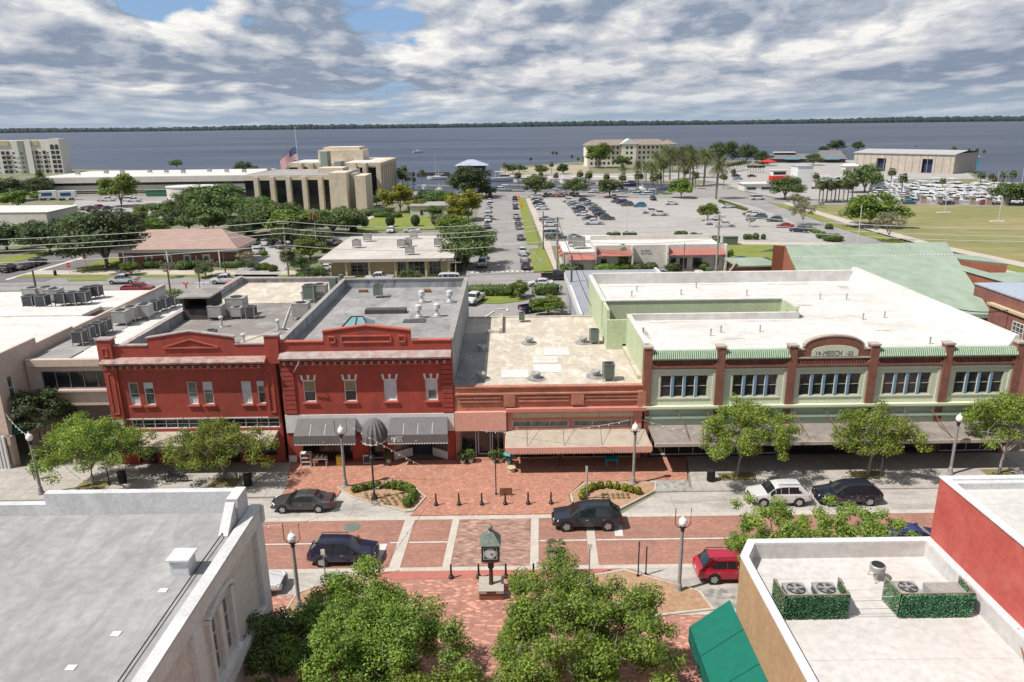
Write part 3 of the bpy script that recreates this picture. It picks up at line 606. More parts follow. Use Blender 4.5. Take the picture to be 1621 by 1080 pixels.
sheet('footpath', [(1440, 396), (1621, 436), (1700, 455), (1700, 460), (1621, 440), (1430, 399)], 0.30, 'path_pale')
sheet('road_south_of_park', [(1440, 400), (1621, 441), (1750, 475), (1750, 540), (1560, 480)], 0.12, 'asphalt_pale')
sheet('lawn', [(1132, 388), (1232, 388), (1300, 420), (1150, 425)], 0.18, 'grass', kind='stuff', label='bright lawn beside the green roofed building', h=0.1)
sheet('footpath', [(1130, 383), (1320, 386), (1325, 390), (1130, 388)], 0.2, 'path_pale')
sheet('city_lawn', [(548, 366), (735, 363), (740, 338), (605, 336)], 0.2, 'grass', kind='stuff', label='green lawn with three clipped trees beside the concrete city building', h=0.1)
sheet('footpath', [(535, 372), (600, 336), (607, 336), (548, 372)], 0.24, 'path_pale')
sheet('side_street', [(520, 372), (770, 366), (770, 376), (500, 384)], 0.12, 'asphalt_pale')
sheet('car_park', [(400, 380), (505, 378), (500, 384), (430, 446), (370, 440)], 0.10, 'lot_pale')
sheet('car_park', [(120, 318), (300, 318), (310, 346), (100, 345)], 0.10, 'lot_pale')
sheet('road_band', [(100, 312), (350, 308), (350, 318), (100, 318)], 0.12, 'asphalt_pale')
sheet('island_grass', [(795, 276), (800, 268), (880, 262), (930, 262), (935, 276)], 0.15, 'sand', kind='stuff', label='sandy grass on the point', h=0.1)
sheet('island_road', [(790, 283), (800, 277), (1080, 274), (1100, 262), (1125, 262), (1105, 284), (1066, 287)], 0.12, 'lot_pale')
# ------------------------------------------------------------------ far shore and haze come last; near buildings first
FN = Fr(0, 60.4, 0)                                # the north row faces the street (u = world X)
# ---- left beige corner building
t = thing('corner_building', 'beige stucco corner building with a big white roof at the far left', 'building', (-55, 62, 0))
fe = Fr(-44.2, 60.2, 90)                           # its east wall (u = world Y - 60.2)
mb = wall(fe, 0, 12.0, 0, 9.3, [(1.25, 2.05, 5.9, 8.1), (0.7, 2.5, 0, 2.9)], 0.3)
wall(fe, 0, 6.0, 9.3, 10.35, th=0.3, mb=mb); wall(fe, 6.0, 12, 9.3, 9.8, th=0.3, mb=mb); wall(fe, 12.0, 33, 6, 9.6, th=0.3, mb=mb)
wall(Fr(0, 60.2), -75, -44.5, 2.9, 10.35, th=0.3, mb=mb); wall(Fr(0, 60.2), -75, -46, 0, 2.9, th=0.3, mb=mb)
mb.build('wall', 'stucco_beige', t)
mb = MB(); mb.box(-75, -44.5, 60.5, 78, 9.15, 9.35); mb.box(-75, -46.5, 78, 82, 9.15, 9.5); mb.build('roof', 'roof_white', t)
sash(t, fe, 1.25, 2.05, 5.9, 8.1)
mb = MB()
for i in range(5): mb.box(-45.9 + i * .32, -45.7 + i * .32, 59.75, 59.95, 0.13, 3.2)
mb.build('column', 'trim_white', t)
d_ = MB(); d_.lathe(0, 0, [(0, 0)]) if False else None
mb = MB(); n = 14
for i in range(n):
    for j in range(6):
        def q(i, j): a = math.pi * i / n; b = math.pi / 2 * j / 6; return (-44.2 + 1.0 * math.sin(b), 61.8 + 1.2 * math.cos(a) * (1 if j == 0 else math.cos(b) ** .5), 3.0 + 1.25 * math.sin(a) * math.cos(b) ** .5)
        mb.add([q(i, j), q(i + 1, j), q(i + 1, j + 1), q(i, j + 1)], [(0, 1, 2, 3)], 0, True)
mb.build('awning', 'dark_green_cloth', t)
mb = MB(); mb.box(-44.4, -44.0, 60.2, 60.3, 3.02, 3.1); mb.build('awning_trim', 'awning_edge', t)
# ---- rear white roofed building behind it
t = thing('rear_building', 'low building with a bright white roof crowded with air conditioners, left back', 'building', (-60, 90, 0))
mb = MB(); mb.box(-85, -44.5, 82.3, 92.8, 0, 8.8); mb.build('wall', 'stucco_beige', t)
mb = MB(); mb.box(-85, -44.5, 82.3, 92.8, 8.8, 8.95); mb.build('roof', 'roof_white', t)
mb = MB(); mb.box(-85, -44.5, 81.9, 82.25, 8.5, 9.4); mb.box(-85, -62, 86, 86.4, 8.95, 9.7); mb.box(-44.5, -44.15, 82, 92.8, 8.5, 9.2); mb.build('parapet', 'parapet_white', t)
# ---- recessed beige building with ribbon window
t = thing('recessed_building', 'recessed beige building with a dark ribbon window over a shaded patio', 'building', (-39.5, 64, 0))
f2 = Fr(0, 64.0)
mb = wall(f2, -44.1, -35.0, 4.4, 8.9, [(-42.9, -35.3, 6.0, 7.75)], 0.3); mb.box(-44.1, -43.2, 64, 64.3, 0, 4.4); mb.box(-36, -35.0, 64, 64.3, 0, 4.4); mb.box(-44.1, -35, 68, 68.3, 0, 4.4); mb.build('wall', 'stucco_beige', t)
sash(t, f2, -42.9, -35.3, 6.0, 7.75, 'pole_grey', 'dark_glass', cols=6, rows=1, name='ribbon_window', fw=0.08)
mb = MB(); mb.box(-43.7, -35.0, 63.6, 64.0, 8.3, 8.95); mb.box(-43.2, -35, 63.7, 64, 5.8, 5.98); mb.build('ledge', 'stucco_beige', t)
mb = MB(); mb.box(-43.9, -35.1, 64.3, 66.8, 8.6, 8.75); mb.box(-43.9, -35.1, 66.8, 85.5, 8.55, 8.8); mb.box(-43.9, -35.1, 85.0, 85.5, 0, 8.55); mb.build('roof', 'roof_white', t)
mb = MB(); mb.box(-43.9, -40.3, 64.35, 79, 8.81, 8.86); mb.build('roof_walkway', 'roof_grey', t)
# ---- red building, left half
def tube_box(mb, *a): mb.box(*a)
Yf = 60.4
t = thing('red_building', 'red painted brick building, left one, with a triangle in its stepped parapet and paired windows', 'building', (-27.4, Yf, 0))
wl = [(-33.15, -32.3), (-31.85, -31.0), (-28.1, -27.25), (-26.75, -25.9), (-23.4, -22.55), (-22.05, -21.2)]
hol = [(a, b, 5.7, 7.8) for a, b in wl] + [(-33.4, -20.4, 3.45, 4.35), (-33.2, -31.6, 0.2, 2.6), (-31.0, -27.0, 0.8, 2.6), (-26.4, -24.2, 0.2, 2.6), (-23.6, -20.9, 0.8, 2.6)]
mb = wall(FN, -34.8, -20.2, 0, 9.4, hol, 0.35)
wall(FN, -34.8, -30.9, 9.4, 11.1, mb=mb); wall(FN, -23.6, -20.2, 9.4, 11.1, mb=mb)
yy = Yf - 0.0
mb.hexa([(-30.9, Yf, 9.4), (-23.6, Yf, 9.4), (-23.6, Yf + .35, 9.4), (-30.9, Yf + .35, 9.4), (-30.9, Yf, 11.75), (-23.6, Yf, 11.75), (-23.6, Yf + .35, 11.75), (-30.9, Yf + .35, 11.75)])
mb.add([(-30.9, Yf, 11.75), (-23.6, Yf, 11.75), (-27.25, Yf, 12.3), (-30.9, Yf + .35, 11.75), (-23.6, Yf + .35, 11.75), (-27.25, Yf + .35, 12.3)], [(0, 1, 2), (5, 4, 3), (0, 2, 5, 3), (2, 1, 4, 5)])
mb.box(-34.95, -33.85, Yf - .18, Yf - .003, 4.5, 9.45); mb.box(-21.35, -20.25, Yf - .14, Yf - .003, 4.5, 9.45); mb.box(-35.1, -33.9, Yf - .25, Yf + .5, 9.45, 11.7); mb.box(-20.9, -19.75, Yf - .25, Yf + .5, 9.45, 11.9)
mb.box(-35.0, -33.7, Yf - .25, Yf - .2, 9.0, 9.3)
mb.build('wall', 'red_paint', t)
mb = MB()                                           # raised mouldings
def fbar(x0, z0, x1, z1, w_=.1, d=.07): mb.bar((x0, Yf - d, z0), (x1, Yf - d, z1), .1, w_)
for z in (0, ): fbar(-29.6, 10.9, -24.9, 10.9); fbar(-29.6, 10.95, -27.25, 11.65); fbar(-24.9, 10.95, -27.25, 11.65)
for x0, x1 in ((-34.65, -34.15), (-21.05, -20.55)):
    for q_ in ((x0, 5, x0, 8.7), (x1, 5, x1, 8.7), (x0, 5, x1, 5), (x0, 8.7, x1, 8.7)): mb.bar((q_[0], Yf - .2, q_[1]), (q_[2], Yf - .2, q_[3]), .07, .07)
for q_ in ((-34.7, 10.3, -34.3, 10.3), (-34.7, 11.0, -34.3, 11.0), (-34.7, 10.3, -34.7, 11), (-34.3, 10.3, -34.3, 11)): mb.bar((q_[0], Yf - .28, q_[1]), (q_[2], Yf - .28, q_[3]), .07, .07)
mb.box(-34.9, -20.3, Yf - .07, Yf - .004, 8.95, 9.1); mb.build('moulding', 'red_trim', t)
mb = MB(); mb.hexa([(-34.9, Yf - .75, 9.62), (-20.9, Yf - .75, 9.62), (-20.9, Yf - .01, 9.42), (-34.9, Yf - .01, 9.42), (-34.9, Yf - .8, 9.78), (-20.9, Yf - .8, 9.78), (-20.9, Yf - .01, 10.1), (-34.9, Yf - .01, 10.1)])
x = -34.6
while x < -21.2: mb.box(x, x + .16, Yf - .55, Yf - .02, 9.2, 9.44); x += .62
mb.build('cornice', 'cornice_pink', t)
mb = MB(); mb.box(-33.85, -30.95, Yf - .06, Yf + .42, 11.1, 11.2); mb.box(-23.55, -20.95, Yf - .06, Yf + .42, 11.1, 11.2); mb.box(-35.2, -33.8, Yf - .33, Yf + .58, 11.7, 11.82); mb.box(-21.0, -19.65, Yf - .33, Yf + .58, 11.9, 12.02)
mb.bar((-31.0, Yf + .17, 11.8), (-27.25, Yf + .17, 12.36), .5, .1); mb.bar((-23.5, Yf + .17, 11.8), (-27.25, Yf + .17, 12.36), .5, .1); mb.build('coping', 'coping', t)
for i, (a, b) in enumerate(wl):
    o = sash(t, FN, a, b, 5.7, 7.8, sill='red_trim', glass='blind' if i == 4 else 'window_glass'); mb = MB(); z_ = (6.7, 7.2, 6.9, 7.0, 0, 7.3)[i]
    if i != 4: FN.box(mb, a + .06, b - .06, -.16, -.14, z_, 7.75) if i % 2 else FN.box(mb, a + .06, b - .06, -.16, -.14, 5.76, 5.3 + .17 * z_); mb.build('blind', 'blind', o)
sash(t, FN, -33.4, -20.4, 3.45, 4.35, cols=13, rows=2, name='transom_window', glass='dark_glass')
mb = MB(); mb.box(-34.95, -34.0, Yf - .16, Yf - .003, 3.6, 4.45); mb.box(-33.8, -20.4, Yf - .05, Yf - .003, 4.38, 4.48); mb.build('white_band', 'trim_white', t)
for a, b, z0 in ((-33.2, -31.6, .2), (-31.0, -27.0, .8), (-26.4, -24.2, .2), (-23.6, -20.9, .8)): sash(t, FN, a, b, z0, 2.6, 'black_metal', 'dark_glass', cols=2 if b - a < 3 else 3, rows=1, name='shop_window')
mb = MB(); mb.hexa([(-33.9, Yf - 2.5, 2.62), (-20.6, Yf - 2.5, 2.62), (-20.6, Yf - .02, 2.85), (-33.9, Yf - .02, 2.85), (-33.9, Yf - 2.5, 2.85), (-20.6, Yf - 2.5, 2.85), (-20.6, Yf - .02, 3.2), (-33.9, Yf - .02, 3.2)]); mb.build('canopy', 'canopy_cream', t)
mb = MB(); mb.box(-33.9, -20.6, Yf - 2.6, Yf - 2.5, 2.4, 2.92); mb.build('canopy_edge', 'dark_wood', t)
for x in (-32, -28.5, -25, -21.6): mb = MB(); mb.tube([(x, Yf - 2.3, 2.9), (x - .3, Yf - .02, 4.5)], .025); mb.build('tie_rod', 'wire_dark', t)
mb = MB(); mb.box(-34.8, -34.45, Yf + .35, 94, 0, 10.3); mb.box(-20.3, -20.0, Yf + .35, 84, 9.4, 10.9); mb.box(-34.8, -20, 94, 94.3, 0, 9.95); mb.build('side_wall', 'wall_grey_stain', t)
mb = MB(); mb.box(-34.45, -20.3, Yf + .35, 94, 9.25, 9.4); mb.build('roof', 'roof_gravel', t)
for q in ((-34.42, -20.3, 82.5, 93.9, 9.41, 9.47), (-25.5, -21.2, 64.5, 69, 9.41, 9.46), (-33.5, -27.5, 61.5, 64.6, 9.41, 9.46)): mb = MB(); mb.box(*q); mb.build('roof_patch', 'roof_cream', t)
mb = MB(); mb.box(-34.9, -34.35, Yf + .35, 66, 10.3, 10.42); mb.box(-34.9, -34.35, 66, 94, 10.3, 10.4); mb.box(-34.8, -20, 93.9, 94.4, 9.96, 10.1); mb.build('parapet_cap', 'coping', t)
mb = MB()
for (a, b_) in (((-27.5, 61.8), (-22.8, 71.5)), ((-22.8, 71.5), (-20.9, 70.2)), ((-22.8, 71.5), (-24.5, 80))): mb.tube([(*a, 9.55), (*b_, 9.55)], .05)
mb.build('pipe', 'trim_white', t)
# rooftop hut
t = thing('rooftop_hut', 'dark wooden hut with a flat roof standing on the red building roof', 'hut', (-33.2, 76.5, 9.4))
mb = MB(); mb.box(-34.4, -31.6, 75.6, 79.2, 9.4, 10.5); mb.box(-34.4, -34.2, 75.6, 79.2, 10.5, 11.8); mb.box(-31.8, -31.6, 75.6, 79.2, 10.5, 11.8); mb.box(-34.4, -31.6, 79.0, 79.2, 10.5, 11.8); mb.build('wall', 'dark_wood', t)
mb = MB(); mb.box(-34.8, -31.2, 75.1, 79.5, 11.8, 11.95); mb.build('roof', 'roof_gravel', t)
# ---- red building, right half
t = thing('red_building', 'red painted brick building, right one, with two grey awnings and keystoned windows', 'building', (-12.3, Yf, 0))
wr = [(-18.05, -17.0), (-14.5, -13.45), (-11.05, -9.95), (-7.45, -6.4)]
hol = [(a, b, 5.8, 7.75) for a, b in wr] + [(-18.6, -14.2, 0.15, 2.8), (-12.75, -11.5, 0.15, 2.6), (-10.5, -5.75, 0.15, 2.9)]
mb = wall(FN, -19.9, -5.05, 0, 11.25, hol, 0.35)
mb.box(-15.95, -8.5, Yf, Yf + .35, 11.25, 12.15); mb.add([(-15.95, Yf, 12.15), (-8.5, Yf, 12.15), (-12.3, Yf, 12.6), (-15.95, Yf + .35, 12.15), (-8.5, Yf + .35, 12.15), (-12.3, Yf + .35, 12.6)], [(0, 1, 2), (5, 4, 3), (0, 2, 5, 3), (2, 1, 4, 5)])
for x0, x1 in ((-19.75, -18.75), (-6.0, -5.06)):
    z = 4.75
    while z < 9.3: mb.box(x0, x1, Yf - .12, Yf - .003, z, z + .36); z += .44
mb.build('wall', 'red_paint', t)
mb = MB()
def rect(x0, x1, z0, z1, w_=.1):
    for a, b in (((x0, z0), (x1, z0)), ((x0, z1), (x1, z1)), ((x0, z0), (x0, z1)), ((x1, z0), (x1, z1))): mb.bar((a[0], Yf - .05, a[1]), (b[0], Yf - .05, b[1]), .1, w_)
rect(-14.4, -10.2, 11.2, 11.75); rect(-15.5, -14.95, 11.2, 11.7); rect(-9.55, -9.0, 11.2, 11.7); mb.box(-19.9, -5.05, Yf - .07, Yf - .004, 9.15, 9.28); mb.build('moulding', 'red_trim', t)
mb = MB(); mb.hexa([(-19.7, Yf - .85, 9.9), (-5.1, Yf - .85, 9.9), (-5.1, Yf - .01, 9.6), (-19.7, Yf - .01, 9.6), (-19.7, Yf - .9, 10.05), (-5.1, Yf - .9, 10.05), (-5.1, Yf - .01, 10.42), (-19.7, Yf - .01, 10.42)])
x = -19.4
while x < -5.3: mb.box(x, x + .16, Yf - .6, Yf - .02, 9.38, 9.66); x += .62
mb.tube([(-17.9, Yf - .4, 10.3), (-18.0, Yf - .95, 9.6), (-18.5, Yf - .7, 8.8)], .05); mb.build('cornice', 'cornice_grey', t)
mb = MB(); mb.box(-19.7, -16.0, Yf - .08, Yf + .43, 11.25, 11.34); mb.box(-8.45, -5.05, Yf - .08, Yf + .43, 11.25, 11.34); mb.bar((-16.0, Yf + .17, 12.2), (-12.3, Yf + .17, 12.66), .52, .1); mb.bar((-8.45, Yf + .17, 12.2), (-12.3, Yf + .17, 12.66), .52, .1); mb.build('coping', 'red_trim', t)
for i, (a, b) in enumerate(wr):
    o = sash(t, FN, a, b, 5.8, 7.75, sill='red_trim', glass=('dark_glass', 'dark_glass', 'blind', 'blind')[i])
    mb = MB()
    if i < 2: FN.box(mb, a + .06, b - .06, -.15, -.13, 6.85, 7.7); mb.build('shade', 'shade_tan', o)
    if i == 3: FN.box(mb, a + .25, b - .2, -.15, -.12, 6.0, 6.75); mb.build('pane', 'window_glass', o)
    mb = MB(); c = (a + b) / 2
    for x0, x1, x2, x3 in ((a - .06, a + .1, a - .16, a + .02), (c - .07, c + .07, c - .12, c + .12), (b - .1, b + .06, b - .02, b + .16)):
        mb.hexa([(x0, Yf - .07, 7.8), (x1, Yf - .07, 7.8), (x1, Yf - .003, 7.8), (x0, Yf - .003, 7.8), (x2, Yf - .07, 8.3), (x3, Yf - .07, 8.3), (x3, Yf - .003, 8.3), (x2, Yf - .003, 8.3)])
    mb.box(a, b, Yf - .05, Yf - .003, 7.76, 7.85); mb.build('keystone', 'trim_white', o)
mb = MB(); FN.box(mb, -19.85, -5.06, .003, .09, 2.95, 4.62); mb.build('white_band', 'trim_white', t)
mb = MB(); FN.box(mb, -19.9, -19.2, .003, .06, 0.12, .75); mb.build('plinth', 'trim_white', t)
sash(t, FN, -18.6, -14.2, .15, 2.8, 'red_dark', 'dark_glass', cols=4, rows=1, d=-.6, name='shop_window'); sash(t, FN, -12.75, -11.5, .15, 2.6, 'trim_white', 'dark_glass', cols=1, rows=1, d=-.5, name='door')
mb = MB()
for s, x0, x1 in ((1, -10.5, -9.0), (-1, -5.75, -7.2)): mb.hexa([(x0, Yf - .02, .12), (x1, Yf + 1.0, .12), (x1, Yf + 1.12, .12), (x0, Yf + .1, .12), (x0, Yf - .02, .9), (x1, Yf + 1.0, .9), (x1, Yf + 1.12, .9), (x0, Yf + .1, .9)])
mb.build('stall_riser', 'trim_white', t)
mb = MB()
for s, x0, x1 in ((1, -10.5, -9.0), (-1, -5.75, -7.2)): mb.hexa([(x0, Yf + .02, .9), (x1, Yf + 1.04, .9), (x1, Yf + 1.08, .9), (x0, Yf + .06, .9), (x0, Yf + .02, 2.8), (x1, Yf + 1.04, 2.8), (x1, Yf + 1.08, 2.8), (x0, Yf + .06, 2.8)])
mb.build('display_pane', 'window_glass', t)
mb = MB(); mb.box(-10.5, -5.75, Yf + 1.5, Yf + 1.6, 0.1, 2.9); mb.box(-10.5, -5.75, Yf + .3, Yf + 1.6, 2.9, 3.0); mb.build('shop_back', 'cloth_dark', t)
mb = MB(); mb.box(-19.95, -19.65, Yf + .35, 86.5, 9.4, 11.2); mb.box(-5.35, -5.02, Yf + .35, 86.5, 0, 11.2); mb.box(-19.95, -5.02, 86.5, 86.8, 0, 11.2); mb.build('side_wall', 'wall_grey_stain', t)
mb = MB(); mb.box(-19.65, -5.35, Yf + .35, 86.5, 10.05, 10.2); mb.build('roof', 'roof_grey', t)
mb = MB(); mb.box(-5.45, -4.95, Yf + .4, 86.9, 11.2, 11.32); mb.box(-20.0, -19.55, Yf + .4, 86.9, 11.2, 11.32); mb.box(-19.5, -5.5, 86.4, 86.9, 11.2, 11.32); mb.build('parapet_cap', 'city_roof', t)
mb = MB()
mb.add([(-16.3, 67.7, 10.2), (-13.4, 67.7, 10.2), (-13.4, 71.2, 10.2), (-16.3, 71.2, 10.2), (-15.4, 69.4, 11.1), (-14.3, 69.4, 11.1)], [(0, 1, 5, 4), (1, 2, 5), (2, 3, 4, 5), (3, 0, 4)]); o = mb.build('skylight', 'skylight_glass', t)
mb = MB()
for a, b in (((-16.3, 67.7, 10.25), (-15.4, 69.4, 11.15)), ((-13.4, 67.7, 10.25), (-14.3, 69.4, 11.15)), ((-15.4, 69.4, 11.13), (-14.3, 69.4, 11.13)), ((-16.3, 67.7, 10.25), (-13.4, 67.7, 10.25)), ((-14.85, 67.7, 10.25), (-14.85, 69.4, 11.13))): mb.bar(a, b, .08, .08)
mb.build('skylight_frame', 'black_metal', o)
mb = MB(); mb.box(-15.0, -10.8, 73.9, 75.0, 10.2, 10.62); o = mb.build('roof_curb', 'dark_wood', t)
mb = MB(); mb.box(-10.6, -8.4, 70.2, 71.4, 10.2, 10.28); mb.build('roof_hatch', 'dark_wood', t)
# shop awnings (fixed to the red building)
def awning(name, x0, x1, lbl, words=False):
    a = tag(bpy.data.objects.new(name, None), None); col.objects.link(a); a.parent = t; a['_o'] = t['_o']; a['label'] = lbl; return a
red_r = t
def awning_mesh(x0, x1, label):
    mb = MB(); yb = Yf - .1; yf_ = Yf - 1.5; z1, z2, z3 = 4.3, 3.25, 2.45
    o = (x0 - .0, x1 + .0)
    mb.hexa([(x0 - .15, yf_, z3), (x1 + .15, yf_, z3), (x1, yb, z3), (x0, yb, z3), (x0 - .1, yf_, z2), (x1 + .1, yf_, z2), (x1, yb, z1), (x0, yb, z1)])
    mb.f.pop(len(mb.f) - 6); mb.m.pop(); mb.sm.pop()
    a = mb.build('awning', 'grey_awning', red_r); a['label'] = label
    mb = MB(); n = int((x1 - x0) / .22)
    for i in range(n): c = x0 - .1 + (x1 - x0 + .2) * (i + .5) / n; mb.add([(c - .1, yf_ - .02, z3 + .03), (c + .1, yf_ - .02, z3 + .03), (c + .07, yf_ - .02, z3 - .08), (c - .07, yf_ - .02, z3 - .08)], [(0, 3, 2, 1)])
    mb.build('valance', 'awning_edge', a)
    mb = MB()
    for i in range(1, 4): c = x0 + (x1 - x0) * i / 4; mb.bar((c, yf_ + .03, z2 + .03), (c, yb - .5, z2 + .03 + (z1 - z2) * .64), .03, .03)
    mb.build('seam', 'awning_edge', a)
    return a, yf_
a1, ya = awning_mesh(-18.75, -13.65, 'dark grey awning over the shop window beside the street lamp'); a2, ya = awning_mesh(-10.65, -5.65, 'dark grey awning with a small white sign at its lower left')
def text(body, loc, size, m, parent, rx=90, name='lettering', ext=0.01, align='LEFT', sx=1.0):
    c = bpy.data.curves.new(name, 'FONT'); c.body = body; c.size = size; c.extrude = ext; c.align_x = align
    o = bpy.data.objects.new(name, c); col.objects.link(o); c.materials.append(MATS[m])
    me = bpy.data.meshes.new_from_object(o); bpy.data.objects.remove(o); o = bpy.data.objects.new(name, me); col.objects.link(o); o.parent = parent; pl = Vector(parent['_o']) if parent else Vector((0, 0, 0)); o.location = Vector(loc) - pl; o.rotation_euler = (R(rx), 0, 0); o.scale = (sx, 1, 1); return o
for i, s in enumerate(('Spotted', 'Dog', 'Stores')): pass
text('Sanford', (-10.05, ya - .03, 3.02), .2, 'letter_white', a2); text('Game', (-9.98, ya - .03, 2.82), .2, 'letter_white', a2); text('Search', (-9.98, ya - .03, 2.62), .2, 'letter_white', a2)
text('209', (-8.4, ya - .03, 2.62), .13, 'letter_white', a2); text('207', (-16.4, ya - .03, 2.62), .13, 'letter_white', a1)
mb = MB()
for x, z, w_, h in ((-10.28, 2.56, .1, .42), (-10.2, 2.8, .16, .2), (-10.42, 2.75, .07, .3), (-10.16, 2.56, .07, .25), (-10.38, 2.98, .12, .08)): mb.box(x, x + w_, ya - .04, ya - .02, z, z + h)
mb.build('emblem', 'letter_white', a2)
mb = MB(); n, k = 16, 7; rx_, ry_ = 1.15, 1.5
def q(i, j):
    a = math.pi * i / n; b = math.pi / 2 * j / k; fl = 1 + .05 * math.cos(i * math.pi)
    return (-12.15 - rx_ * math.cos(a) * math.cos(b * .0) * (math.sin(b) if j else .001) * fl, Yf - .1 - ry_ * math.sin(a) * math.sin(b) * fl, 2.35 + 1.95 * math.cos(b) ** .9 if j < k else 2.35)
for i in range(n):
    for j in range(k): mb.add([q(i, j), q(i + 1, j), q(i + 1, j + 1), q(i, j + 1)], [(0, 1, 2, 3)], 0, False)
a3 = mb.build('awning', 'grey_awning', red_r); a3['label'] = 'dark grey pleated dome awning over the doorway'
mb = MB()
for i in range(n):
    p0, p1 = Vector(q(i, k)), Vector(q(i + 1, k)); mb.bar(p0, p1, .05, .09)
mb.build('valance', 'awning_edge', a3)
# ---- terracotta single storey building
t = thing('terracotta_building', 'low terracotta fronted building with a cream canopy and stained cream roof', 'building', (3.3, Yf, 0))
hol = [(-4.6, -0.7, .15, 2.9), (0.05, 5.0, 3.15, 3.75), (5.35, 10.6, 3.15, 3.75), (.2, 10.8, .15, 2.5)]
mb = wall(FN, -5.0, 11.75, 0, 6.9, hol, .35); mb.build('wall', 'terracotta', t)
mb = MB(); mb.box(-4.9, 11.6, Yf - .12, Yf + .4, 6.9, 7.02); mb.box(-4.9, 11.6, Yf - .2, Yf - .003, 6.3, 6.42)
for z in (5.6, 5.95): mb.box(-4.6, -0.9, Yf - .14, Yf - .003, z, z + .12); mb.box(0.6, 5.0, Yf - .14, Yf - .003, z, z + .12); mb.box(6.4, 11.0, Yf - .14, Yf - .003, z, z + .12)
mb.box(5.2, 6.3, Yf - .2, Yf - .003, 5.3, 6.3); mb.box(-.7, .3, Yf - .2, Yf - .003, 5.2, 6.3); mb.box(11.0, 11.7, Yf - .3, Yf - .003, 4.8, 6.5); mb.build('moulding', 'terracotta', t)
mb = MB(); mb.box(-.5, 11.7, Yf - .45, Yf - .003, 4.75, 5.05); mb.box(-.5, 11.7, Yf - .25, Yf - .003, 4.62, 4.75); mb.box(-.35, .05, Yf - .1, Yf - .003, 0, 4.62); mb.box(10.7, 11.6, Yf - .1, Yf - .003, 0, 4.62); mb.build('ledge', 'salmon_trim', t)
mb = MB(); mb.box(.06, 10.69, Yf - .05, Yf - .003, 4.1, 4.55); mb.build('fascia', 'cream_paint', t)
mb = MB(); mb.box(-5.0, -.5, Yf - .32, Yf - .003, 3.0, 4.75); mb.build('sign_board', 'pink_band', t)
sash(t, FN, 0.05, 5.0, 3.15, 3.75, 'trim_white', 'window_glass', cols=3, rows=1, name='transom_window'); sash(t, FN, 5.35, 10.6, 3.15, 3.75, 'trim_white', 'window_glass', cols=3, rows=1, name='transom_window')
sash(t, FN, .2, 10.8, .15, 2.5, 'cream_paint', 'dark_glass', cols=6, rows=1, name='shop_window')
sash(t, FN, -4.6, -3.2, .15, 2.9, 'trim_white', 'dark_glass', cols=1, rows=1, d=-.6, name='shop_window'); sash(t, FN, -3.1, -1.9, .15, 2.9, 'trim_white', 'dark_glass', cols=1, rows=1, d=-1.0, name='door', fw=.12); sash(t, FN, -1.8, -.7, .15, 2.9, 'trim_white', 'dark_glass', cols=2, rows=1, d=-.6, name='shop_window')
mb = MB(); mb.hexa([(-.55, Yf - 3.2, 2.45), (11.75, Yf - 3.2, 2.45), (11.75, Yf - .02, 2.65), (-.55, Yf - .02, 2.65), (-.55, Yf - 3.2, 2.62), (11.75, Yf - 3.2, 2.62), (11.75, Yf - .02, 2.9), (-.55, Yf - .02, 2.9)]); mb.build('canopy', 'canopy_cream', t)
mb = MB(); mb.box(-.6, 11.8, Yf - 3.3, Yf - 3.2, 2.2, 2.7); mb.box(-.6, -.5, Yf - 3.2, Yf - .4, 2.2, 2.6); mb.box(11.75, 11.85, Yf - 3.2, Yf - .4, 2.2, 2.6)
n = 56
for i in range(n): c = -.5 + 12.2 * (i + .5) / n; mb.box(c - .07, c + .07, Yf - 3.31, Yf - 3.29, 2.1, 2.2)
mb.build('canopy_edge', 'pink_band', t)
for x in (1.3, 4.4, 7.6, 10.6): mb = MB(); mb.tube([(x, Yf - 2.9, 2.7), (x, Yf - .3, 4.9)], .02); mb.build('tie_rod', 'wire_dark', t)
mb = MB(); mb.box(-5.0, 11.6, Yf + .35, 84.3, 6.75, 6.95); mb.build('roof', 'roof_cream', t)
mb = MB(); mb.box(-4.95, -2.5, Yf + .4, 77.5, 6.96, 6.99); mb.build('roof_patch', 'roof_grey', t)
for a, b, c, d in ((3.3, 5.8, 69.3, 71.9), (2.1, 4.5, 66.9, 69.0), (2.1, 4.7, 64.2, 66.4), (-.9, 1.6, 62.8, 65.0)): mb = MB(); mb.box(a, b, c, d, 6.965, 6.985); mb.build('roof_patch', 'roof_white', t)
mb = MB(); mb.box(-5.0, 11.6, 84.0, 84.3, 0, 7.1); mb.box(-1.2, -.9, 77.5, 84, 6.95, 7.5); mb.box(-2.8, -1.2, 77.4, 77.7, 6.95, 7.3); mb.box(11.2, 11.6, 62, 71, 6.95, 7.3); mb.box(11.2, 11.6, 71, 84, 6.95, 7.5); mb.build('parapet', 'roof_cream', t)
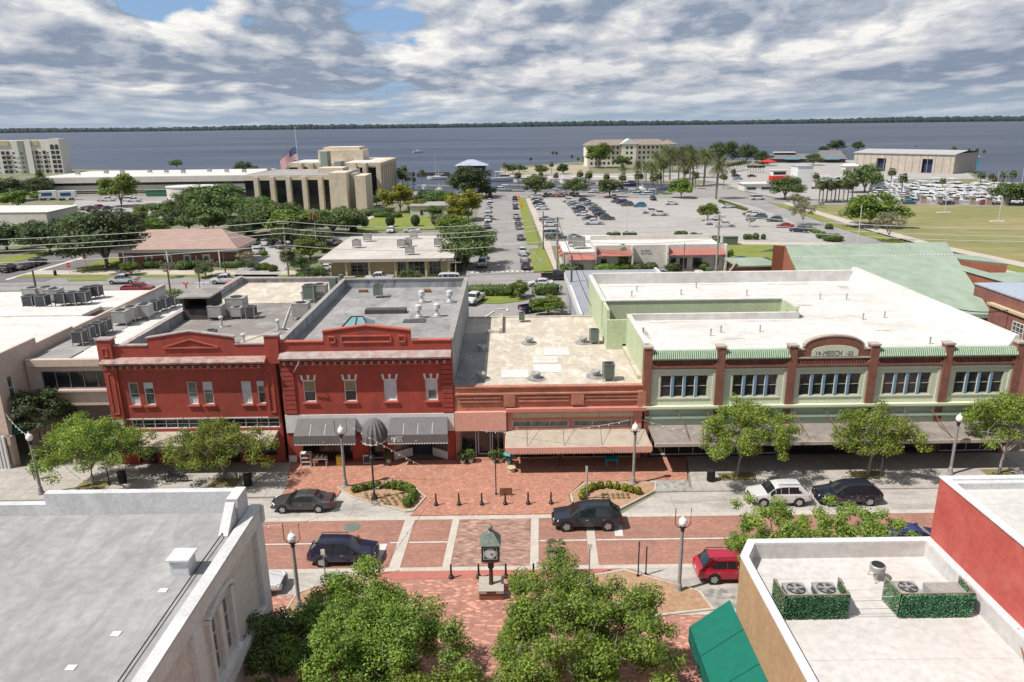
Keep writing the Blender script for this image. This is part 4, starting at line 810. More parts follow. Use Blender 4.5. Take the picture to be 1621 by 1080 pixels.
# ---- the long brick and green building
t = thing('brick_green_building', 'two storey brick and pale green building with a dated arch in its parapet', 'building', (27.5, Yf, 0))
cols_ = [11.75, 18.0, 24.15, 31.15, 37.5, 43.65]
bays = list(zip(cols_, cols_[1:]))
win = [(12.95, 17.05), (19.2, 23.1), (25.0, 30.3), (32.3, 36.4), (38.5, 42.7)]
mb = wall(FN, 11.75, 43.65, 5.1, 8.45, [(a, b, 5.8, 7.8) for a, b in win], .3); mb.build('panel_wall', 'green_panel', t)
mb = MB(); mb.box(11.6, 43.8, Yf - .0, Yf + .3, 8.45, 9.3)
for c in cols_: mb.box(c - .35, c + .35, Yf - .28, Yf + .45, 5.1, 10.35)
for c in cols_: mb.box(c - .3, c + .3, Yf - .1, Yf - .003, 0, 5.1)
for a, b in bays:
    mb.box(a + .35, b - .35, Yf - .22, Yf - .003, 8.55, 8.75)
    x = a + .45
    while x < b - .5: mb.box(x, x + .12, Yf - .16, Yf - .003, 8.8, 9.0); x += .24
    for s, x0 in ((1, a + .35), (-1, b - .35)): mb.add([(x0, Yf - .24, 9.0), (x0 + s * .55, Yf - .24, 8.55), (x0, Yf - .24, 8.55), (x0, Yf - .004, 9.0), (x0 + s * .55, Yf - .004, 8.55), (x0, Yf - .004, 8.55)], [(0, 1, 2), (5, 4, 3), (0, 3, 4, 1), (0, 2, 5, 3)])
# arch
ac, ah, az = 27.65, 2.75, 10.25
pts_ = [(25.15, 10.1)] + [(ac + ah * .9 * math.cos(a), 10.1 + 1.0 * math.sin(a)) for a in [math.pi * (1 - i / 14) for i in range(15)]] + [(30.2, 10.1)]
seg = [(ac + 2.55 * math.cos(math.pi * (1 - i / 14)), 10.25 + .95 * math.sin(math.pi * (1 - i / 14))) for i in range(15)]
front = [(24.5, 9.3), (30.8, 9.3), (30.8, 10.0), (30.2, 10.0)] + seg[::-1] + [(25.1, 10.0), (24.5, 10.0)]
vs = [(x, Yf - .1, z) for x, z in front] + [(x, Yf + .3, z) for x, z in front]; k = len(front)
mb.add(vs, [tuple(range(k)), tuple(range(2 * k - 1, k - 1, -1))] + [(i, k + i, k + (i + 1) % k, (i + 1) % k) for i in range(k)])
mb.build('brick_front', 'brick_brown', t)
mb = MB()
for c in cols_: mb.box(c - .42, c + .42, Yf - .35, Yf + .5, 10.35, 10.5)
for a, b in zip(seg, seg[1:]): mb.bar((a[0], Yf + .1, a[1] + .04), (b[0], Yf + .1, b[1] + .04), .5, .12)
mb.box(24.5, 25.15, Yf - .15, Yf + .35, 10.0, 10.1); mb.box(30.2, 30.8, Yf - .15, Yf + .35, 10.0, 10.1); mb.box(24.5, 30.8, Yf - .2, Yf - .1, 9.25, 9.36); mb.build('stone_coping', 'stone_cap', t)
pl = [(25.75, 9.42), (29.75, 9.42), (29.75, 9.85)] + [(27.75 + 2.0 * math.cos(math.pi * i / 12), 9.85 + .55 * math.sin(math.pi * i / 12)) for i in range(1, 12)] + [(25.75, 9.85)]
k = len(pl); mb = MB(); mb.add([(x, Yf - .16, z) for x, z in pl] + [(x, Yf - .1, z) for x, z in pl], [tuple(range(k))] + [(i, k + i, k + (i + 1) % k, (i + 1) % k) for i in range(k)]); o = mb.build('name_panel', 'green_panel', t)
text('19-', (26.0, Yf - .17, 9.52), .5, 'letter_dark', o); text('MEISCH', (26.7, Yf - .17, 9.5), .62, 'letter_dark', o, sx=.78); text('-22', (28.65, Yf - .17, 9.52), .5, 'letter_dark', o)
for a, b in bays:
    tile = MB()
    if 24 < a < 25: continue
    x = a + .36
    while x < b - .36:
        for j in range(2): tile.cyl(0, 0, 0, 0.001, .001, n=3) if False else None
        tile.tube([(x + .08, Yf - .36, 9.42), (x + .08, Yf - .04, 9.97)], .07, n=6); x += .18
    tile.box(a + .35, b - .35, Yf - .3, Yf - .0, 9.3, 9.42); tile.box(a + .35, b - .35, Yf - .0, Yf + .3, 9.3, 10.02); tile.build('tile_coping', 'green_tile', t)
for i, (a, b) in enumerate(win):
    n = 5 if i == 2 else 4; cw = (b - a) / n
    grp = sash(t, FN, a, b, 5.8, 7.8, 'stone_cap', 'dark_glass', cols=1, rows=2, name='window', fw=.06)
    mb = MB()
    for j in range(1, n): FN.box(mb, a + j * cw - .09, a + j * cw + .09, -.1, .0, 5.85, 7.78)
    mb.build('mullion', 'blue_paint', grp)
    mb = MB()
    for j in range(1, n):
        for s in (-1, 1): FN.box(mb, a + j * cw + s * .115 - .02, a + j * cw + s * .115 + .02, -.12, -.02, 5.85, 7.78)
    mb.build('jamb', 'trim_white', grp)
    mb = MB(); q0, q1 = bays[i][0] + .36, bays[i][1] - .36; FN.box(mb, q0, q1, .003, .12, 8.2, 8.42); FN.box(mb, a - .25, b + .25, .003, .06, 5.62, 5.76); FN.box(mb, q0, q0 + .2, .003, .1, 5.1, 8.2); FN.box(mb, q1 - .2, q1, .003, .1, 5.1, 8.2); mb.build('window_surround', 'green_panel', grp)
mb = MB(); FN.box(mb, 11.4, 44, .002, .42, 4.88, 5.08); FN.box(mb, 11.4, 44, .002, .28, 4.72, 4.88); mb.build('belt_course', 'green_trim_light', t)
mb = wall(FN, 11.6, 43.9, 3.0, 4.72, th=.28, d=-.0); FN.box(mb, 11.7, 43.8, .001, .2, 3.85, 4.1); mb.build('sign_band', 'green_trim', t)
mb = MB(); mb.hexa([(12.0, Yf - 3.6, 2.9), (43.8, Yf - 3.6, 2.9), (43.8, Yf - .02, 3.0), (12.0, Yf - .02, 3.0), (12.0, Yf - 3.6, 3.02), (43.8, Yf - 3.6, 3.02), (43.8, Yf - .02, 3.2), (12.0, Yf - .02, 3.2)]); mb.build('canopy', 'canopy_grey', t)
mb = MB(); mb.box(11.9, 43.9, Yf - 3.72, Yf - 3.6, 2.8, 3.08); mb.build('canopy_edge', 'stone_cap', t)
for x in (14.5, 17.0, 21, 24.6, 27.4, 34.2, 36.6, 41): mb = MB(); mb.tube([(x + .5, Yf - 3.2, 3.05), (x, Yf - .1, 4.6)], .035); mb.build('tie_rod', 'rust', t)
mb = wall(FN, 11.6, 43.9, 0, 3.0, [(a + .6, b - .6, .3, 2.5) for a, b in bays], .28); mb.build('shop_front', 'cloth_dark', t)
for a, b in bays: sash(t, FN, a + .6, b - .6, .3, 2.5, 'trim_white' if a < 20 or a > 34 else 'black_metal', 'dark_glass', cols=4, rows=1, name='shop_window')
mb = MB(); mb.box(11.55, 11.85, Yf + .45, 71.0, 0, 10.5); mb.box(9.6, 9.9, 71.3, 88, 0, 11); mb.box(9.6, 28.5, 74.8, 75.1, 8.0, 11); mb.box(9.6, 11.85, 71.0, 71.3, 0, 10.0); mb.box(28.2, 28.5, 70.8, 74.8, 8, 11.0); mb.box(9.6, 41.8, 88, 88.3, 0, 9.9)
mb.build('side_wall', 'green_pale', t)
mb = MB(); mb.box(11.85, 43.3, Yf + .45, 70.8, 9.85, 10.0); mb.box(28.5, 43.3, 70.8, 88, 9.85, 10.001); mb.box(9.9, 28.5, 75.1, 88, 9.85, 10.0); mb.box(11.85, 28.2, 71.0, 74.8, 7.0, 7.1); mb.build('roof', 'roof_white', t)
mb = MB(); mb.box(11.5, 11.95, Yf + .5, 71, 10.5, 10.62); mb.box(11.95, 28.55, 70.65, 71.0, 10.0, 10.65); mb.box(9.5, 28.7, 74.7, 75.15, 11, 11.12) ; mb.box(28.2, 28.65, 71.0, 74.7, 11, 11.12); mb.box(9.5, 10.0, 75.15, 88.3, 11, 11.12); mb.box(10.0, 42.2, 87.9, 88.4, 9.95, 11.3); mb.box(9.92, 10.05, 75.2, 88.3, 10.0, 11.0)
mb.hexa([(42.9, Yf + .45, 9.9), (43.8, Yf + .45, 9.9), (42.1, 88.45, 9.9), (41.0, 88.45, 9.9), (43.4, Yf + .45, 10.9), (43.8, Yf + .45, 10.9), (42.1, 88.45, 11.6), (41.6, 88.45, 11.6)]); mb.build('parapet', 'roof_white', t)
mb = MB(); mb.box(43.85, 43.9, Yf + .3, 88, 0, 10.0); mb.build('east_wall', 'brick_brown', t)
def blotch(parent, x, y, rx, ry, z, sd_, m='roof_stain', name='water_stain'):
    q = random.Random(sd_); n = 18; mb = MB(); k = [q.uniform(.45, 1.0) for _ in range(n)]; k = [(k[i - 1] + k[i]) / 2 for i in range(n)]
    mb.poly([(x + rx * k[i] * math.cos(6.2832 * i / n), y + ry * k[i] * math.sin(6.2832 * i / n), z) for i in range(n)]); mb.build(name, m, parent)
for i, q in enumerate(((14.5, 86.6, 4.5, .35), (24, 86.9, 5, .3), (33, 86.6, 3.2, .35), (16, 70.0, 3.5, .22), (25, 69.9, 3.4, .3), (31, 76, 1.8, .5), (39, 84.5, .7, 1.6), (20, 64, 1.4, .4), (35, 66, 1.6, .35), (12.6, 66, .35, 2.5))): blotch(t, *q, 10.006, i)
# ---- foreground building, lower left
t = thing('grey_roof_building', 'pale building with a silver grey flat roof at the lower left', 'building', (-14, 34, 0))
fe = Fr(-13.2, 0, 90)
hol = [(27.2, 28.1, 5.5, 8.4), (28.5, 29.5, 5.5, 8.4), (22, 23, 5.5, 8.4)]
mb = wall(fe, -5, 34.1, 0, 10.1, hol, .35); mb.box(-55, -13.55, 33.75, 34.1, 0, 10.1); mb.build('wall', 'stucco_white', t)
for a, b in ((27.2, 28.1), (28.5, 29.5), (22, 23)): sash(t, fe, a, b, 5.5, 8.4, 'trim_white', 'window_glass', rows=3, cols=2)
mb = MB()
fe.box(mb, -5, 34.2, .003, .16, 9.3, 10.15); fe.box(mb, 33.2, 34.15, .003, .22, 0, 9.3); fe.box(mb, 25.3, 26.2, .003, .22, 0, 9.3); fe.box(mb, 17.3, 18.2, .003, .22, 0, 9.3)
fe.box(mb, -5, 33.2, .003, .3, 4.6, 4.95); fe.box(mb, -5, 33.2, .003, .2, 4.3, 4.6); fe.box(mb, 26.95, 27.18, .003, .14, 5.1, 8.6); fe.box(mb, 28.12, 28.48, .003, .12, 5.1, 8.5); fe.box(mb, 29.52, 29.8, .003, .14, 5.1, 8.6); fe.box(mb, 26.8, 29.9, .003, .3, 5.05, 5.35)
for i in range(10):
    a, b = math.pi * i / 10, math.pi * (i + 1) / 10
    mb.bar(fe.p(28.4 - 1.5 * math.cos(a), .12, 8.55 + .6 * math.sin(a)), fe.p(28.4 - 1.5 * math.cos(b), .12, 8.55 + .6 * math.sin(b)), .24, .2)
mb.box(-55, -12.9, 34.1, 34.35, 9.3, 10.2); mb.build('trim', 'trim_white', t)
mb = MB(); mb.box(-55, -13.25, -5, 33.6, 10.0, 10.12); mb.build('roof', 'roof_silver', t)
mb = MB(); mb.box(-23.6, -13.9, 33.6, 34.0, 10.0, 11.35); mb.box(-55, -23.6, 33.6, 34.0, 10.0, 10.75); mb.box(-14.1, -13.55, 32.7, 34.0, 10.0, 11.4); mb.hexa([(-14.1, 31.3, 10.1), (-13.65, 31.3, 10.1), (-13.65, 32.6, 10.1), (-14.1, 32.6, 10.1), (-14.1, 31.3, 10.2), (-13.65, 31.3, 10.2), (-13.65, 32.6, 11.3), (-14.1, 32.6, 11.3)])
mb.box(-13.5, -12.95, -5, 34.2, 10.16, 10.3); mb.build('parapet', 'parapet_white', t)
mb = MB(); mb.tube([(-13.9, 32.5, 10.3), (-14.0, 28, 10.25), (-14.0, 10, 10.25)], .03); mb.build('cable', 'wire_dark', t)
mb = MB()
for x, y in ((-15.05, 27.0), (-15.65, 24.25), (-16.35, 22.4)): mb.box(x, x + .35, y, y + .28, 10.125, 10.15)
mb.build('roof_vent', 'trim_white', t)
mb = MB(); mb.box(-15.0, -14.2, 28.2, 29.0, 10.12, 10.85); o = single('roof_box', mb, 'parapet_white', 'white roof box with a metal lid on the silver grey roof', 'roof vent'); mb = MB(); mb.box(-15.1, -14.1, 28.1, 29.1, 10.86, 10.95); mb.build('lid', 'metal_coping', o)
# ---- foreground tan building, lower right
t = thing('tan_building', 'tan building with a white roof and chamfered corner at the lower right', 'building', (16, 34, 0))
out = [(11.45, -5), (21.8, -5), (21.8, 34.1), (12.3, 34.1), (11.45, 32.6)]
def ring(mb, p, inner, z0, z1, m=0, closed=True):
    n = len(p)
    for i in range(n if closed else n - 1):
        j = (i + 1) % n; mb.hexa([(*p[i], z0), (*p[j], z0), (*inner[j], z0), (*inner[i], z0), (*p[i], z1), (*p[j], z1), (*inner[j], z1), (*inner[i], z1)], m)
def inset(p, d):
    n = len(p); r = []
    for i in range(n):
        a, b, c = Vector(p[i - 1]), Vector(p[i]), Vector(p[(i + 1) % n]); e1 = (b - a).normalized(); e2 = (c - b).normalized()
        n1_, n2_ = Vector((-e1.y, e1.x)), Vector((-e2.y, e2.x)); bi = (n1_ + n2_); bi = bi / max(.2, bi.dot(n1_)) ; r.append(tuple(b + bi * d))
    return r
ins = inset(out, .35)
mb = MB(); ring(mb, out, ins, 0, 7.85); mb.build('wall', 'tan_stucco', t)
mb = MB(); mb.prism(ins, 6.85, 6.98); mb.build('roof', 'roof_white_near', t)
mb = MB(); ring(mb, inset(out, .352), inset(out, .39), 6.98, 7.84); mb.build('parapet', 'roof_white_near', t)
mb = MB(); ring(mb, inset(out, -.04), inset(out, .37), 7.85, 7.91); mb.build('coping', 'metal_coping', t)
ft = Fr(11.45, 0, -90)
mb = MB(); ft.box(mb, -20.6, -19.8, .003, .06, 3.0, 5.4); ft.box(mb, -20.5, -19.9, .06, .065, 3.1, 5.3, 1); mb.build('window', ['trim_white', 'dark_glass'], t)
mb = MB()
A = [(11.42, 35.4 - 2.6, 4.3), (11.42, 26.0, 4.3), (9.0, 33.6, 3.2), (9.0, 25.9, 3.2)]
x1, x0, za, zb, zc = 11.42, 9.3, 4.6, 3.1, 2.2; y0, y1 = 26.4, 33.6
mb.add([(x1, y0, za), (x1, y1, za), (x0, y1 - .2, zb), (x0, y0, zb), (x0, y0, zc), (x0, y1 - .2, zc), (x1, y0, zc), (x1, y1, zc)], [(0, 1, 2, 3), (3, 2, 5, 4), (0, 3, 4, 6), (1, 7, 5, 2)])
a = mb.build('awning', 'green_awning', t)
mb = MB()
for f in (.33, .67): mb.bar((x1, y0 + (y1 - y0) * f, za + .015), (x0, y0 + (y1 - .2 - y0) * f, zb + .015), .03, .02)
mb.bar((x0, y0, zb + .01), (x0, y1 - .2, zb + .01), .04, .04); mb.build('seam', 'dark_green_cloth', a)
# ---- foreground red building
t = thing('red_stucco_building', 'red stucco building with a white roof at the right edge, behind the tan one', 'building', (28, 34, 0))
mb = MB(); mb.box(21.82, 22.15, -5, 34.1, 0, 11.35); mb.box(22.15, 60, 33.8, 34.1, 0, 11.35); mb.build('wall', 'red_stucco', t)
mb = MB(); mb.box(22.15, 60, -5, 33.8, 10.9, 11.0); mb.build('roof', 'roof_white_near', t)
mb = MB(); mb.box(21.76, 22.2, -5, 34.15, 11.35, 11.41); mb.box(22.2, 60, 33.75, 34.15, 11.35, 11.41); mb.build('coping', 'metal_coping', t)
mb = MB(); mb.box(22.2, 60, 33.4, 33.8, 11.0, 11.34); mb.build('parapet', 'parapet_white', t)
# ------------------------------------------------------------------ street furniture
def make_lamp(name='street_lamp', h=4.75, arms=True):
    t = thing(name, 'x', 'street lamp', (0, 0, 0))
    mb = MB(); mb.lathe(0, 0, [(.26, 0), (.26, .12), (.2, .2), (.17, .55), (.12, .7), (.115, 3.0), (.095, h - .35)], 12); mb.build('post', 'pole_grey', t)
    mb = MB(); mb.lathe(0, 0, [(.1, h - .35), (.14, h - .3), (.1, h - .2), (.17, h - .08), (.19, h)], 12); mb.build('collar', 'black_metal', t)
    mb = MB(); mb.lathe(0, 0, [(.13, h), (.24, h + .14), (.27, h + .3), (.22, h + .48), (.12, h + .58), (.05, h + .66), (.03, h + .78), (.0, h + .84)], 14); mb.build('globe', 'globe', t)
    if arms:
        mb = MB()
        for s in (-1, 1): mb.tube([(0, 0, h - .2), (s * .3, 0, h - .05), (s * .48, 0, h + .2), (s * .48, 0, h + 1.25)], .025)
        mb.build('light_string_arm', 'black_metal', t)
    return t
lamp = make_lamp(); plain = make_lamp('street_lamp', arms=False)
LG = 'globe street lamps of the old main street'
move(lamp, (-13.9, 55.6, .1), 0, 'grey lamp post with white globe beside the left awning and mulched bed', LG)
dup(lamp, (10.0, 55.4, .1), 0, 'grey lamp post with white globe in front of the cream canopy', LG)
dup(lamp, (10.55, 40.8, 0), 0, 'grey lamp post with white globe beside the red car', LG)
dup(lamp, (-13.4, 39.6, 0), 0, 'grey lamp post with white globe between the silver roof and the navy SUV', LG)
move(plain, (-38.8, 55.0, .13), 0, 'grey lamp post with white globe at the far left by the beige corner building', LG)
dup(plain, (36.8, 56.3, .13), 0, 'grey lamp post with white globe before the brick and green building, far right', LG)
# dark sign lamp in the planter
t = thing('banner_post', 'black post with a finial standing in the left mulch bed', 'post', (-11.1, 53.4, .14))
mb = MB(); mb.lathe(-11.1, 53.4, [(.28, .14), (.25, .3), (.13, .5), (.08, .7), (.07, 3.3)], 12); mb.build('post', 'black_metal', t)
mb = MB(); mb.lathe(-11.1, 53.4, [(.1, 3.3), (.2, 3.4), (.2, 3.75), (.06, 3.95), (.02, 4.3)], 4); mb.box(-11.35, -10.9, 53.37, 53.43, 3.5, 3.95); mb.build('lantern_cap', 'black_metal', t)
# plaza clock
t = thing('street_clock', 'four sided street clock with a grey green hipped cap on a stone plinth', 'clock', (-1.45, 40.9, .06)); X, Y = -1.45, 40.9
mb = MB(); mb.box(X - .75, X + .75, Y - .75, Y + .75, .06, .55); mb.build('plinth_base', 'brick_brown', t)
mb = MB(); mb.box(X - .8, X + .8, Y - .8, Y + .8, .55, .75); mb.build('plinth', 'stone_cap', t)
mb = MB(); mb.box(X - .28, X + .3, Y - .81, Y - .803, .58, .72); mb.build('plaque', 'bronze', t)
mb = MB(); mb.lathe(X, Y, [(.17, .75), (.14, .85), (.12, 1.9), (.2, 1.95), (.2, 2.35), (.16, 2.45)], 12); mb.build('post', 'bronze', t)
mb = MB(); s = .58; mb.hexa([(X - .25, Y - .25, 2.4), (X + .25, Y - .25, 2.4), (X + .25, Y + .25, 2.4), (X - .25, Y + .25, 2.4), (X - s, Y - s, 2.7), (X + s, Y - s, 2.7), (X + s, Y + s, 2.7), (X - s, Y + s, 2.7)]); s = .54; mb.box(X - s, X + s, Y - s, Y + s, 2.7, 3.85); mb.build('case', 'bronze', t)
for dx_, dy_ in ((0, -1), (1, 0), (-1, 0)):
    o = None; fr_ = Fr(X + dx_ * .54, Y + dy_ * .54, 0 if dy_ else (90 if dx_ > 0 else -90))
    mb = MB(); fr_.box(mb, -.43, .43, .003, .02, 2.86, 3.7); o = mb.build('clock_face', 'metal_coping', t)
    mb = MB(); fr_.box(mb, -.38, .38, .02, .025, 2.9, 3.66); mb.build('corner_plate', 'dark_green_cloth', o)
    mb = MB(); mb.add([fr_.p(.37 * math.cos(6.283 * i / 24), .03, 3.28 + .37 * math.sin(6.283 * i / 24)) for i in range(24)], [tuple(range(24))]); mb.build('dial', 'clock_face', o)
    mb = MB()
    for i in range(12): a = 6.2832 * i / 12; mb.bar(fr_.p(.28 * math.cos(a), .036, 3.28 + .28 * math.sin(a)), fr_.p(.34 * math.cos(a), .036, 3.28 + .34 * math.sin(a)), .03, .01)
    mb.bar(fr_.p(0, .04, 3.28), fr_.p(.2, .04, 3.05), .035, .012); mb.bar(fr_.p(0, .04, 3.28), fr_.p(.17, .04, 3.3), .045, .012); mb.build('hands', 'black_metal', o)
mb = MB(); s, s2 = .66, .2; mb.hexa([(X - s, Y - s, 3.85), (X + s, Y - s, 3.85), (X + s, Y + s, 3.85), (X - s, Y + s, 3.85), (X - s2, Y - s2, 4.5), (X + s2, Y - s2, 4.5), (X + s2, Y + s2, 4.5), (X - s2, Y + s2, 4.5)]); mb.build('cap', 'copper_green', t)
mb = MB(); mb.lathe(X, Y, [(.16, 4.5), (.08, 4.58), (.09, 4.64)], 10); mb.sphere((X, Y, 4.78), .17, 12, 8); mb.build('finial', 'copper_green', t)
# bollards
b0 = thing('bollard', 'x', 'bollard', (0, 0, 0)); mb = MB(); mb.lathe(0, 0, [(.17, 0), (.19, .06), (.17, .16), (.1, .24), (.075, .32), (.06, .95), (.075, .98), (.04, 1.04)], 10); mb.build('shaft', 'black_metal', b0)
first = True
nm = ['first', 'second', 'third', 'fourth', 'fifth', 'sixth']
for i, x in enumerate((-6.05, -4.25, -2.45, -.6, 1.2, 3.0)):
    l = f'{nm[i]} black bollard from the left in the row across the north brick plaza'
    (move if first else dup)(b0, (x, 52.25, .1), 0, l, 'black bollards closing the brick plazas'); first = False
for i, x in enumerate((-4.15, -2.33, -.53, 1.3)): dup(b0, (x, 42.55, .07), 0, f'{nm[i]} black bollard from the left in the row beside the street clock', 'black bollards closing the brick plazas')
# bins
b0 = thing('litter_bin', 'x', 'litter bin', (0, 0, 0)); mb = MB()
for i in range(18): a = 6.2832 * i / 18; mb.box(.31 * math.cos(a) - .025, .31 * math.cos(a) + .025, .31 * math.sin(a) - .025, .31 * math.sin(a) + .025, .05, .95)
mb.cyl(0, 0, .03, .9, .28); mb.build('basket', 'black_metal', b0); mb = MB(); mb.lathe(0, 0, [(.36, .93), (.36, 1.0), (.2, 1.06)], 16); mb.build('lid', 'black_metal', b0)
LB = 'black litter bins on the pavement'
move(b0, (-22.1, 56.0, .13), 0, 'black litter bin behind the corner of the silver grey roof', LB); dup(b0, (16.5, 55.7, .13), 0, 'black litter bin beside the street tree by the white SUV', LB); dup(b0, (-33.0, 56.8, .13), 0, 'black litter bin on the left pavement, left of the motorbike', LB)
# slim posts and signs
def post(x, y, h, lbl, sign=None, z=0.1, m='black_metal', facing=0):
    t = thing('sign_post', lbl, 'sign post', (x, y, z)); mb = MB(); mb.cyl(x, y, z, z + h, .045, n=8); mb.cyl(x, y, z, z + .12, .1, n=8); mb.build('post', m, t)
    if sign:
        sm, w_, hh = sign; mb = MB(); fr_ = Fr(x, y, facing); fr_.box(mb, -w_ / 2, w_ / 2, .05, .08, z + h - hh, z + h); mb.build('sign_plate', sm, t)
    return t
post(-1.35, 53.9, 3.2, 'tall black post standing on the brick plaza behind the fourth bollard')
mb = MB(); mb.box(-1.05, -.05, 53.7, 53.78, .1, .75); mb.box(-1.05, -.95, 53.5, 54.0, .1, .14); mb.box(-.15, -.05, 53.5, 54.0, .1, .14); single('board_sign', mb, 'rust', 'low brown notice board standing by the tall black post', 'board', (-.5, 53.7, .1))
post(5.9, 52.9, 2.9, 'grey post with a narrow sign above the dark SUV', ('pole_grey', .3, .6), m='pole_grey', facing=-60)
post(-9.35, 42.9, 2.5, 'dark post right of the navy SUV by the plaza tree'); post(-12.6, 43.0, 2.0, 'thin grey post with a small sign in front of the navy SUV', ('trim_white', .28, .4), m='pole_grey')
post(5.0, 42.6, 2.4, 'slender grey post with a small pale round sign by the right plaza tree', ('trim_white', .3, .35), m='pole_grey'); post(8.2, 42.4, 2.6, 'dark post, left one of a pair by the right plaza tree'); post(8.75, 42.6, 2.1, 'dark post, right one of a pair by the right plaza tree')
post(-33.9, 56.4, 1.6, 'thin dark parking post on the left pavement'); post(30.9, 56.2, 2.7, 'pale grey parking sign post under the middle right street tree', ('trim_white', .3, .45), m='pole_grey')
# string lights
def string(a, b, sag, n, lbl, m='wire', r=.015):
    a, b = Vector(a), Vector(b); pts = []
    for i in range(13): f = i / 12; p = a.lerp(b, f); p.z -= sag * 4 * f * (1 - f); pts.append(p)
    t = thing('string_lights', lbl, 'string lights', tuple(a)); mb = MB(); mb.tube(pts, r, n=5); mb.build('wire', m, t)
    mb = MB()
    for i in range(1, n): f = i / n; p = a.lerp(b, f); p.z -= sag * 4 * f * (1 - f) + .1; mb.sphere(p, .05, 6, 4)
    o = mb.build('bulbs', 'bulb', t); o.name = 'bulb'; return t
string((-13.42, 55.6, 5.8), (-5.3, 56.5, .25), .25, 14, 'string of bulbs sloping from the left lamp post down to the brick plaza')
string((9.5, 55.4, 5.8), (-3.0, 60.2, 3.0), .5, 16, 'string of bulbs between the right lamp post and the terracotta building')
string((-13.9, 39.6, 5.9), (-23, 42, 6.1), .5, 10, 'string of bulbs leaving the lamp post beside the silver grey roof')
string((10.5, 55.4, 5.8), (24.5, 56.2, 4.2), .8, 16, 'string of bulbs from the right lamp post into the street trees')
string((-12.9, 39.6, 6.0), (-8.2, 53.0, 3.4), .6, 12, 'string of bulbs crossing the brick road above the navy SUV')
string((-38.8, 55.2, 5.2), (-44.0, 60.1, 5.2), .4, 8, 'string of bulbs from the far left lamp post to the beige building')
# shop goods
t = thing('book_rack', 'white shelf of wares outside the left awning shop', 'shelf', (-18.2, 59.6, .1)); mb = MB()
for z in (.1, .5, .9, 1.3): mb.box(-18.6, -17.7, 59.4, 59.9, z, z + .06)
mb.box(-18.6, -18.55, 59.4, 59.9, .1, 1.4); mb.box(-17.75, -17.7, 59.4, 59.9, .1, 1.4); mb.build('frame', 'trim_white', t); mb = MB()
for i in range(18): x = -18.5 + (i % 6) * .13; z = .17 + (i // 6) * .4; mb.box(x, x + .1, 59.45, 59.8, z, z + .28)
mb.build('goods', 'rust', t)
t = thing('display_table', 'white table of wares outside the left awning shop', 'table', (-17, 59.6, .1)); mb = MB(); mb.box(-17.5, -16.3, 59.3, 59.9, .8, .86)
for x, y in ((-17.45, 59.35), (-16.4, 59.35), (-17.45, 59.85), (-16.4, 59.85)): mb.box(x, x + .05, y, y + .05, .1, .8)
mb.build('table', 'trim_white', t); mb = MB()
for i in range(8): mb.box(-17.45 + i * .14, -17.35 + i * .14, 59.4, 59.8, .865, .95 + .1 * (i % 3))
mb.build('goods', 'cream_paint', t)
mb = MB(); mb.box(-15.5, -14.9, 59.5, 59.9, .1, 1.0); mb.box(-15.45, -14.95, 59.45, 59.5, .3, .95); single('display_cabinet', mb, 'yellow_paint', 'small yellow display cabinet outside the left awning shop', 'cabinet', (-15.2, 59.7, .1))
mb = MB(); mb.box(-13.2, -12.5, 59.9, 60.0, .1, .9); mb.box(-13.15, -12.55, 59.88, 59.9, .2, .8, 1); single('a_board', mb, ['trim_white', 'cloth_dark'], 'white notice board leaning by the dome awning doorway', 'board', (-12.9, 59.9, .1))
# cafe things under the cream canopy
mb = MB(); mb.lathe(-.2, 58.6, [(.03, .1), (.03, 1.6)], 6); mb.lathe(-.2, 58.6, [(.6, 1.5), (.3, 1.7), (.03, 1.8)], 8); single('blue_parasol', mb, 'aqua', 'small turquoise parasol at the left end of the cream canopy', 'parasol', (-.2, 58.6, .1))
mb = MB(); mb.box(8.1, 9.2, 58.3, 59.1, .85, .92)
for x, y in ((8.15, 58.35), (9.1, 58.35), (8.15, 59.05), (9.1, 59.05)): mb.box(x, x + .05, y, y + .05, .1, .85)
single('cafe_table', mb, 'aqua', 'turquoise table under the right end of the cream canopy', 'table', (8.6, 58.7, .1))
mb = MB(); mb.cyl(-.1, 58.0, .1, .45, .32, n=12); mb.cyl(-.1, 58.0, .45, .5, .4, n=12); single('round_bench', mb, 'cream_paint', 'pale round seat at the left end of the cream canopy', 'bench', (-.3, 58.0, .1))
# motorbike on left pavement
t = thing('motorcycle', 'small parked motorbike half hidden behind the silver grey parapet', 'motorcycle', (-28.5, 56.8, .13))
for x in (-29.1, -27.8):
    mb = MB(); fr_ = Fr(x, 56.8, 0); mb.tube([fr_.p(.3 * math.cos(a), 0, .45 + .3 * math.sin(a)) for a in [6.283 * i / 14 for i in range(15)]], .05); mb.build('wheel', 'tyre', t)
mb = MB(); mb.tube([(-29.1, 56.8, .45), (-28.9, 56.8, 1.1)], .04); mb.box(-28.9, -28.1, 56.7, 56.9, .6, .95); mb.tube([(-28.9, 56.5, 1.15), (-28.9, 57.1, 1.15)], .03); mb.tube([(-28.3, 56.8, .7), (-27.8, 56.8, .45)], .05); mb.build('body', 'black_plastic', t)
mb = MB(); mb.box(-28.35, -27.7, 56.68, 56.92, .92, 1.02); mb.build('seat', 'cloth_dark', t)
